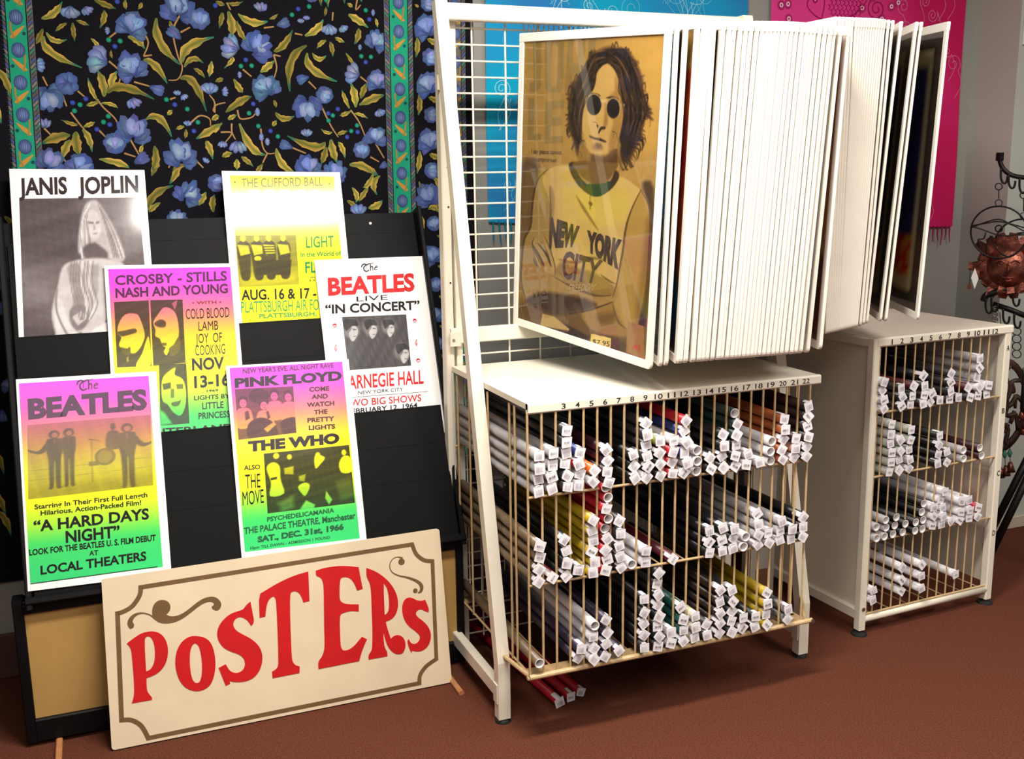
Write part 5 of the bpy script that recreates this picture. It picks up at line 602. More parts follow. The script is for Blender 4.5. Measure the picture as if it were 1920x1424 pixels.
bz = lambda x: 1.305 + .012 * math.sin(x * 8)
o = cloth('cloth', 1.222, 2.205, 1.30, 2.4, BY, lambda p: lp((20, 168, 204), (52, 122, 190), max(0, min(1, .45 + .5 * math.sin(p[0] * 11 + 1.5 * math.sin(p[2] * 9)) * math.sin(p[2] * 8 + p[0] * 3)))), t, 70, 80, bz, a=.006)
o.location = (-1.7, -BY, -1.30)
sw = MB(); pl = lambda x, z, n: (x, BY + fold(x, z, .006) - .0012 - n, z)
rnd = random.Random(11)
for k in range(60):
    x, z = rnd.uniform(1.26, 2.17), rnd.uniform(1.36, 2.35)
    c_ = rnd.choice([(150, 214, 232), (112, 196, 222), (176, 222, 236)])
    p = swirl(sw, x, z, rnd.uniform(.02, .045), rnd.uniform(1.2, 2.2), .0022, c_, pl, rnd.choice((-1, 1)), rnd.uniform(0, 6))
    for d in (0, .012, .024): stroke(sw, catmull([(p[0] + d, p[1]), (p[0] + d + rnd.uniform(-.03, .03), p[1] - .05), (p[0] + rnd.uniform(-.05, .05), p[1] - .1)], 5), .0018, .0005, c_, plane=pl)
o = tag(sw.build('swirl_print', VC, t), kind='stuff'); o.location = (-1.7, -BY, -1.30)
fringe(t, 1.225, 2.2, bz, BY - .003, (22, 120, 150), (-1.7, -BY, -1.30))
t = thing('pink_sarong', 'bright pink fringed cloth printed with a fish and swirls beside dark wall', 'cloth', (2.75, BY, 1.25))
pz = lambda x: 1.225 + (3.2 - x) * .02
o = cloth('cloth', 2.302, 3.196, 1.25, 2.4, BY, lambda p: lp((226, 66, 142), (196, 30, 92), max(0, min(1, (p[0] - 2.45) * 1.5 + .3 * math.sin(p[2] * 10 + p[0] * 6)))), t, 60, 70, pz, a=.005)
o.location = (-2.75, -BY, -1.25)
sw = MB(); pl = lambda x, z, n: (x, BY + fold(x, z, .005) - .0012 - n, z)
DP, LP = (150, 22, 84), (232, 130, 176)
for k in range(26):
    x, z = rnd.uniform(2.86, 3.17), rnd.uniform(1.3, 2.3)
    p = swirl(sw, x, z, rnd.uniform(.02, .04), rnd.uniform(1.2, 2), .0022, LP, pl, rnd.choice((-1, 1)), rnd.uniform(0, 6))
    stroke(sw, catmull([p, (p[0] + .02, p[1] - .05), (p[0] - .01, p[1] - .1)], 5), .002, .0005, LP, plane=pl)
for x, z in ((2.375, 2.035), (2.38, 1.985), (2.345, 2.03), (2.70, 2.035), (2.745, 2.075), (2.86, 2.06), (2.79, 2.0), (2.83, 2.045), (2.68, 1.975), (2.40, 1.92), (2.44, 1.86), (2.36, 1.8)):
    sw2 = MB(); disk(sw2, (x, z), .017, .0003, (176, 40, 104), plane=pl); disk(sw2, (x, z), .0085, .0006, (246, 190, 214), plane=pl); disk(sw2, (x, z), .0035, .0008, DP, plane=pl); sw2.build('printed_ring', VC, t).location = (-2.75, -BY, -1.25)
body = [(2.46, 2.04), (2.50, 2.085), (2.56, 2.115), (2.63, 2.12), (2.70, 2.10), (2.72, 2.07), (2.69, 2.03), (2.63, 1.995), (2.56, 1.985), (2.50, 2.0)]
stroke(sw, catmull(body, 4, True), .0035, .0006, DP, closed=True, plane=pl)
stroke(sw, catmull([(2.52, 2.10), (2.535, 2.05), (2.525, 1.99)], 4), .0035, .0006, DP, plane=pl)
disk(sw, (2.495, 2.055), .011, .0007, DP, plane=pl); disk(sw, (2.495, 2.055), .005, .0009, (238, 120, 170), plane=pl)
for i in range(9):
    for j in range(7):
        x, z = 2.55 + i * .018 + (j % 2) * .009, 2.0 + j * .0165
        if (x - 2.61) ** 2 / .0085 + (z - 2.052) ** 2 / .0038 < 1:
            stroke(sw, [(x + .008 * math.cos(q), z + .008 * math.sin(q)) for q in np.linspace(-1.5, 1.5, 6)], .003, .0006, DP, plane=pl)
swirl(sw, 2.765, 2.035, .04, 1.8, .004, DP, pl, 1, 2.4); swirl(sw, 2.73, 2.10, .035, 1.5, .004, DP, pl, -1, 3.4)
o = tag(sw.build('fish_print', VC, t), kind='stuff'); o.location = (-2.75, -BY, -1.25)
fringe(t, 2.305, 3.19, pz, BY - .003, (158, 24, 74), (-2.75, -BY, -1.25))
t = thing('wall_sheet', 'white sheet fixed high on the pale wall at the picture edge', 'paper', (3.39, 3.025, 1.9))
b = MB(); b.box((-.12, -.004, 0), (.14, .003, .5)); b.build('sheet', M['card'], t)
b = MB(); b.box((-.12, -.007, .0), (.14, -.004, .012)); b.build('bottom_strip', M['cream'], t)

# ------------------------------------------------------------------ black card stand
dd = D['disp']; UP = Vector(dd['up']); NR = Vector(dd['n'])
DM = frame_matrix((0, dd['Y0'], dd['z0']), (1, 0, 0), UP, NR)     # local x, s (up the slope), n (out of it)
stand = thing('card_stand', 'black sloping stand with stepped card pockets and tan base panel', 'display stand', (.36, 2.8, 0))
SI = Matrix.Translation((-.36, -2.8, 0))
def on_slope(o): o.matrix_local = SI @ DM; return o
XL, XR = -.212, .940
b = MB(); b.box((XL, -.02, -.022), (XR, 1.004, -.004)); on_slope(b.build('back_board', M['blacksheet'], stand))
for i, s_ in enumerate((.941, .855, .762, .682, .575, .482, .391, .284, .178)):
    n = .0045 * (i + 1)
    b = MB(); b.cbox((XL + .006, max(s_ - .20, -.012), n - .0015), (XR - .006, s_, n + .0012), .001)
    b.box((XL + .006, s_ - .004, n + .0012), (XR - .006, s_, n + .002))
    on_slope(b.build('card_pocket', M['blacksheet'], stand))
for x0, x1 in ((XL - .016, XL), (XR, XR + .014)):
    b = MB(); b.cbox((x0, -.03, -.03), (x1, 1.008, .045), .003); on_slope(b.build('side_rail', M['black'], stand))
b = MB(); b.cbox((XL - .016, -.018, -.012), (XR + .014, .002, .050), .004); on_slope(b.build('ledge', M['black'], stand))
b = MB(); b.rod((.80, .972, -.004), (.80, .972, -.001), .004, 10); on_slope(b.build('screw', M['steel'], stand))
fx0, fx1, fy = -.262, .950, 2.782
bb = MB(); bb.cbox((fx0, fy, .012), (fx0 + .026, fy + .05, .405), .003)
bb.build('base_post', M['black'], stand).location = (-.36, -2.8, 0)
bb = MB(); bb.cbox((fx1 - .022, fy, .012), (fx1, fy + .05, .405), .003)
bb.build('base_post', M['black'], stand).location = (-.36, -2.8, 0)
bb = MB(); bb.cbox((fx0 + .026, fy, .366), (fx1 - .022, fy + .05, .402), .003); bb.cbox((fx0 + .026, fy - .006, .386), (fx1 - .022, fy, .394), .002)
bb.build('base_rail', M['black'], stand).location = (-.36, -2.8, 0)
bb = MB(); bb.cbox((fx0 + .026, fy, .012), (fx1 - .022, fy + .05, .074), .003)
bb.build('base_rail', M['black'], stand).location = (-.36, -2.8, 0)
bb = MB(); bb.box((fx0 + .02, fy + .012, .06), (fx1 - .018, fy + .022, .38))
tp = bb.build('base_panel', M['tan'], stand); tp.location = (-.36, -2.8, 0)
bb = MB(); bb.box((fx0, fy + .05, .012), (fx1, fy + .16, .06)); bb.build('base_foot', M['black'], stand).location = (-.36, -2.8, 0)
for xw, y0 in ((-.185, 2.56), (.872, 2.60)):
    bb = MB(); bb.cbox((xw - .008, y0, 0), (xw + .008, 3.05, .012), .003)
    bb.build('foot_strip', M['wood'], stand).location = (-.36, -2.8, 0)

# ------------------------------------------------------------------ concert cards
CW, CH = .348, .547
RAINBOW = [(0, (232, 66, 226)), (.12, (236, 76, 200)), (.25, (250, 128, 128)), (.36, (255, 196, 60)), (.45, (252, 236, 24)), (.60, (246, 240, 30)), (.72, (170, 232, 60)), (.82, (64, 214, 104)), (1, (52, 208, 118))]
def blob(cx, cy, rx, ry, k=12): return [(cx + rx * math.cos(2 * math.pi * i / k), cy + ry * math.sin(2 * math.pi * i / k)) for i in range(k)]
def ink_paint(U, V, base, shapes, nz=.06, seed=1):
    A = np.full(U.shape, float(base))
    for val, blur, pts in shapes:
        c = cover(catmull(pts, 3, True) if len(pts) > 4 else pts, U, V, blur if blur > .025 else blur * .5)
        A = A * (1 - c) + val * c
    return np.clip(A + nz * noise2(U, V, 37, seed), 0, 1)
def person_ink(cx, top, h, w, v, face=.2, arms=0):
    """standing figure: head, coat, legs"""
    hd = h * .075
    s_ = [(v, .012, blob(cx, top + hd, hd * .75, hd)), (v, .012, [(cx - w, top + h * .17), (cx - w * .4, top + h * .145), (cx + w * .4, top + h * .145), (cx + w, top + h * .17), (cx + w * 1.05, top + h * .36), (cx + w * .8, top + h * .52), (cx + w * .75, top + h * .97), (cx + w * .95, top + h), (cx + w * .15, top + h), (cx + w * .05, top + h * .58), (cx - w * .05, top + h * .58), (cx - w * .2, top + h), (cx - w * .95, top + h), (cx - w * .72, top + h * .97), (cx - w * .8, top + h * .52), (cx - w * 1.05, top + h * .36)]),
          (face, .010, blob(cx + .004, top + hd * 1.15, hd * .42, hd * .6)), (face + .2, .012, [(cx - w * .14, top + h * .16), (cx + w * .14, top + h * .16), (cx, top + h * .27)])]
    if arms: s_.append((v, .012, [(cx + arms * w, top + h * .2), (cx + arms * w * 2.0, top + h * .34), (cx + arms * w * 3.4, top + h * .30), (cx + arms * w * 3.4, top + h * .325), (cx + arms * w * 2.0, top + h * .40), (cx + arms * w, top + h * .34)]))
    return s_
PH = {}
PH['janis'] = (.86, [(.62, .16, [(.55, .0), (1, -.1), (1.05, .35), (.8, .45)]), (.60, .14, [(-.05, .45), (.3, .5), (.25, .75), (-.05, .7)]),
    (.34, .02, [(.56, .03), (.64, .02), (.72, .12), (.80, .26), (.84, .40), (.78, .43), (.66, .38), (.60, .30), (.52, .38), (.46, .36), (.47, .24), (.51, .10)]), (.18, .015, [(.74, .20), (.80, .30), (.84, .40), (.76, .38)]), (.16, .012, [(.52, .10), (.50, .26), (.47, .35), (.50, .36), (.53, .26), (.55, .14)]),
    (.24, .012, [(.55, .10), (.61, .08), (.66, .14), (.655, .22), (.61, .285), (.56, .25), (.54, .17)]), (.62, .008, [(.55, .155), (.60, .16), (.60, .175), (.55, .17)]), (.62, .008, [(.62, .16), (.65, .155), (.65, .17), (.62, .175)]), (.5, .006, [(.585, .235), (.625, .232), (.62, .245), (.59, .245)]), (.5, .01, [(.60, .17), (.615, .21), (.595, .215)]),
    (.80, .02, [(.50, .33), (.60, .30), (.70, .37), (.66, .42), (.52, .41)]),
    (.26, .018, [(.32, .46), (.40, .42), (.56, .40), (.72, .41), (.82, .44), (.86, .56), (.80, .72), (.88, .80), (.95, 1.02), (.30, 1.02), (.24, .88), (.22, .74), (.27, .60)]),
    (.5, .02, [(.36, .46), (.46, .44), (.50, .60), (.44, .78), (.36, .80), (.40, .64)]), (.44, .02, [(.52, .44), (.62, .44), (.60, .62), (.54, .74)]), (.62, .015, [(.36, .74), (.46, .70), (.52, .78), (.46, .86), (.38, .86)]), (.30, .008, [(.38, .78), (.46, .74), (.48, .80), (.42, .84)]),
    (.16, .012, [(.24, .70), (.30, .66), (.34, .80), (.42, .90), (.36, .97), (.26, .90)]), (.14, .012, [(.95, .70), (.70, .80), (.52, .88), (.56, .94), (.78, .88), (.98, .82)]), (.7, .008, [(.30, .92), (.44, .88), (.50, .93), (.42, .945)]), (.20, .008, [(.40, .92), (.48, .90), (.55, .94), (.44, 1.0), (.36, .99)]), (.66, .006, [(.42, .95), (.50, .945), (.49, .955), (.42, .962)]), (.66, .006, [(.40, .97), (.48, .965), (.47, .974), (.40, .98)]),
    (.86, .02, [(-.05, .86), (.22, .88), (.26, 1.02), (-.05, 1.02)])], (58, 46, 48))
def _thin(P_, w):
    q = np.array(catmull(P_, 4)); d = np.gradient(q, axis=0); d /= np.maximum(np.hypot(d[:, 0], d[:, 1]), 1e-9)[:, None]
    nn = np.stack([-d[:, 1], d[:, 0]], 1) * w
    return [tuple(p) for p in np.concatenate([q + nn, (q - nn)[::-1]])]
_jr = random.Random(2)
for k in range(34):
    o_ = _jr.uniform(-1, 1); sgn = 1 if k % 2 else -1
    P_ = [(.61 + sgn * .03, .04), (.61 + sgn * (.08 + .02 * o_), .14), (.60 + sgn * (.10 + .04 * o_) + .03, .26), (.61 + sgn * (.12 + .05 * o_) + .04, .40)]
    PH['janis'][1].insert(8, (_jr.choice([.12, .5, .3, .6]), .006, [tuple(map(float, p)) for p in _thin(P_, .004)]))
for k in range(9):
    x_ = .40 + .022 * k
    PH['janis'][1].append((_jr.choice([.15, .6]), .006, _thin([(x_, .42), (x_ - .02, .56), (x_ + .01, .70), (.44 + .01 * k, .80)], .004)))
PH['janis'][1].extend([(.6, .01, _thin([(.27, .60), (.26, .74), (.34, .90), (.44, .94)], .008)), (.5, .01, _thin([(.86, .58), (.80, .72), (.64, .82)], .008)), (.15, .008, _thin([(.44, .96), (.42, 1.02)], .010)), (.15, .008, _thin([(.49, .96), (.48, 1.02)], .010))])
PH['csny1'] = (.84, [(.04, .02, [(.10, .34), (.30, .20), (.62, .20), (.74, .30), (.84, .52), (.76, .66), (.62, .76), (.50, .80), (.36, .78), (.22, .74), (.08, .66), (.16, .55), (.06, .48)]), (.8, .02, [(.05, .46), (.30, .44), (.56, .42), (.60, .48), (.34, .52), (.16, .53)]), (.75, .02, [(.12, .70), (.30, .72), (.40, .70), (.38, .82), (.20, .80)]), (.05, .02, [(.55, .96), (.74, .80), (.88, .60), (.96, .58), (.98, .98), (.60, 1.02)]), (.4, .02, [(.28, .86), (.34, .84), (.34, .92), (.28, .92)])], (48, 42, 28))
PH['csny2'] = (.84, [(.05, .018, [(.06, .34), (.22, .22), (.40, .12), (.62, .14), (.78, .24), (.84, .46), (.80, .62), (.66, .76), (.50, .80), (.42, .86), (.34, .80), (.40, .74), (.30, .70), (.24, .60), (.10, .55), (.12, .46)]), (.8, .02, [(.08, .36), (.28, .30), (.44, .34), (.42, .42), (.22, .42)]), (.35, .02, [(.66, .06), (.84, .0), (.80, .10), (.74, .16)]), (.7, .015, [(.28, .66), (.44, .67), (.44, .71), (.30, .71)]), (.7, .02, [(.50, .76), (.66, .70), (.84, .58), (.84, .80), (.56, .88)])], (48, 42, 28))
PH['csny3'] = (.84, [(.05, .02, [(.06, .42), (.12, .22), (.34, .12), (.60, .06), (.56, .18), (.84, .26), (.94, .46), (.88, .72), (.70, .86), (.46, .80), (.26, .66), (.10, .60)]), (.75, .02, [(.10, .32), (.40, .30), (.40, .40), (.14, .42)]), (.65, .02, [(.60, .34), (.84, .34), (.84, .42), (.62, .42)]), (.55, .02, [(.40, .40), (.52, .42), (.50, .56), (.38, .56)]), (.65, .015, [(.40, .64), (.66, .62), (.74, .60), (.66, .69), (.46, .70)]), (.1, .03, [(.0, .74), (.16, .80), (.40, .98), (.0, 1.0)])], (40, 44, 28))
PH['film'] = (.38, [(.30, .1, [(.3, .4), (.95, .3), (.95, .8), (.3, .85)]), (.46, .06, [(0, .86), (1, .86), (1, 1.02), (0, 1.02)])] + [(.55, .004, [(.0, .62 + k * .13), (1, .60 + k * .13), (1, .605 + k * .13), (0, .625 + k * .13)]) for k in range(2)] +
    person_ink(.21, .10, .78, .062, .82, .45, -1) + person_ink(.325, .09, .78, .052, .80, .45) + person_ink(.80, .09, .88, .07, .76, .4, 1) +
    [(.72, .012, blob(.685, .12, .022, .05)), (.72, .014, [(.63, .22), (.68, .17), (.74, .22), (.75, .42), (.63, .42)]), (.66, .012, blob(.615, .53, .085, .12)), (.52, .012, blob(.61, .53, .062, .09)), (.7, .006, [(.48, .26), (.58, .30), (.58, .31), (.48, .275)]), (.7, .006, [(.505, .3), (.512, .3), (.512, .86), (.505, .86)]), (.66, .01, [(.48, .58), (.56, .58), (.56, .64), (.48, .64)])], (58, 50, 44))
PH['rave1'] = (.7, [(.86, .02, blob(.40, .16, .18, .15))] + sum([[(.84, .014, blob(x, y - .03, .085, .10)), (.16, .012, blob(x, y + .03, .06, .085)), (.62, .006, blob(x - .022, y + .02, .014, .010)), (.62, .006, blob(x + .024, y + .02, .014, .010)), (.55, .006, blob(x, y + .075, .022, .008)), (.14, .02, [(x - .12, y + .18), (x, y + .12), (x + .12, y + .18), (x + .14, y + .5), (x - .14, y + .5)])] for x, y in ((.12, .26), (.47, .34), (.66, .16), (.90, .20))], []) + [(.78, .014, [(.14, .46), (.20, .44), (.22, .60), (.14, .64)]), (.8, .012, [(.50, .50), (.54, .48), (.57, .62), (.52, .66)]), (.88, .02, [(.18, .72), (.40, .60), (.62, .74), (.66, 1.02), (.2, 1.02)]), (.88, .02, [(.74, .74), (.9, .66), (1.02, .70), (1.02, 1.0), (.78, 1.0)]), (.2, .02, [(.44, .84), (.62, .72), (.66, .78), (.5, .92)])], (58, 26, 40))
PH['rave2'] = (.86, [(.08, .012, [(.02, .24), (.10, .16), (.17, .24), (.17, .46), (.20, .70), (.04, .72), (.06, .50)]), (.1, .01, blob(.14, .06, .035, .05)), (.85, .006, [(.06, .42), (.13, .41), (.13, .45), (.06, .46)]), (.12, .01, blob(.29, .10, .028, .045)), (.3, .02, [(.22, .28), (.33, .26), (.32, .40), (.22, .38)]), (.06, .012, [(.58, .14), (.64, .12), (.70, .18), (.64, .28), (.58, .34)]), (.1, .01, blob(.62, .12, .03, .05)), (.05, .012, [(.86, .30), (.92, .18), (1.0, .22), (1.0, .46), (.88, .46)]), (.1, .01, blob(.93, .12, .028, .05)), (.12, .014, [(.36, .62), (.44, .56), (.50, .62), (.44, .78), (.40, .74)]), (.35, .02, [(.38, .44), (.46, .42), (.44, .54), (.38, .52)]), (.15, .012, [(.68, .74), (.74, .90), (.70, .98), (.66, .86)]), (.10, .02, [(.36, 1.0), (.44, .86), (.54, .95), (.52, 1.02)]), (.7, .03, [(.80, .60), (.98, .55), (1.0, .9), (.84, .95)]), (.55, .03, [(.12, .85), (.3, .75), (.3, .95), (.16, 1.0)])], (34, 36, 20))
PH['cliff'] = (.52, [(.30, .1, [(0, .72), (1, .72), (1, 1.02), (0, 1.02)])] + sum([[(.9, .02, [(x - .1, .16), (x + .1, .16), (x + .09, .62), (x + .06, .86), (x - .06, .86), (x - .09, .62)]), (.2, .014, blob(x, .06, .045, .07)), (.25, .014, [(x - .1, .18), (x + .08, .2), (x + .1, .36), (x - .06, .40)])] for x in (.12, .34, .54, .78)], []) + [(.9, .006, [(.44, .22 + .05 * k), (.64, .22 + .05 * k), (.64, .242 + .05 * k), (.44, .242 + .05 * k)]) for k in range(4)] + [(.2, .012, blob(.34, .46, .06, .05)), (.95, .02, [(.3, .5), (.9, .5), (.86, .8), (.3, .78)])], (54, 46, 20))
PH['concert'] = (.82, sum([[(.62, .03, blob(x, y - .02, .11 * s, .15 * s)), (.30, .016, [(x + .02 * s, y - .06 * s), (x + .075 * s, y - .03 * s), (x + .085 * s, y + .06 * s), (x + .03 * s, y + .17 * s), (x - .01 * s, y + .17 * s), (x - .03 * s, y + .06 * s), (x + .01 * s, y)]), (.9, .012, [(x - .08 * s, y - .14 * s), (x + .06 * s, y - .15 * s), (x + .10 * s, y - .05 * s), (x + .02 * s, y - .05 * s), (x - .06 * s, y + .02 * s)]), (.75, .008, [(x + .03 * s, y - .01 * s), (x + .07 * s, y), (x + .07 * s, y + .015 * s), (x + .03 * s, y + .012 * s)]), (.6, .008, [(x + .02 * s, y + .10 * s), (x + .06 * s, y + .10 * s), (x + .055 * s, y + .118 * s), (x + .02 * s, y + .115 * s)])] for x, y, s in ((.11, .24, 1.25), (.42, .24, 1.1), (.70, .24, 1.0), (.88, .74, 1.15))], []), (36, 34, 36))

CARDS = [
 ('janis', 'white card with a large grey portrait of a long-haired woman', ['janis']),
 ('cliff', 'yellow and white card with green lettering, top middle of the black stand', ['cliff']),
 ('csny', 'pink to yellow card with two dark profile faces in front of the portrait card', ['csny1', 'csny2', 'csny3']),
 ('concert', 'white card with red lettering and four shaded faces at the stand edge', ['concert']),
 ('film', 'rainbow card with four standing musicians at the lower left of the stand', ['film']),
 ('rave', 'rainbow card with two group photographs standing just above the painted sign', ['rave1', 'rave2']),
]
def grad_for(key):
    ys = [p[1] for p in D['prints'][key]] if key in D['prints'] else None
    if ys is None: return lambda y: np.broadcast_to(np.array([246., 243., 242.]), y.shape + (3,))
    y0, y1 = max(ys), -CH + .02
    if key == 'cliff': return lambda y: ramp([(0, (252, 246, 60)), (.5, (248, 244, 30)), (1, (246, 240, 40))], (y0 - y) / (y0 - y1))
    return lambda y: ramp(RAINBOW, (y0 - y) / (y0 - y1))
for key, label, pics in CARDS:
    cd = D['cards'][key]
    th = cd['th']; ex_ = Vector((math.cos(th), 0, 0)) + UP * math.sin(th); ex_.normalize(); ey_ = NR.cross(ex_)
    n_ = cd['n']
    org = Vector((0, dd['Y0'], dd['z0'])) + UP * cd['s'] + NR * n_ + Vector((cd['o'][0], 0, 0))
    t = thing('concert_card', label, 'poster card', org, 'concert poster cards on the black stand')
    t.matrix_world = frame_matrix(org, ex_, ey_, NR)
    b = MB(); b.cbox((-.002, -CH, -.0024), (CW - .002, 0, 0), .0008); b.build('board', M['card'], t)
    g = grad_for(key)
    if key in D['prints']:
        q = D['prints'][key]
        x0 = (q[0][0] + q[2][0]) / 2; x1 = (q[1][0] + q[3][0]) / 2; y0 = (q[0][1] + q[1][1]) / 2; y1 = -CH + .018
        if key in ('film', 'rave'): y1 = (q[2][1] + q[3][1]) / 2
        painted('colour_print', [(x0, y0), (x1, y0), (x1, y1), (x0, y1)], 4, 50, lambda U, V, P: g(P[..., 1]), VP, t, .0003)
    for pk in pics:
        base, shapes, ink = PH[pk]
        def colour(U, V, P, base=base, shapes=shapes, ink=ink, pk=pk):
            A = ink_paint(U, V, base, shapes, seed=len(pk))[..., None]
            return g(P[..., 1]) * (1 - A) + np.array(ink) * A
        painted('photograph', D['photos'][pk], 110, 130, colour, VP, t, .0006)
    tb = MB()
    for s_, bl, br, tr, tl, col, bold in D['texts'][key]:
        if s_ == '★':
            c_ = ((bl[0] + br[0]) / 2, (bl[1] + tl[1]) / 2)
            vs, fs = fill_mesh([[(c_[0] + (.0045 if k % 2 == 0 else .0018) * math.sin(k * math.pi / 5), c_[1] + (.0045 if k % 2 == 0 else .0018) * math.cos(k * math.pi / 5)) for k in range(10)]])
            tb.add([(v[0], v[1], .0009) for v in vs], fs, tuple(col)); tb.build('star', VP, t); tb = MB(); continue
        if s_ == 'The':
            A_, B_, C_, E_ = [np.array(p) for p in (bl, br, tr, tl)]
            bi = lambda u, w: tuple(A_ * (1 - u) * (1 - w) + B_ * u * (1 - w) + C_ * u * w + E_ * (1 - u) * w)
            hh = np.hypot(*(E_ - A_))
            for P_, ww in ((((-.08, .62), (-.02, .9), (.12, 1.0), (.28, .86), (.46, 1.0)), .16), (((.26, .86), (.08, .62), (.10, .22), (.26, .04), (.42, .18)), .15), (((.24, .8), (.24, .2)), .06), (((.50, 1.0), (.52, .5), (.50, .04)), .13), (((.52, .48), (.62, .58), (.67, .4), (.66, .04)), .12), (((.78, .34), (.90, .56), (.98, .42), (.80, .30), (.82, .08), (1.0, .12)), .10), (((.46, 1.0), (.62, .92), (.74, 1.02)), .07)):
                q_ = catmull(P_, 4); stroke(tb, [bi(*p) for p in q_], [hh * ww * (.45 + .55 * math.sin(math.pi * (.15 + .7 * i_ / (len(q_) - 1)))) for i_ in range(len(q_))], .0009, tuple(col))
            tag(tb.build('lettering', VP, t), kind='stuff'); tb = MB(); continue
        w_ = np.hypot(br[0] - bl[0], br[1] - bl[1])
        text_quad(tb, s_, bl, br, tr, tl, tuple(col), .0009, bold)
        tb.build('lettering', VP, t); tb = MB()
    mk = D['marks']
    if key == 'concert':
        for c_ in mk['dots']:
            disk(tb, c_, .0062, .0008, (196, 30, 60)); disk(tb, (c_[0], c_[1] - .0018), .0042, .0010, (250, 240, 240), ry=.0022)
            tb.build('printed_disc', VP, t); tb = MB()
        for c_ in mk['clefs']:
            stroke(tb, catmull([(c_[0] + .001, c_[1] - .010), (c_[0] - .001, c_[1] - .006), (c_[0] + .0005, c_[1] + .003), (c_[0] + .003, c_[1] + .010), (c_[0] + .0005, c_[1] + .009), (c_[0] - .0035, c_[1] - .001), (c_[0], c_[1] - .005), (c_[0] + .003, c_[1] - .002), (c_[0], c_[1])], 4), .0015, .0008, (190, 30, 60)); tb.build('treble_clef', VP, t); tb = MB()
        a_, b_ = mk['cline']; stroke(tb, [a_, b_], .001, .0008, (60, 50, 50))
    if key == 'film': a_, b_ = mk['fline']; stroke(tb, [a_, b_], .0022, .0008, (20, 60, 40))
    if key == 'csny': a_, b_ = mk['crule']; stroke(tb, [a_, b_], .0008, .0008, (120, 110, 30))
    if key == 'cliff':
        a_, b_ = mk['cyan'][0], mk['cyan'][1]; hh = mk['cyan'][0][1] - mk['cyan'][3][1]
        for k in range(5):
            x0 = a_[0] + (b_[0] - a_[0]) * (k / 5 + .02); x1 = x0 + (b_[0] - a_[0]) * .14
            tb.add([(x0, a_[1] - hh, .0008), (x1, a_[1] - hh, .0008), (x1, a_[1], .0008), (x0, a_[1], .0008)], [(0, 1, 2, 3)], (120, 226, 214)); tb.build('colour_block', VP, t); tb = MB()
        for c_ in mk['note']: disk(tb, c_, .0022, .0008, (50, 80, 40)); stroke(tb, [c_, (c_[0] + .002, c_[1] + .010)], .001, .0008, (50, 80, 40))
        a_, b_ = mk['note']; stroke(tb, [(a_[0] + .002, a_[1] + .010), (b_[0] + .002, b_[1] + .010)], .002, .0008, (50, 80, 40))
    if tb.v: tb.build('printed_mark', VP, t)

# ------------------------------------------------------------------ painted sign
sg = D['sign']
t = thing('painted_sign', 'cream board with big red painted letters leaning on the black stand', 'sign', (sg['x'], sg['y'], 0))
t.matrix_world = frame_matrix((sg['x'], sg['y'], 0.004), (1, 0, 0), sg['up'], sg['n'])
W_, H_ = sg['w'] + .012, sg['h']
out = []
for cx, cy, a0 in ((W_ - .008, .008, -90), (W_ - .008, H_ + .002, 0), (.008, H_ - .004, 90), (-.004, .008, 180)):
    for k in range(4): a_ = math.radians(a0 + 30 * k); out.append((cx + .008 * math.cos(a_), cy + .008 * math.sin(a_)))
vs, fs = fill_mesh([out], .0035)
b = MB(); b.add([(v[0], v[1], v[2] - .0035) for v in vs], fs); b.build('board', M['sign'], t)
for i, (o_, h_) in enumerate(D['letters']):
    L = [round_off([tuple(p) for p in o_])] + ([round_off([tuple(p) for p in h_])] if h_ else [])
    vs, fs = fill_mesh(L, .0006)
    b = MB(); b.add([(v[0], v[1], v[2] + .0008) for v in vs], fs); b.build('letter', M['red'], t)
sb_ = [tuple(p) for p in D['sborder']]
path = catmull(sb_[0:5], 5) + catmull(sb_[5:9], 5) + catmull(sb_[9:13], 5) + catmull(sb_[13:17], 5)
b = MB()
def mitre(P, w, n):
    m = len(P); vs = []
    for i in range(m):
        a_, p, c_ = [np.array(P[k % m], float) for k in (i - 1, i, i + 1)]
        d1 = (p - a_) / max(np.hypot(*(p - a_)), 1e-9); d2 = (c_ - p) / max(np.hypot(*(c_ - p)), 1e-9)
        n1 = np.array([-d1[1], d1[0]]); n2 = np.array([-d2[1], d2[0]]); nn = n1 + n2; nn /= max(np.hypot(*nn), 1e-6)
        q = w / 2 / max(nn @ n1, .45)
        vs += [(*(p + nn * q), n), (*(p - nn * q), n)]
    return vs, [(2 * i, 2 * i + 1, (2 * i + 3) % (2 * m), (2 * i + 2) % (2 * m)) for i in range(m)]
vs, fs = mitre(path, .0115, .0008); b.add(vs, fs); b.build('border_line', M['olive'], t)
vs, fs = fill_mesh([round_off([tuple(p) for p in D['scroll1']])], .0003)
b = MB(); b.add([(v[0], v[1], v[2] + .0006) for v in vs], fs); b.build('scroll', M['olive'], t)
b = MB(); P = catmull(D['scroll2'], 4); wl = np.interp(np.linspace(0, 1, len(P)), [0, .1, .25, .4, .55, .7, .8, .9, 1], [.006, .0025, .0025, .003, .005, .009, .011, .009, .003])
stroke(b, P, list(wl), .0006, None); b.c = []
for c_, r_ in zip(D['scroll2d'], (.0095, .007)): disk(b, c_, r_, .0008, None); b.c = []
b.build('scroll', M['olive'], t)

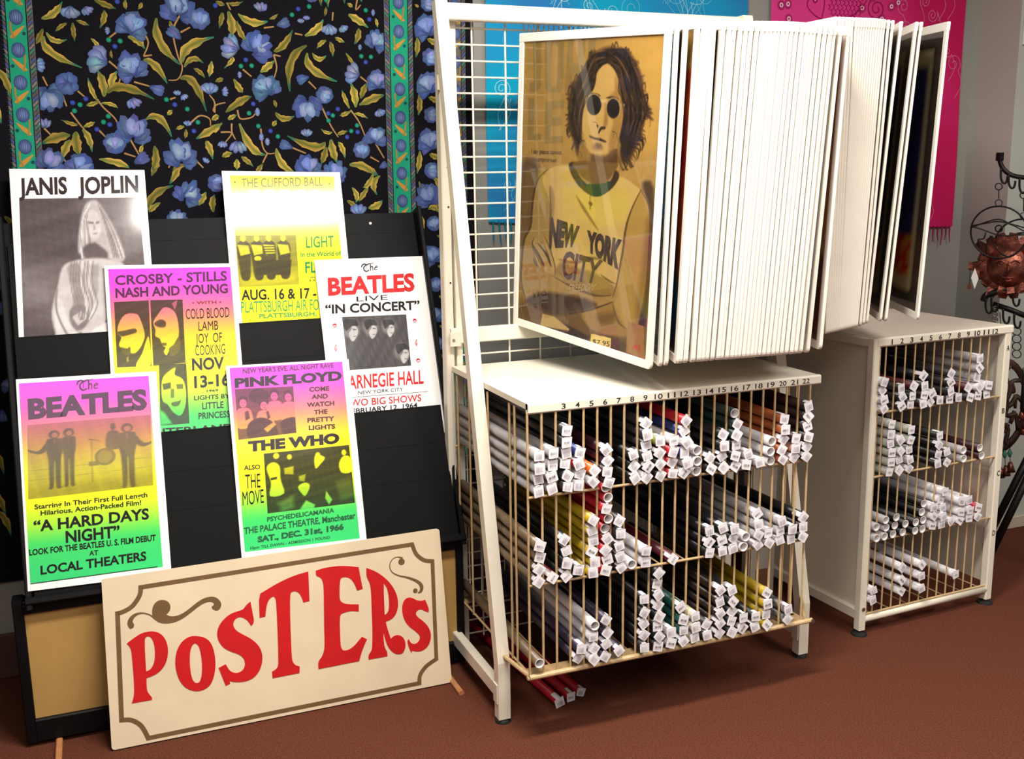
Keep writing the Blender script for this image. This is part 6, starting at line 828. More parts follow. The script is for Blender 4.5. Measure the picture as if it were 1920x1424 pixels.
# ------------------------------------------------------------------ wire poster rack with the 22-slot bin
rack = thing('poster_rack', 'cream wire-grid rack on A-frame legs with the wide numbered poster bin', 'display rack', (1.4, 2.85, 0))
RO = (-1.4, -2.85, 0)
def rp(mb, name, m, smooth=False):
    o = mb.build(name, m, rack, smooth); o.location = RO; return o
PX0, PX1 = .932, 1.930
b = MB(); b.cbox((PX0, 2.838, .0), (PX0 + .026, 2.876, 1.915), .003); p_ = rp(b, 'back_post', M['cream'])
for z in (1.475, 1.365, 1.15, .985, 1.76, .60):
    b = MB(); b.rod((PX0 + .018, 2.8382, z), (PX0 + .018, 2.8365, z), .0028, 8); o = b.build('bolt_hole', M['ink'], p_)
b = MB(); b.cbox((PX0 - .008, 2.83, 1.685), (PX0 + .012, 2.836, 1.725), .002); b.build('clip', M['cream'], p_)
b = MB(); b.cbox((PX1 - .026, 2.838, .0), (PX1, 2.876, 1.915), .003); rp(b, 'back_post', M['cream'])
b = MB(); b.cbox((.966, 2.842, .02), (.985, 2.862, 1.87), .002); rp(b, 'grid_upright', M['cream'])
b = MB(); b.cbox((PX1 - .06, 2.842, .02), (PX1 - .04, 2.862, 1.87), .002); rp(b, 'grid_upright', M['cream'])
b = MB(); b.cbox((PX0, 2.805, 1.868), (PX1, 2.84, 1.912), .003); rp(b, 'top_bar', M['cream'])
b = MB(); b.cbox((.945, 2.825, .974), (PX1, 2.845, 1.018), .003); cbz = rp(b, 'cross_bar', M['cream'])
b = MB(); b.cbox((.938, 2.818, .968), (.972, 2.826, 1.008), .002); b.build('bracket', M['cream'], cbz)
b = MB(); b.rod((.949, 2.818, .986), (.949, 2.8155, .986), .004, 10); b.build('screw', M['steel'], cbz)
gw = None
for k in range(42):
    z = 1.853 - .0437 * k
    if .96 < z < 1.03: continue
    if gw is None:
        b = MB(); b.rod((.97, 2.85, 0), (PX1 - .04, 2.85, 0), .0026, 6); gw = b.mesh('grid_wire', M['wire'])
    o = obj('grid_wire', gw, rack); o.location = (RO[0], RO[1], z)
gv = None
for k in range(9):
    if gv is None:
        b = MB(); b.rod((0, 2.846, .05), (0, 2.846, 1.87), .0028, 6); gv = b.mesh('grid_wire', M['wire'])
    o = obj('grid_wire', gv, rack); o.location = (RO[0] + 1.033 + .1 * k, RO[1], 0)
hk = MB()
for k in range(36): hk.tube([(1.19 + k * .0155, 2.845, 1.868), (1.19 + k * .0155, 2.842, 1.855), (1.19 + k * .0155, 2.85, 1.848)], .0022, 5)
tag(rp(hk, 'hinge_pins', M['wire']), kind='stuff')
for x0, x1 in ((.911, .945), (1.884, 1.918)):
    b = MB(); h = .017
    prof = [(2.405, .012), (2.436, .012), (2.436, .165), (2.822, 1.915), (2.79, 1.915), (2.405, .175)]
    vs = [(x0, y, z) for y, z in prof] + [(x1, y, z) for y, z in prof]
    b.add(vs, [(0, 1, 2, 3, 4, 5), (11, 10, 9, 8, 7, 6)] + [(i, i + 6, (i + 1) % 6 + 6, (i + 1) % 6) for i in range(6)])
    leg = rp(b, 'front_leg', M['cream'])
    b = MB(); b.lathe(((x0 + x1) / 2, 2.42, 0), [(.022, 0), (.02, .006), (.008, .012)], 12); b.build('foot_pad', M['rubber'], leg)
    b = MB(); b.cbox((x0 + .004, 2.436, .062), (x1 - .004, 2.85, .104), .003); rp(b, 'floor_rail', M['cream'])
    b = MB(); b.cbox((x0 - .003, 2.408, .058), (x1 + .003, 2.44, .112), .003); b.build('foot_sleeve', M['cream'], leg)
TX0, TX1, TF, TB = .947, 1.807, 2.266, 2.835
b = MB(); b.box((TX0, TF + .002, .892), (TX1, TB, .907)); b.cbox((TX0, TF - .002, .8815), (TX1 + .004, TF + .014, .9075), .004)
top = rp(b, 'bin_top', M['cream'])
nb = D['rods1']
for i in range(3, 23):
    xc = nb[0] + nb[1] * (i - .5)
    s_ = str(i); w_ = .0058 * len(s_)
    tb = MB(); text_quad(tb, s_, (xc - w_, 0), (xc + w_, 0), (xc + w_, .0135), (xc - w_, .0135), None, 0, .012); tb.c = []
    tb.v = [(v[0], TF - .0024, .8875 + v[1]) for v in tb.v]
    tb.build('numeral', M['ink'], top)
rm = MB().rod((0, 0, .19), (0, 0, .885), .0031, 6).mesh('front_rod', M['rod'])
bm_ = MB().rod((0, 0, .19), (0, 0, .89), .002, 6).mesh('back_rod', M['wire'])
for i in range(23):
    o = obj('front_rod', rm, rack); o.location = (RO[0] + nb[0] + nb[1] * i, RO[1] + TF + .004, 0)
    o = obj('back_rod', bm_, rack); o.location = (RO[0] + nb[0] + nb[1] * i, RO[1] + TB - .01, 0)
for xs in (TX0 + .003, TX1 - .003):
    for y in (2.36, 2.395, 2.55, 2.70, 2.80):
        o = obj('side_rod', rm, rack); o.location = (RO[0] + xs, RO[1] + y, 0)
for z in (.6705, .4405):
    b = MB(); b.rod((nb[0], TF + .002, z), (nb[0] + 22 * nb[1], TF + .002, z), .0036, 8); b.rod((nb[0], TB - .012, z), (nb[0] + 22 * nb[1], TB - .012, z), .003, 6)
    for i in range(1, 11): b.rod((nb[0] + 2 * nb[1] * i, TF, z - .004), (nb[0] + 2 * nb[1] * i, TB - .01, z - .004), .002, 5)
    rp(b, 'shelf_wires', M['rod'])
b = MB(); b.box((TX0 + .005, TF + .004, .190), (TX1 - .004, TF + .05, .1945)); rp(b, 'bottom_tray', M['tray'])
b = MB(); b.box((TX0 + .005, TB - .05, .190), (TX1 - .004, TB - .004, .1945)); rp(b, 'bottom_tray', M['tray'])
b = MB()
for i in range(1, 12): b.rod((nb[0] + 2 * nb[1] * i, TF + .04, .192), (nb[0] + 2 * nb[1] * i, TB - .04, .192), .002, 5)
for xs in (TX0 + .006, TX1 - .006): b.rod((xs, TF + .01, .192), (xs, TB - .01, .192), .0032, 6)
rp(b, 'bottom_wires', M['rod'])
b = MB(); b.rod((.944, TF + .001, .194), (TX1 + .01, TF + .001, .194), .0072, 10); b.cbox((.94, TF + .0, .186), (1.815, TF + .012, .194), .002); rp(b, 'bottom_rail', M['rod'])
for x in (.95, 1.80):
    b = MB(); b.rod((x, TF + .01, .192), (x - (.02 if x < 1 else -.1), 2.425, .192), .006, 8); rp(b, 'tie_rod', M['rod'])
b = MB(); b.rod((1.815, TF + .004, .194), (1.815, TF - .009, .194), .006, 10); rp(b, 'bolt', M['steel'])

# ------------------------------------------------------------------ 12-slot bin on the right
rd = D['R']; RW = rd['w']
rk = thing('poster_bin', 'narrower cream bin with solid sides, numbered one to twelve, lettered right post', 'display rack', (rd['x'], rd['y'], 0))
rk.rotation_euler = (0, 0, rd['yaw'])
DEP = .50
b = MB(); b.box((.0, 0, .935), (RW, DEP, .954)); b.cbox((.002, -.006, .9265), (RW + .006, .012, .955), .005); rtop = b.build('bin_top', M['cream'], rk)
nb2 = D['rods2']
for i in range(1, 13):
    xc = nb2[0] + nb2[1] * (i - 1.0) + .010
    s_ = str(i); w_ = .0022 if i == 1 else .0062 * len(s_)
    tb = MB(); text_quad(tb, s_, (xc - w_, 0), (xc + w_, 0), (xc + w_, .016), (xc - w_, .016), None, 0, .02); tb.c = []
    tb.v = [(v[0], -.0065, .9325 + v[1]) for v in tb.v]; tb.build('numeral', M['ink'], rtop)
b = MB(); b.box((.002, .02, .075), (.010, DEP, .936)); b.build('side_panel', M['cream2'], rk)
b = MB(); b.box((RW - .014, .02, .075), (RW - .006, DEP, .936)); b.build('side_panel', M['cream2'], rk)
b = MB(); b.cbox((-.012, -.004, .018), (.014, .024, .953), .003); fp = b.build('front_post', M['cream'], rk)
b = MB(); b.rod((.0, -.004, .09), (.0, -.007, .09), .006, 10); b.build('bolt', M['steel'], fp)
b = MB(); b.cbox((RW - .024, -.004, .018), (RW + .004, .024, .930), .003); fq = b.build('front_post', M['cream'], rk)
for s_, z in (('A', .872), ('B', .664), ('C', .452), ('D', .245)):
    tb = MB(); text_quad(tb, s_, (RW - .016, 0), (RW - .004, 0), (RW - .004, .018), (RW - .016, .018), None, 0, .015); tb.c = []
    tb.v = [(v[0], -.0048, z + v[1]) for v in tb.v]; tb.build('shelf_letter', M['ink'], fq)
for x in (.0, RW - .03):
    b = MB(); b.cbox((x, DEP - .02, .018), (x + .024, DEP + .004, .94), .003); b.build('back_post', M['cream'], rk)
b = MB(); b.cbox((-.012, .02, .05), (.012, DEP, .085), .003); b.build('side_rail', M['cream'], rk)
b = MB(); b.cbox((-.010, .02, .925), (.008, DEP, .952), .003); b.build('side_rail', M['cream'], rk)
for x in (.001, RW - .01):
    b = MB(); b.lathe((x, .01, 0), [(.026, 0), (.024, .006), (.009, .012), (.009, .02)], 14); b.build('foot_pad', M['rubber'], rk)
    b = MB(); b.lathe((x + .01, DEP - .01, 0), [(.026, 0), (.024, .006), (.009, .012), (.009, .02)], 14); b.build('foot_pad', M['rubber'], rk)
b = MB(); b.rod((.012, .008, .052), (RW - .02, .008, .052), .0125, 12); b.build('bottom_rail', M['cream'], rk, True)
rm = MB().rod((0, 0, .07), (0, 0, .93), .0027, 6).mesh('front_rod', M['rod'])
for i in range(-1, 12):
    x = nb2[0] + nb2[1] * (i - 1) + nb2[1] if i >= 0 else .022
    o = obj('front_rod', rm, rk); o.location = (x, .006, 0)
    if i >= 0: o = obj('back_rod', rm, rk); o.location = (x, DEP - .006, 0)
for z in (.7215, .5175, .3075, .0675):
    b = MB(); b.rod((.014, .005, z), (RW - .024, .005, z), .0036, 8); b.rod((.014, DEP - .008, z), (RW - .02, DEP - .008, z), .003, 6)
    for i in range(7): b.rod((nb2[0] + 2 * nb2[1] * i, .005, z - .004), (nb2[0] + 2 * nb2[1] * i, DEP - .006, z - .004), .002, 5)
    b.build('shelf_wires', M['rod'], rk)
b = MB(); b.box((.01, DEP - .004, .07), (RW - .01, DEP - .001, .93)); b.build('back_panel', M['blacksheet'], rk)

# ------------------------------------------------------------------ rolled posters
TC = dict(grey=(176, 172, 174), charcoal=(46, 44, 48), black=(20, 19, 21), white=(232, 228, 232), blue=(52, 62, 132), red=(196, 22, 44), orange=(226, 108, 34), maroon=(64, 24, 38), olive=(150, 158, 62), green=(34, 60, 54), peach=(206, 148, 124), sepia=(120, 100, 78), yellow=(196, 164, 24), purple=(52, 42, 66), teal=(24, 84, 78), cream=(214, 206, 172), patterned=(150, 148, 144), sage=(172, 174, 162))
TC['orange brown'] = (176, 92, 46); TC['dark brown'] = (52, 34, 28); TC['dark red'] = (88, 20, 32)
TR = .0134; TL = .585
def roll_mesh(col, name):
    m = M.get('roll_' + col)
    if m is None:
        c_ = TC[col]
        m = M['roll_' + col] = mat('paper_' + col.replace(' ', '_'), c_, .38, var=.5 if col == 'patterned' else .18, scale=45 if col == 'patterned' else 14, rgb2=(24, 24, 26) if col == 'patterned' else None)
    k = 14; vs = []
    for r, y in ((TR * .80, .05), (TR * .80, 0), (TR, 0), (TR, TL), (TR * .80, TL)):
        vs += [(r * math.cos(2 * math.pi * i / k), y, r * math.sin(2 * math.pi * i / k)) for i in range(k)]
    fs = [(a * k + i, a * k + (i + 1) % k, (a + 1) * k + (i + 1) % k, (a + 1) * k + i) for a in range(4) for i in range(k)]
    fs += [tuple(range(k)), tuple(reversed(range(4 * k, 5 * k)))]
    me = bpy.data.meshes.new(name); me.from_pydata(vs, [], fs)
    me.materials.append(m); me.materials.append(M['paperwhite'])
    for i, p in enumerate(me.polygons):
        p.use_smooth = i < 4 * k
        if i < 2 * k: p.material_index = 1
    return me
rolls = {c_: roll_mesh(c_, 'rolled_sheet') for c_ in TC}
def sticker_mesh(v):
    """price sticker folded over the end of a roll: end flap, bent strip along the side, bar code lines"""
    rnd = random.Random(v); mb = MB()
    W, H = TR * rnd.uniform(.98, 1.12), TR * rnd.uniform(.92, 1.06)
    y0 = -.0022; wc = (240, 238, 242); k_ = rnd.uniform(-.12, .12) * W
    a_ = [(-W, H * .9), (-W * .9, H), (W * .9, H), (W, H * .9), (W * .96 + k_, -H * .9), (W * .9 + k_, -H), (-W * .86 + k_, -H * rnd.uniform(.85, 1.1)), (-W * .96 + k_, -H * .8)]
    vs = [(x, y0 - .0012 * math.sin(x * 190 + v), z) for x, z in a_] + [(x * .98, y0 + .0012, z * .98) for x, z in a_]
    mb.add(vs, [tuple(range(7, -1, -1)), tuple(range(8, 16))] + [(i, (i + 1) % 8, 8 + (i + 1) % 8, 8 + i) for i in range(8)], wc)
    L = rnd.uniform(.014, .036); R_ = TR + .0009
    th = rnd.uniform(.35, .6); K = 5; vs = []
    for y in (y0, .004, L):
        for i in range(K + 1):
            q = math.pi / 2 + th * (2 * i / K - 1)
            vs.append((R_ * math.cos(q), y, R_ * math.sin(q)))
    fs = [(j * (K + 1) + i + 1, j * (K + 1) + i, (j + 1) * (K + 1) + i, (j + 1) * (K + 1) + i + 1) for j in range(2) for i in range(K)]
    mb.add(vs, fs, (232, 228, 236))
    x = -W * .62; nb_ = rnd.randint(5, 8)
    for i in range(nb_):
        w_ = W * rnd.uniform(.05, .13); xx = x + i * W * 1.2 / nb_
        h_ = H * (.55 if v % 3 else .25)
        mb.add([(xx, y0 - .0022, -h_), (xx + w_, y0 - .0022, -h_), (xx + w_, y0 - .0022, h_ * .7), (xx, y0 - .0022, h_ * .7)], [(0, 1, 2, 3)], (176, 170, 178) if v % 3 else (96, 90, 98))
    me = mb.mesh('price_sticker', VT); me.materials[0] = VT
    return me
stickers = [sticker_mesh(v) for v in range(14)]
ORD = ['lowest', 'second', 'third', 'fourth', 'fifth', 'sixth', 'seventh', 'eighth', 'ninth', 'tenth']
NUM = ['zero', 'one', 'two', 'three', 'four', 'five', 'six', 'seven', 'eight', 'nine', 'ten', 'eleven', 'twelve', 'thirteen', 'fourteen', 'fifteen', 'sixteen', 'seventeen', 'eighteen', 'nineteen', 'twenty', 'twenty-one', 'twenty-two']
def place_roll(rec, wide, matrix, rows):
    rn, slot, rank, cnt, x, z, col, op = rec
    pos = 'lowest' if rank == 0 and cnt > 1 else ('alone' if cnt == 1 else ('topmost' if rank == cnt - 1 else ORD[rank] + ' from below'))
    bin_ = 'wide bin' if wide else 'narrow bin'
    where = f'under numeral {NUM[slot]}' if slot else 'beside the left post'
    label = f'{col} rolled poster, {rows[rn]} row of {bin_}, {where}, {pos}'
    t = bpy.data.objects.new('rolled_poster', None); COL.objects.link(t)
    t.empty_display_size = .02
    jit = random.uniform(-.006, .004)
    t.matrix_world = matrix @ Matrix.Translation((x, (2.254 if wide else -.012) + jit, z)) @ Matrix.Rotation(random.uniform(-.003, .003), 4, 'Z')
    tag(t, label, 'rolled poster', 'rolled posters in the ' + bin_)
    obj('rolled_sheet', rolls[col], t)
    if not op:
        o = obj('price_sticker', random.choice(stickers), t)
        o.rotation_euler = (0, random.choice([0, .3, -.3, .6, -.6, .15, -.15, .8, -.9]), 0)
I4 = Matrix.Identity(4)
for rec in D['tubes1']: place_roll(rec, True, I4, ['upper', 'middle', 'bottom'])
MR = Matrix.Translation((rd['x'], rd['y'], 0)) @ Matrix.Rotation(rd['yaw'], 4, 'Z')
TL = .47
rolls = {c_: roll_mesh(c_, 'rolled_sheet') for c_ in TC}
for rec in D['tubes2']: place_roll(rec, False, MR, ['upper', 'second', 'third', 'bottom'])
TL = .60
rr_ = roll_mesh('red', 'rolled_sheet')
for i, (x, y, dx, d_) in enumerate(((1.100, 2.446, -.055, 'left'), (1.141, 2.462, -.05, 'middle'), (1.178, 2.476, -.05, 'right'))):
    t = bpy.data.objects.new('rolled_poster', None); COL.objects.link(t)
    t.location = (x, y - .02, TR + .002); t.rotation_euler = (0, 0, -dx / .6)
    tag(t, f'red rolled poster on the floor under the wide bin, {d_} one of three', 'rolled poster', 'red rolls on the floor')
    obj('rolled_sheet', rr_, t); o = obj('price_sticker', stickers[i + 2], t); o.rotation_euler = (0, -.3 + .3 * i, 0)

# ------------------------------------------------------------------ swinging poster panels
def panel_frame(w, h, T=.0045):
    B = .018; mb = MB(); r = .012
    out = [(0, 0)] + [(w - r + r * math.sin(q), r - r * math.cos(q)) for q in np.linspace(0, math.pi / 2, 5)] + [(w, h), (0, h)]
    inn = [(B, B), (w - B, B), (w - B, h - B), (B, h - B)]
    vs, fs = fill_mesh([out, inn], T - .0018, .0018)
    mb.add([(v[0], v[2], v[1]) for v in vs], [tuple(reversed(f)) for f in fs])
    return mb
pf_cache = {}
def make_panel(rec, label, group, idx, pic=None, lennon=False, T=.0045):
    B_, T_, H_ = [Vector(p) for p in rec]
    ez = (T_ - B_); h = ez.length; ez.normalize()
    ex = B_ - H_; ex -= ez * ex.dot(ez); w = ex.length; ex.normalize()
    ey = ez.cross(ex)
    org = B_ - ex * w
    t = thing('swinging_poster', label, 'poster panel', org, group)
    t.matrix_world = frame_matrix(org, ex, ey, ez)
    panel_frame(w, h, T).build('frame', M['white'], t)
    b = MB(); b.cbox((w * .0, -T - .0006, h - .021), (w + .0024, T + .0006, h + .0024), .0015); b.build('top_cap', M['white'], t)
    if lennon:
        return t, w, h
    if pic:
        o = painted('poster', [(.018, h - .018), (w - .018, h - .018), (w - .018, .018), (.018, .018)], 24, 40, pic, VL, t, 0)
        o.rotation_euler = (math.pi / 2, 0, 0); o.location = (0, -.001, 0)
    else:
        c_ = random.choice([(30, 26, 30), (90, 70, 50), (150, 140, 120), (60, 30, 40), (40, 50, 80), (120, 40, 40)])
        b = MB(); b.box((.018, -.001, .018), (w - .018, .001, h - .018), c_); b.build('poster', VL, t)
    b = MB(); b.box((.019, -.0036, .019), (w - .019, -.0032, h - .019)); b.build('glazing', glz, t)
    return t, w, h
G1, G2 = 'swinging poster panels of the front stack', 'swinging poster panels of the rear stack'
def ordn(i):
    return ['first', 'second', 'third', 'fourth', 'fifth', 'sixth', 'seventh', 'eighth', 'ninth', 'tenth', 'eleventh', 'twelfth', 'thirteenth', 'fourteenth', 'fifteenth', 'sixteenth', 'seventeenth', 'eighteenth', 'nineteenth'][i] if i < 19 else 'twenty-' + ['', 'first', 'second', 'third', 'fourth', 'fifth', 'sixth', 'seventh', 'eighth', 'ninth'][(i + 1) % 20] if (i + 1) % 20 and i < 29 else ['twentieth', 'thirtieth', 'thirty-first', 'thirty-second', 'thirty-third', 'thirty-fourth'][0 if i < 20 else i - 28]
def mix(c, d, a): return np.array(c) * (1 - a)[..., None] + np.array(d) * a[..., None]
darkpic = lambda U, V, P: np.full(U.shape + (3,), 34.) * np.array([1.2, .8, .7])
def fire(U, V, P):
    c = ramp([(0, (226, 178, 92)), (.11, (226, 178, 92)), (.115, (204, 52, 40)), (.22, (214, 92, 32)), (.38, (190, 44, 50)), (.6, (196, 88, 36)), (.72, (140, 70, 30)), (.8, (34, 92, 120)), (.93, (24, 60, 84)), (1, (96, 70, 50))], V)
    return c * (1 + .25 * noise2(U, V, 40, 3))[..., None]
tanpic = lambda U, V, P: ramp([(0, (186, 150, 84)), (.7, (186, 150, 84)), (.72, (110, 80, 54)), (1, (100, 76, 54))], V)
def carpet_pic(U, V, P):
    c = mix((84, 72, 168), (38, 32, 70), np.clip(.5 + .5 * noise2(U, V, 14, 9), 0, 1))
    c = np.where(((V > .72) & (V < .93) & (U > .5))[..., None], np.where((np.sin(U * 60 + V * 30) * np.sin(V * 55 - U * 18) > 0)[..., None], np.array([206, 150, 30.]), np.array([190, 36, 30.])), c)
    d = np.minimum(np.minimum(U, 1 - U) * .6, np.minimum(V, 1 - V) * .8)
    c = np.where((d < .085)[..., None], np.array([186, 172, 132.]), c); c = np.where((d < .055)[..., None], np.array([38, 28, 20.]), c)
    return c
n1 = len(D['pan1'])
for i in range(1, n1):
    lb = f'white edge of swinging poster panel, {ordn(i)} behind the bearded-portrait panel in the front stack'
    lb = f'white poster panel seen edge-on, {ordn(i)} to the right of the sepia portrait panel'
    if i == n1 - 1: lb = 'last white panel of the front stack, with tan and brown poster corner showing'
    if i == 3: lb = 'white poster panel showing a sliver of red and orange print'
    make_panel(D['pan1'][i], lb, G1, i, {1: darkpic, 3: fire, 7: darkpic, n1 - 1: tanpic}.get(i), T=.0056 if 3 < i < n1 - 1 else .0045)
n2 = len(D['pan2'])
for i in range(n2):
    lb = f'white panel edge of the rear stack above the narrow bin, {ordn(i)} along'
    if i == n2 - 1: lb = 'rightmost white panel of the rear stack with purple bordered poster, against pink cloth'
    if i == n2 - 2: lb = 'white panel hanging open just left of the purple bordered poster panel'
    if i == n2 - 3: lb = 'white panel with dark poster, second left of the purple bordered poster panel'
    make_panel(D['pan2'][i], lb, G2, i, {n2 - 1: carpet_pic, n2 - 2: carpet_pic, n2 - 3: carpet_pic}.get(i), T=.0036)
# the sepia portrait
t, w, h = make_panel(D['pan1'][0], 'white-framed sepia portrait poster of a long-haired person in round dark glasses', G1, 0, lennon=True)
X0_, X1_, Z0_, Z1_ = .016, w - .016, .014, h - .014
STR = []
_sr = random.Random(12)
HB = D['hairbox']   # hair-local to panel-local: four guide points per side
for k in range(150):
    side = HB[k % 2]; u = _sr.random()
    P_ = []
    for (a0, a1) in side:
        P_.append((a0[0] + (a1[0] - a0[0]) * u + _sr.uniform(-.010, .010), a0[1] + (a1[1] - a0[1]) * u + _sr.uniform(-.006, .006)))
    st = _sr.randint(0, 2); P_ = P_[st:st + 4]
    STR.append((P_, _sr.choice([(26, 16, 12), (22, 14, 10), (34, 22, 16), (96, 70, 46), (30, 20, 14), (122, 94, 62)]), _sr.uniform(.0012, .0034)))
HO = next(q[3] for q in D['lennon'] if tuple(q[0]) == (84, 58, 38))
for k in range(90):
    i_ = _sr.randint(0, len(HO) - 2)
    if 17 <= i_ <= 24: continue
    f_ = _sr.random(); a_ = [HO[i_][j_] * (1 - f_) + HO[i_ + 1][j_] * f_ for j_ in (0, 1)]
    cx_, cz_ = .34, .60
    dx, dz = a_[0] - cx_, a_[1] - cz_; L_ = max(math.hypot(dx, dz), 1e-6); dx, dz = dx / L_, dz / L_
    s_ = _sr.choice((-1, 1)); r_ = _sr.uniform(.010, .026)
    P_ = [(a_[0] - dx * .02, a_[1] - dz * .02), (a_[0] + dx * r_ * .3 - dz * s_ * r_ * .4, a_[1] + dz * r_ * .3 + dx * s_ * r_ * .4), (a_[0] + dx * r_ * .6 - dz * s_ * r_ * .2, a_[1] + dz * r_ * .6 + dx * s_ * r_ * .2 - .006), (a_[0] + dx * r_ * .5 + dz * s_ * r_ * .2, a_[1] + dz * r_ * .5 - dx * s_ * r_ * .2 - .012)]
    STR.append((P_, _sr.choice([(34, 22, 16), (54, 36, 26), (76, 54, 38)]), _sr.uniform(.0014, .0034)))
def sepia(U, V, P):
    X, Z = P[..., 0], P[..., 1]
    C = np.broadcast_to(np.array([172., 140., 78.]), X.shape + (3,)).copy()
    C += (10 * noise2(U, V, 7, 21))[..., None]
    for col, blur, sm, pts in D['lennon']:
        L = catmull(pts, 3, True) if sm else pts
        a = cover(L, X, Z, blur * .5)[..., None]
        C = C * (1 - a) + np.array(col, float) * a
    for P_, c_, w_ in STR:
        q = np.array(catmull(P_, 5)); d = np.gradient(q, axis=0); d /= np.maximum(np.hypot(d[:, 0], d[:, 1]), 1e-9)[:, None]
        nn = np.stack([-d[:, 1], d[:, 0]], 1) * (w_ * np.sin(np.linspace(.25, 2.9, len(q))))[:, None]
        a = (cover(np.concatenate([q + nn, (q - nn)[::-1]]), X, Z, .0012) * .7)[..., None]
        C = C * (1 - a) + np.array(c_, float) * a
    C = (C - 128) * 1.14 + 122
    return C * np.array([.90, .885, .84]) + (4 * noise2(U, V, 60, 5))[..., None]
o = painted('poster', [(X0_, Z1_), (X1_, Z1_), (X1_, Z0_), (X0_, Z0_)], 250, 360, sepia, VL, t, 0)
o.rotation_euler = (math.pi / 2, 0, 0); o.location = (0, -.0005, 0)
tb = MB()
for s_, bl, br, tr, tl, col, bold in D['ltext']:
    text_quad(tb, s_, bl, br, tr, tl, tuple(col), .0006, bold)
    o = tb.build('lettering', VL, t); o.rotation_euler = (math.pi / 2, 0, 0); o.location = (0, -.0005, 0); tb = MB()
hs = random.Random(4)
for k in range(44):
    a_ = hs.choice(next(q[3] for q in D['lennon'] if tuple(q[0]) == (84, 58, 38))[2:24])
    dx, dz = hs.uniform(-.012, .022), hs.uniform(-.03, .012)
    stroke(tb, catmull([(a_[0] - .012, a_[1]), (a_[0] + dx * .5, a_[1] + dz * .2), (a_[0] + dx, a_[1] + dz)], 4), .0011, .0004, (70, 48, 34))
o = tb.build('hair_strands', VL, t); o.rotation_euler = (math.pi / 2, 0, 0); o.location = (0, -.0005, 0); tag(o, kind='stuff')
b = MB(); b.box((.017, -.0036, .016), (w - .017, -.0032, h - .016)); b.build('glazing', glz, t)
hb = MB(); hb.cbox((2.03, 2.905, 1.842), (2.62, 2.93, 1.872), .003)
t = thing('panel_rail', 'cream rail and post carrying the rear stack of panels above the narrow bin', 'rail', (2.3, 2.92, 0))
o = hb.build('hinge_rail', M['cream'], t); o.location = (-2.3, -2.92, 0)
hb = MB(); hb.cbox((2.112, 2.905, 0), (2.138, 2.93, 1.842), .003); o = hb.build('post', M['cream'], t); o.location = (-2.3, -2.92, 0)
hb = MB(); hb.cbox((2.03, 2.905, .98), (2.62, 2.93, 1.015), .003); o = hb.build('lower_rail', M['cream'], t); o.location = (-2.3, -2.92, 0)

# ------------------------------------------------------------------ carton behind the wide bin
t = thing('storage_carton', 'pale carton with brown lower patch standing on the floor behind the wide bin', 'box', (2.06, 2.86, 0))
b = MB(); b.box((-.06, -.02, 0), (.045, .02, .46)); b.build('carton', M['boxboard'], t)
b = MB(); b.box((-.03, -.0215, .03), (.018, -.020, .105)); b.build('label_patch', M['boxbrown'], t)
b = MB(); b.box((-.06, -.021, .452), (.045, .021, .462)); b.build('lid', M['boxboard'], t)

# ------------------------------------------------------------------ iron hanger stand with metal ornaments
RT, TW = Vector((.684, -.729, 0)), Vector((-.729, -.684, 0))
C0 = Vector((2.96, 2.78, 1.232)); PS = .00187
def S(px, py, w=0): return C0 + RT * ((px - 1873 + (py - 435) * .072) * PS) + Vector((0, 0, (435 - py) * PS)) + TW * w
def Sl(L, w=0): return [S(a, b_, w) for a, b_ in L]
def circ(px, py, r, w=0, n=20, ry=None): return [S(px + r * math.cos(2 * math.pi * k / n), py + (ry or r) * math.sin(2 * math.pi * k / n), w) for k in range(n)]
hs_ = thing('hanger_stand', 'black iron hanger stand with hooks and splayed legs right of the narrow bin', 'stand', S(1935, 980).xy.to_3d())
HL = -hs_.location
def hp(mb, name, m): o = mb.build(name, m, hs_, True); o.location = HL; return o
b = MB(); b.tube(Sl([(1935, 250), (1935, 700), (1935, 880)], -.03), .012, 8); hp(b, 'pole', M['iron'])
b = MB(); b.tube(catmull([tuple(p) for p in Sl([(1874, 300), (1879, 316), (1890, 328), (1906, 334), (1935, 337)])], 5), .008, 8); arm = hp(b, 'upper_arm', M['iron'])
b = MB(); b.box((-.009, -.009, -.012), (.009, .009, .016), None, Matrix.Translation(S(1875, 298))); b.build('arm_tip', M['iron'], arm)
b = MB(); b.tube(catmull([tuple(p) for p in Sl([(1846, 566), (1850, 556), (1862, 550), (1890, 541), (1935, 528)])], 5), .012, 8); hp(b, 'middle_arm', M['iron'])
b = MB(); b.tube(Sl([(1862, 573), (1890, 582), (1935, 600)], -.03), .010, 8); hp(b, 'lower_arm', M['iron'])
for px, py, w in ((1877, 318, .01), (1890, 327, 0), (1908, 336, .01), (1897, 545, .0), (1860, 556, .01), (1899, 588, -.02), (1880, 580, -.02), (1850, 560, .01)):
    b = MB(); b.tube(catmull([tuple(p) for p in Sl([(px, py), (px, py + 18), (px + 4, py + 27), (px + 9, py + 25), (px + 11, py + 14)], w + .012)], 4), .0042, 6); hp(b, 'hook', M['iron'])
for a_, c_, w in (((1935, 838), (1862, 1012), -.02), ((1935, 862), (1868, 1030), .05), ((1935, 880), (1985, 1030), 0)):
    p0, p1 = S(*a_, w), S(*c_, w)
    p1 = p0 + (p1 - p0) * ((p0.z - .008) / (p0.z - p1.z))
    b = MB(); b.tube([p0, p1], .0135, 8); hp(b, 'leg', M['iron'])
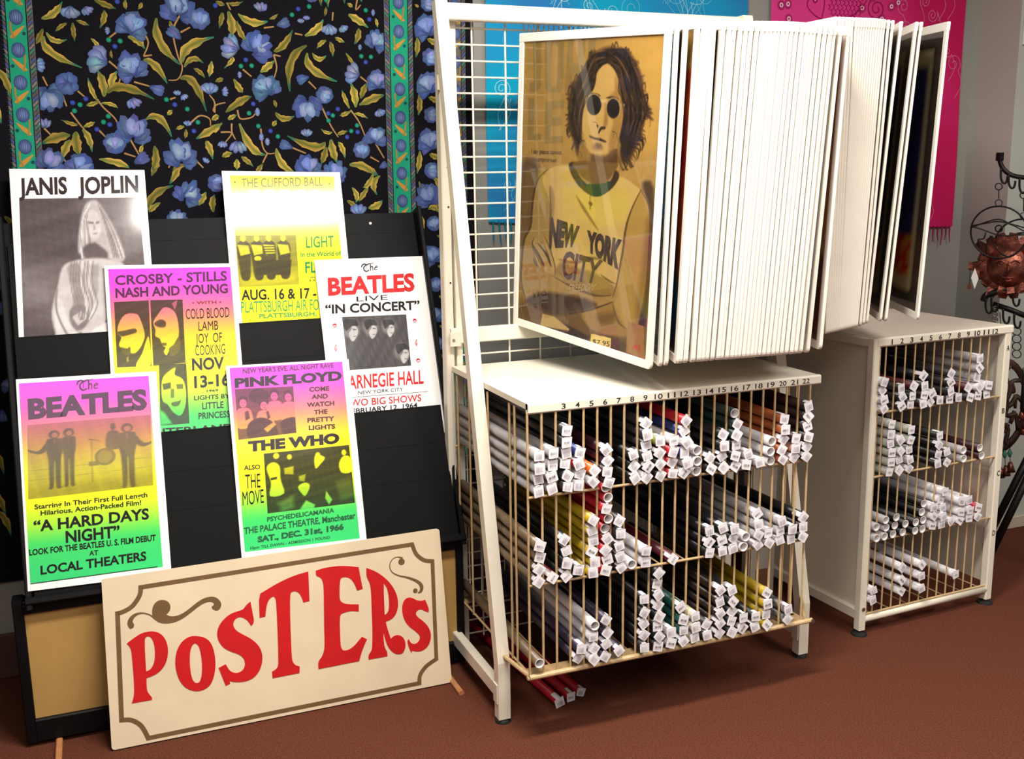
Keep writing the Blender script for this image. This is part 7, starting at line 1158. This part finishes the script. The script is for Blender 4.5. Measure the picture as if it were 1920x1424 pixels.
def chain(parent, px, y0, y1, w):
    L = -parent.location
    mb = MB(); mb.tube(circ(px, y0 + 6, 6, w, 12), .0020, 5, closed=True); mb.tube([S(px, y0 + 12, w), S(px, y1 - 14, w)], .0018, 5)
    mb.tube(circ(px, y1 - 6, 6, w, 12), .0016, 5, closed=True)
    o = mb.build('hanging_chain', M['iron'], parent, True); o.location = L
def eye_ring(cx, cy, r, w, label, top):
    t = thing('eye_ring', label, 'ornament', S(cx, cy + r, w))
    L = -t.location; mb = MB(); mb.tube(circ(cx, cy, r, w, 36), .0034, 6, closed=True); mb.build('ring', M['iron'], t, True).location = L
    k = r / 48.
    lines = [[(-46, -12), (-25, -16), (0, -20), (22, -14), (40, -4), (47, -3)], [(-46, -10), (-28, -5), (-5, 4), (18, 6), (44, 0)], [(-47, -8), (-24, -18), (0, -24), (20, -16), (46, -8)], [(-22, 0), (-26, 12), (-36, 14), (-30, 26), (-26, 44)], [(-14, 6), (-20, 20), (-22, 40)], [(-12, 6), (-8, 24), (6, 40), (20, 46)]]
    mb = MB()
    for l in lines: mb.tube(catmull([tuple(S(cx + a * k, cy + b_ * k, w)) for a, b_ in l], 4), .0024, 5)
    mb.tube(circ(cx, cy - 7 * k, 6 * k, w, 12), .0026, 5, closed=True); mb.build('eye_wires', M['iron'], t, True).location = L
    chain(t, cx, top, cy - r, w)
eye_ring(1873, 435, 48, .035, 'round black wire ornament shaped as an eye, hanging before the copper sun', 345)
eye_ring(1915, 462, 50, -.035, 'second round wire eye ornament, half cut off by the picture edge', 362)
t = thing('copper_sun', 'hammered copper sun face with ragged rays hanging on the iron stand', 'ornament', S(1888, 545, -.01))
L = -t.location
mb = MB(); prof = [(0, .040), (11, .040), (22, .034), (31, .022), (37, .008)]; n = 24; vs = []
for r_, d_ in prof[1:]: vs += [S(1888 + r_ * math.cos(2 * math.pi * k / n), 500 + r_ * 1.08 * math.sin(2 * math.pi * k / n), d_) for k in range(n)]
m_ = len(prof) - 1
mb.add(vs + [S(1888, 500, .042)], [(i * n + k, (i + 1) * n + k, (i + 1) * n + (k + 1) % n, i * n + (k + 1) % n) for i in range(m_ - 1) for k in range(n)] + [(len(vs), k, (k + 1) % n) for k in range(n)])
mb.build('face', M['copper'], t, True).location = L
mb = MB()
for sx in (-13, 14):
    mb.tube(catmull([tuple(S(1888 + sx + a, 490 + b_, .040)) for a, b_ in ((-8, 1), (-3, -3), (3, -3), (8, 1))], 3), .0028, 5)
    mb.tube(circ(1888 + sx, 494, 4.5, .038, 10, 3), .0022, 5, closed=True)
mb.tube([S(1888, 492, .042), S(1889, 502, .050), S(1888, 509, .052)], [.004, .006, .008], 6)
mb.tube(catmull([tuple(S(1888 + a, 518 + b_, .038)) for a, b_ in ((-10, -1), (-4, 1), (0, 0), (4, 1), (10, -1))], 3), .0032, 5); mb.tube(Sl([(1882, 523), (1888, 525), (1894, 523)], .036), .003, 5)
mb.build('features', M['copper'], t, True).location = L
rr = random.Random(8)
for k in range(18):
    a_ = 2 * math.pi * k / 18; d_ = rr.uniform(-.014, .018); r1 = rr.uniform(52, 70); wd = .235
    q = lambda r_, da, dd_: S(1888 + r_ * math.cos(a_ + da), 500 + r_ * math.sin(a_ + da), dd_)
    vs = [q(34, -wd, .008), q(34, wd, .008), q(50, wd * .9, .014 + d_), q(50, -wd * .9, .008 + d_), q(r1, wd * .4, .004 - d_), q(r1, -wd * .5, d_)]
    vs += [v - TW * .003 for v in vs]
    mb = MB(); mb.add(vs, [(0, 1, 2, 3), (3, 2, 4, 5), (9, 8, 7, 6), (11, 10, 8, 9), (0, 6, 7, 1), (1, 7, 8, 2), (2, 8, 10, 4), (4, 10, 11, 5), (5, 11, 9, 3), (3, 9, 6, 0)])
    mb.build('ray', M['copper'], t).location = L
t = thing('copper_tag_chime', 'small copper tags and a pale diamond hanging left of the sun face', 'ornament', S(1828, 545, .03))
L = -t.location
for px, py, w_, h_ in ((1824, 497, 8, 12), (1836, 512, 7, 14), (1822, 538, 7, 9)):
    mb = MB(); mb.box((-w_ * PS * .5, -.003, -h_ * PS * .5), (w_ * PS * .5, .003, h_ * PS * .5), None, Matrix.Translation(S(px, py, .03)) @ Matrix.Rotation(-.8, 4, 'Z')); mb.build('tag', M['copper'], t).location = L
mb = MB(); vs = Sl([(1832, 502), (1838, 522), (1831, 542), (1825, 520)], .034); mb.add(vs + [v - TW * .003 for v in vs], [(0, 1, 2, 3), (7, 6, 5, 4), (0, 4, 5, 1), (1, 5, 6, 2), (2, 6, 7, 3), (3, 7, 4, 0)]); mb.build('diamond', M['card'], t).location = L
mb = MB(); mb.tube(Sl([(1850, 486), (1836, 490), (1824, 492)], .03), .0012, 5); mb.tube(Sl([(1850, 486), (1832, 502)], .03), .0012, 5); mb.tube(Sl([(1824, 502), (1822, 534)], .03), .0012, 5); mb.build('cord', M['iron'], t).location = L
t = thing('carved_disc', 'dark carved wooden disc with pierced holes hanging behind the narrow bin post', 'ornament', S(1874, 870, -.04))
L = -t.location
dn = (RT * .45 + TW * .9).normalized(); dr = Vector((-dn.y, dn.x, 0))
cc = S(1872, 773, -.06); n = 36
def Dp(r_, a_, d_=0): return cc + dr * (r_ * .105 * math.cos(a_)) + Vector((0, 0, r_ * .178 * math.sin(a_))) + dn * d_
mb = MB(); vs = []
for r_, d_ in ((.84, .0), (1, 0), (1, .012), (.84, .012)): vs += [Dp(r_, 2 * math.pi * k / n, d_) for k in range(n)]
mb.add(vs, [(i * n + k, i * n + (k + 1) % n, ((i + 1) % 4) * n + (k + 1) % n, ((i + 1) % 4) * n + k) for i in range(4) for k in range(n)]); mb.build('rim', M['wooddark'], t, True).location = L
mb = MB()
for k in range(10):
    a_ = 2 * math.pi * k / 10
    mb.tube(catmull([tuple(Dp(r_, a_ + da, .006)) for r_, da in ((.88, 0), (.62, .3), (.4, .05), (.2, -.2))], 3), .009, 6)
    mb.tube([Dp(.55, a_ + .15 + .25 * math.cos(q), .006) + Vector((0, 0, .012 * math.sin(q))) for q in np.linspace(0, 6.28, 9)[:-1]], .006, 5, closed=True)
mb.build('carved_rays', M['wooddark'], t, True).location = L
mb = MB(); vs = [Dp(.30, 2 * math.pi * k / n, d_) for d_ in (0, .014) for k in range(n)]
mb.add(vs, [(k, (k + 1) % n, n + (k + 1) % n, n + k) for k in range(n)] + [tuple(range(n - 1, -1, -1)), tuple(range(n, 2 * n))]); mb.build('hub', M['wooddark'], t).location = L
mb = MB(); mb.tube([Dp(1, math.pi / 2, .006), S(1874, 590, -.05)], .0016, 5); mb.build('cord', M['iron'], t).location = L
t = thing('bell_chime', 'green beads and copper bells dangling below the carved disc', 'ornament', S(1878, 925, -.05))
L = -t.location
for px, py in ((1872, 873), (1882, 870), (1891, 867)):
    mb = MB(); mb.tube([S(px, py - 8, -.06), S(px, py, -.06), S(px, py + 8, -.06)], [.003, .009, .004], 8); mb.build('bead', M['chimebead'], t, True).location = L
for px, py in ((1874, 908), (1884, 903), (1892, 895)):
    mb = MB(); mb.tube([S(px, py - 10, -.06), S(px, py, -.06), S(px, py + 10, -.06)], [.006, .012, .017], 8); mb.build('bell', M['copper'], t, True).location = L
mb = MB()
for px, py in ((1872, 873), (1882, 870), (1891, 867)): mb.tube([S(px, py - 25, -.06), S(px + 1, py + 32, -.06)], .0012, 5)
mb.build('cord', M['iron'], t).location = L
def tassel_chain(name, label, px, y0, y1, w, n):
    t = thing(name, label, 'ornament', S(px, y1, w)); L = -t.location
    for k in range(n):
        y = y0 + (y1 - y0) * (k + .5) / n
        mb = MB(); mb.tube(circ(px, y, (y1 - y0) / n * .52, w + (.001 if k % 2 else -.001), 14), .0018, 5, closed=True); mb.build('link', M['steel'] if name == 'ring_chain' else M['iron'], t, True).location = L
tassel_chain('ring_chain', 'pale metal ring chain hanging from the middle arm of the iron stand', 1866, 574, 612, .02, 4)
tassel_chain('link_chain', 'black link chain hanging from the lower hook of the iron stand', 1903, 614, 672, .0, 4)
t = thing('copper_cluster', 'copper bell cluster hanging beside the carved disc at the picture edge', 'ornament', S(1916, 830, 0)); L = -t.location
for px, py, s_ in ((1912, 780, 9), (1918, 795, 11), (1914, 812, 8), (1926, 806, 10)):
    mb = MB(); mb.tube([S(px, py - s_, 0), S(px, py, 0), S(px, py + s_, 0)], [.004, .010, .014], 8); mb.build('bell', M['copper'], t, True).location = L
mb = MB(); mb.tube(Sl([(1914, 690), (1914, 770), (1916, 800)], 0), [.0016, .012, .0016], 6); mb.build('brush', M['iron'], t).location = L
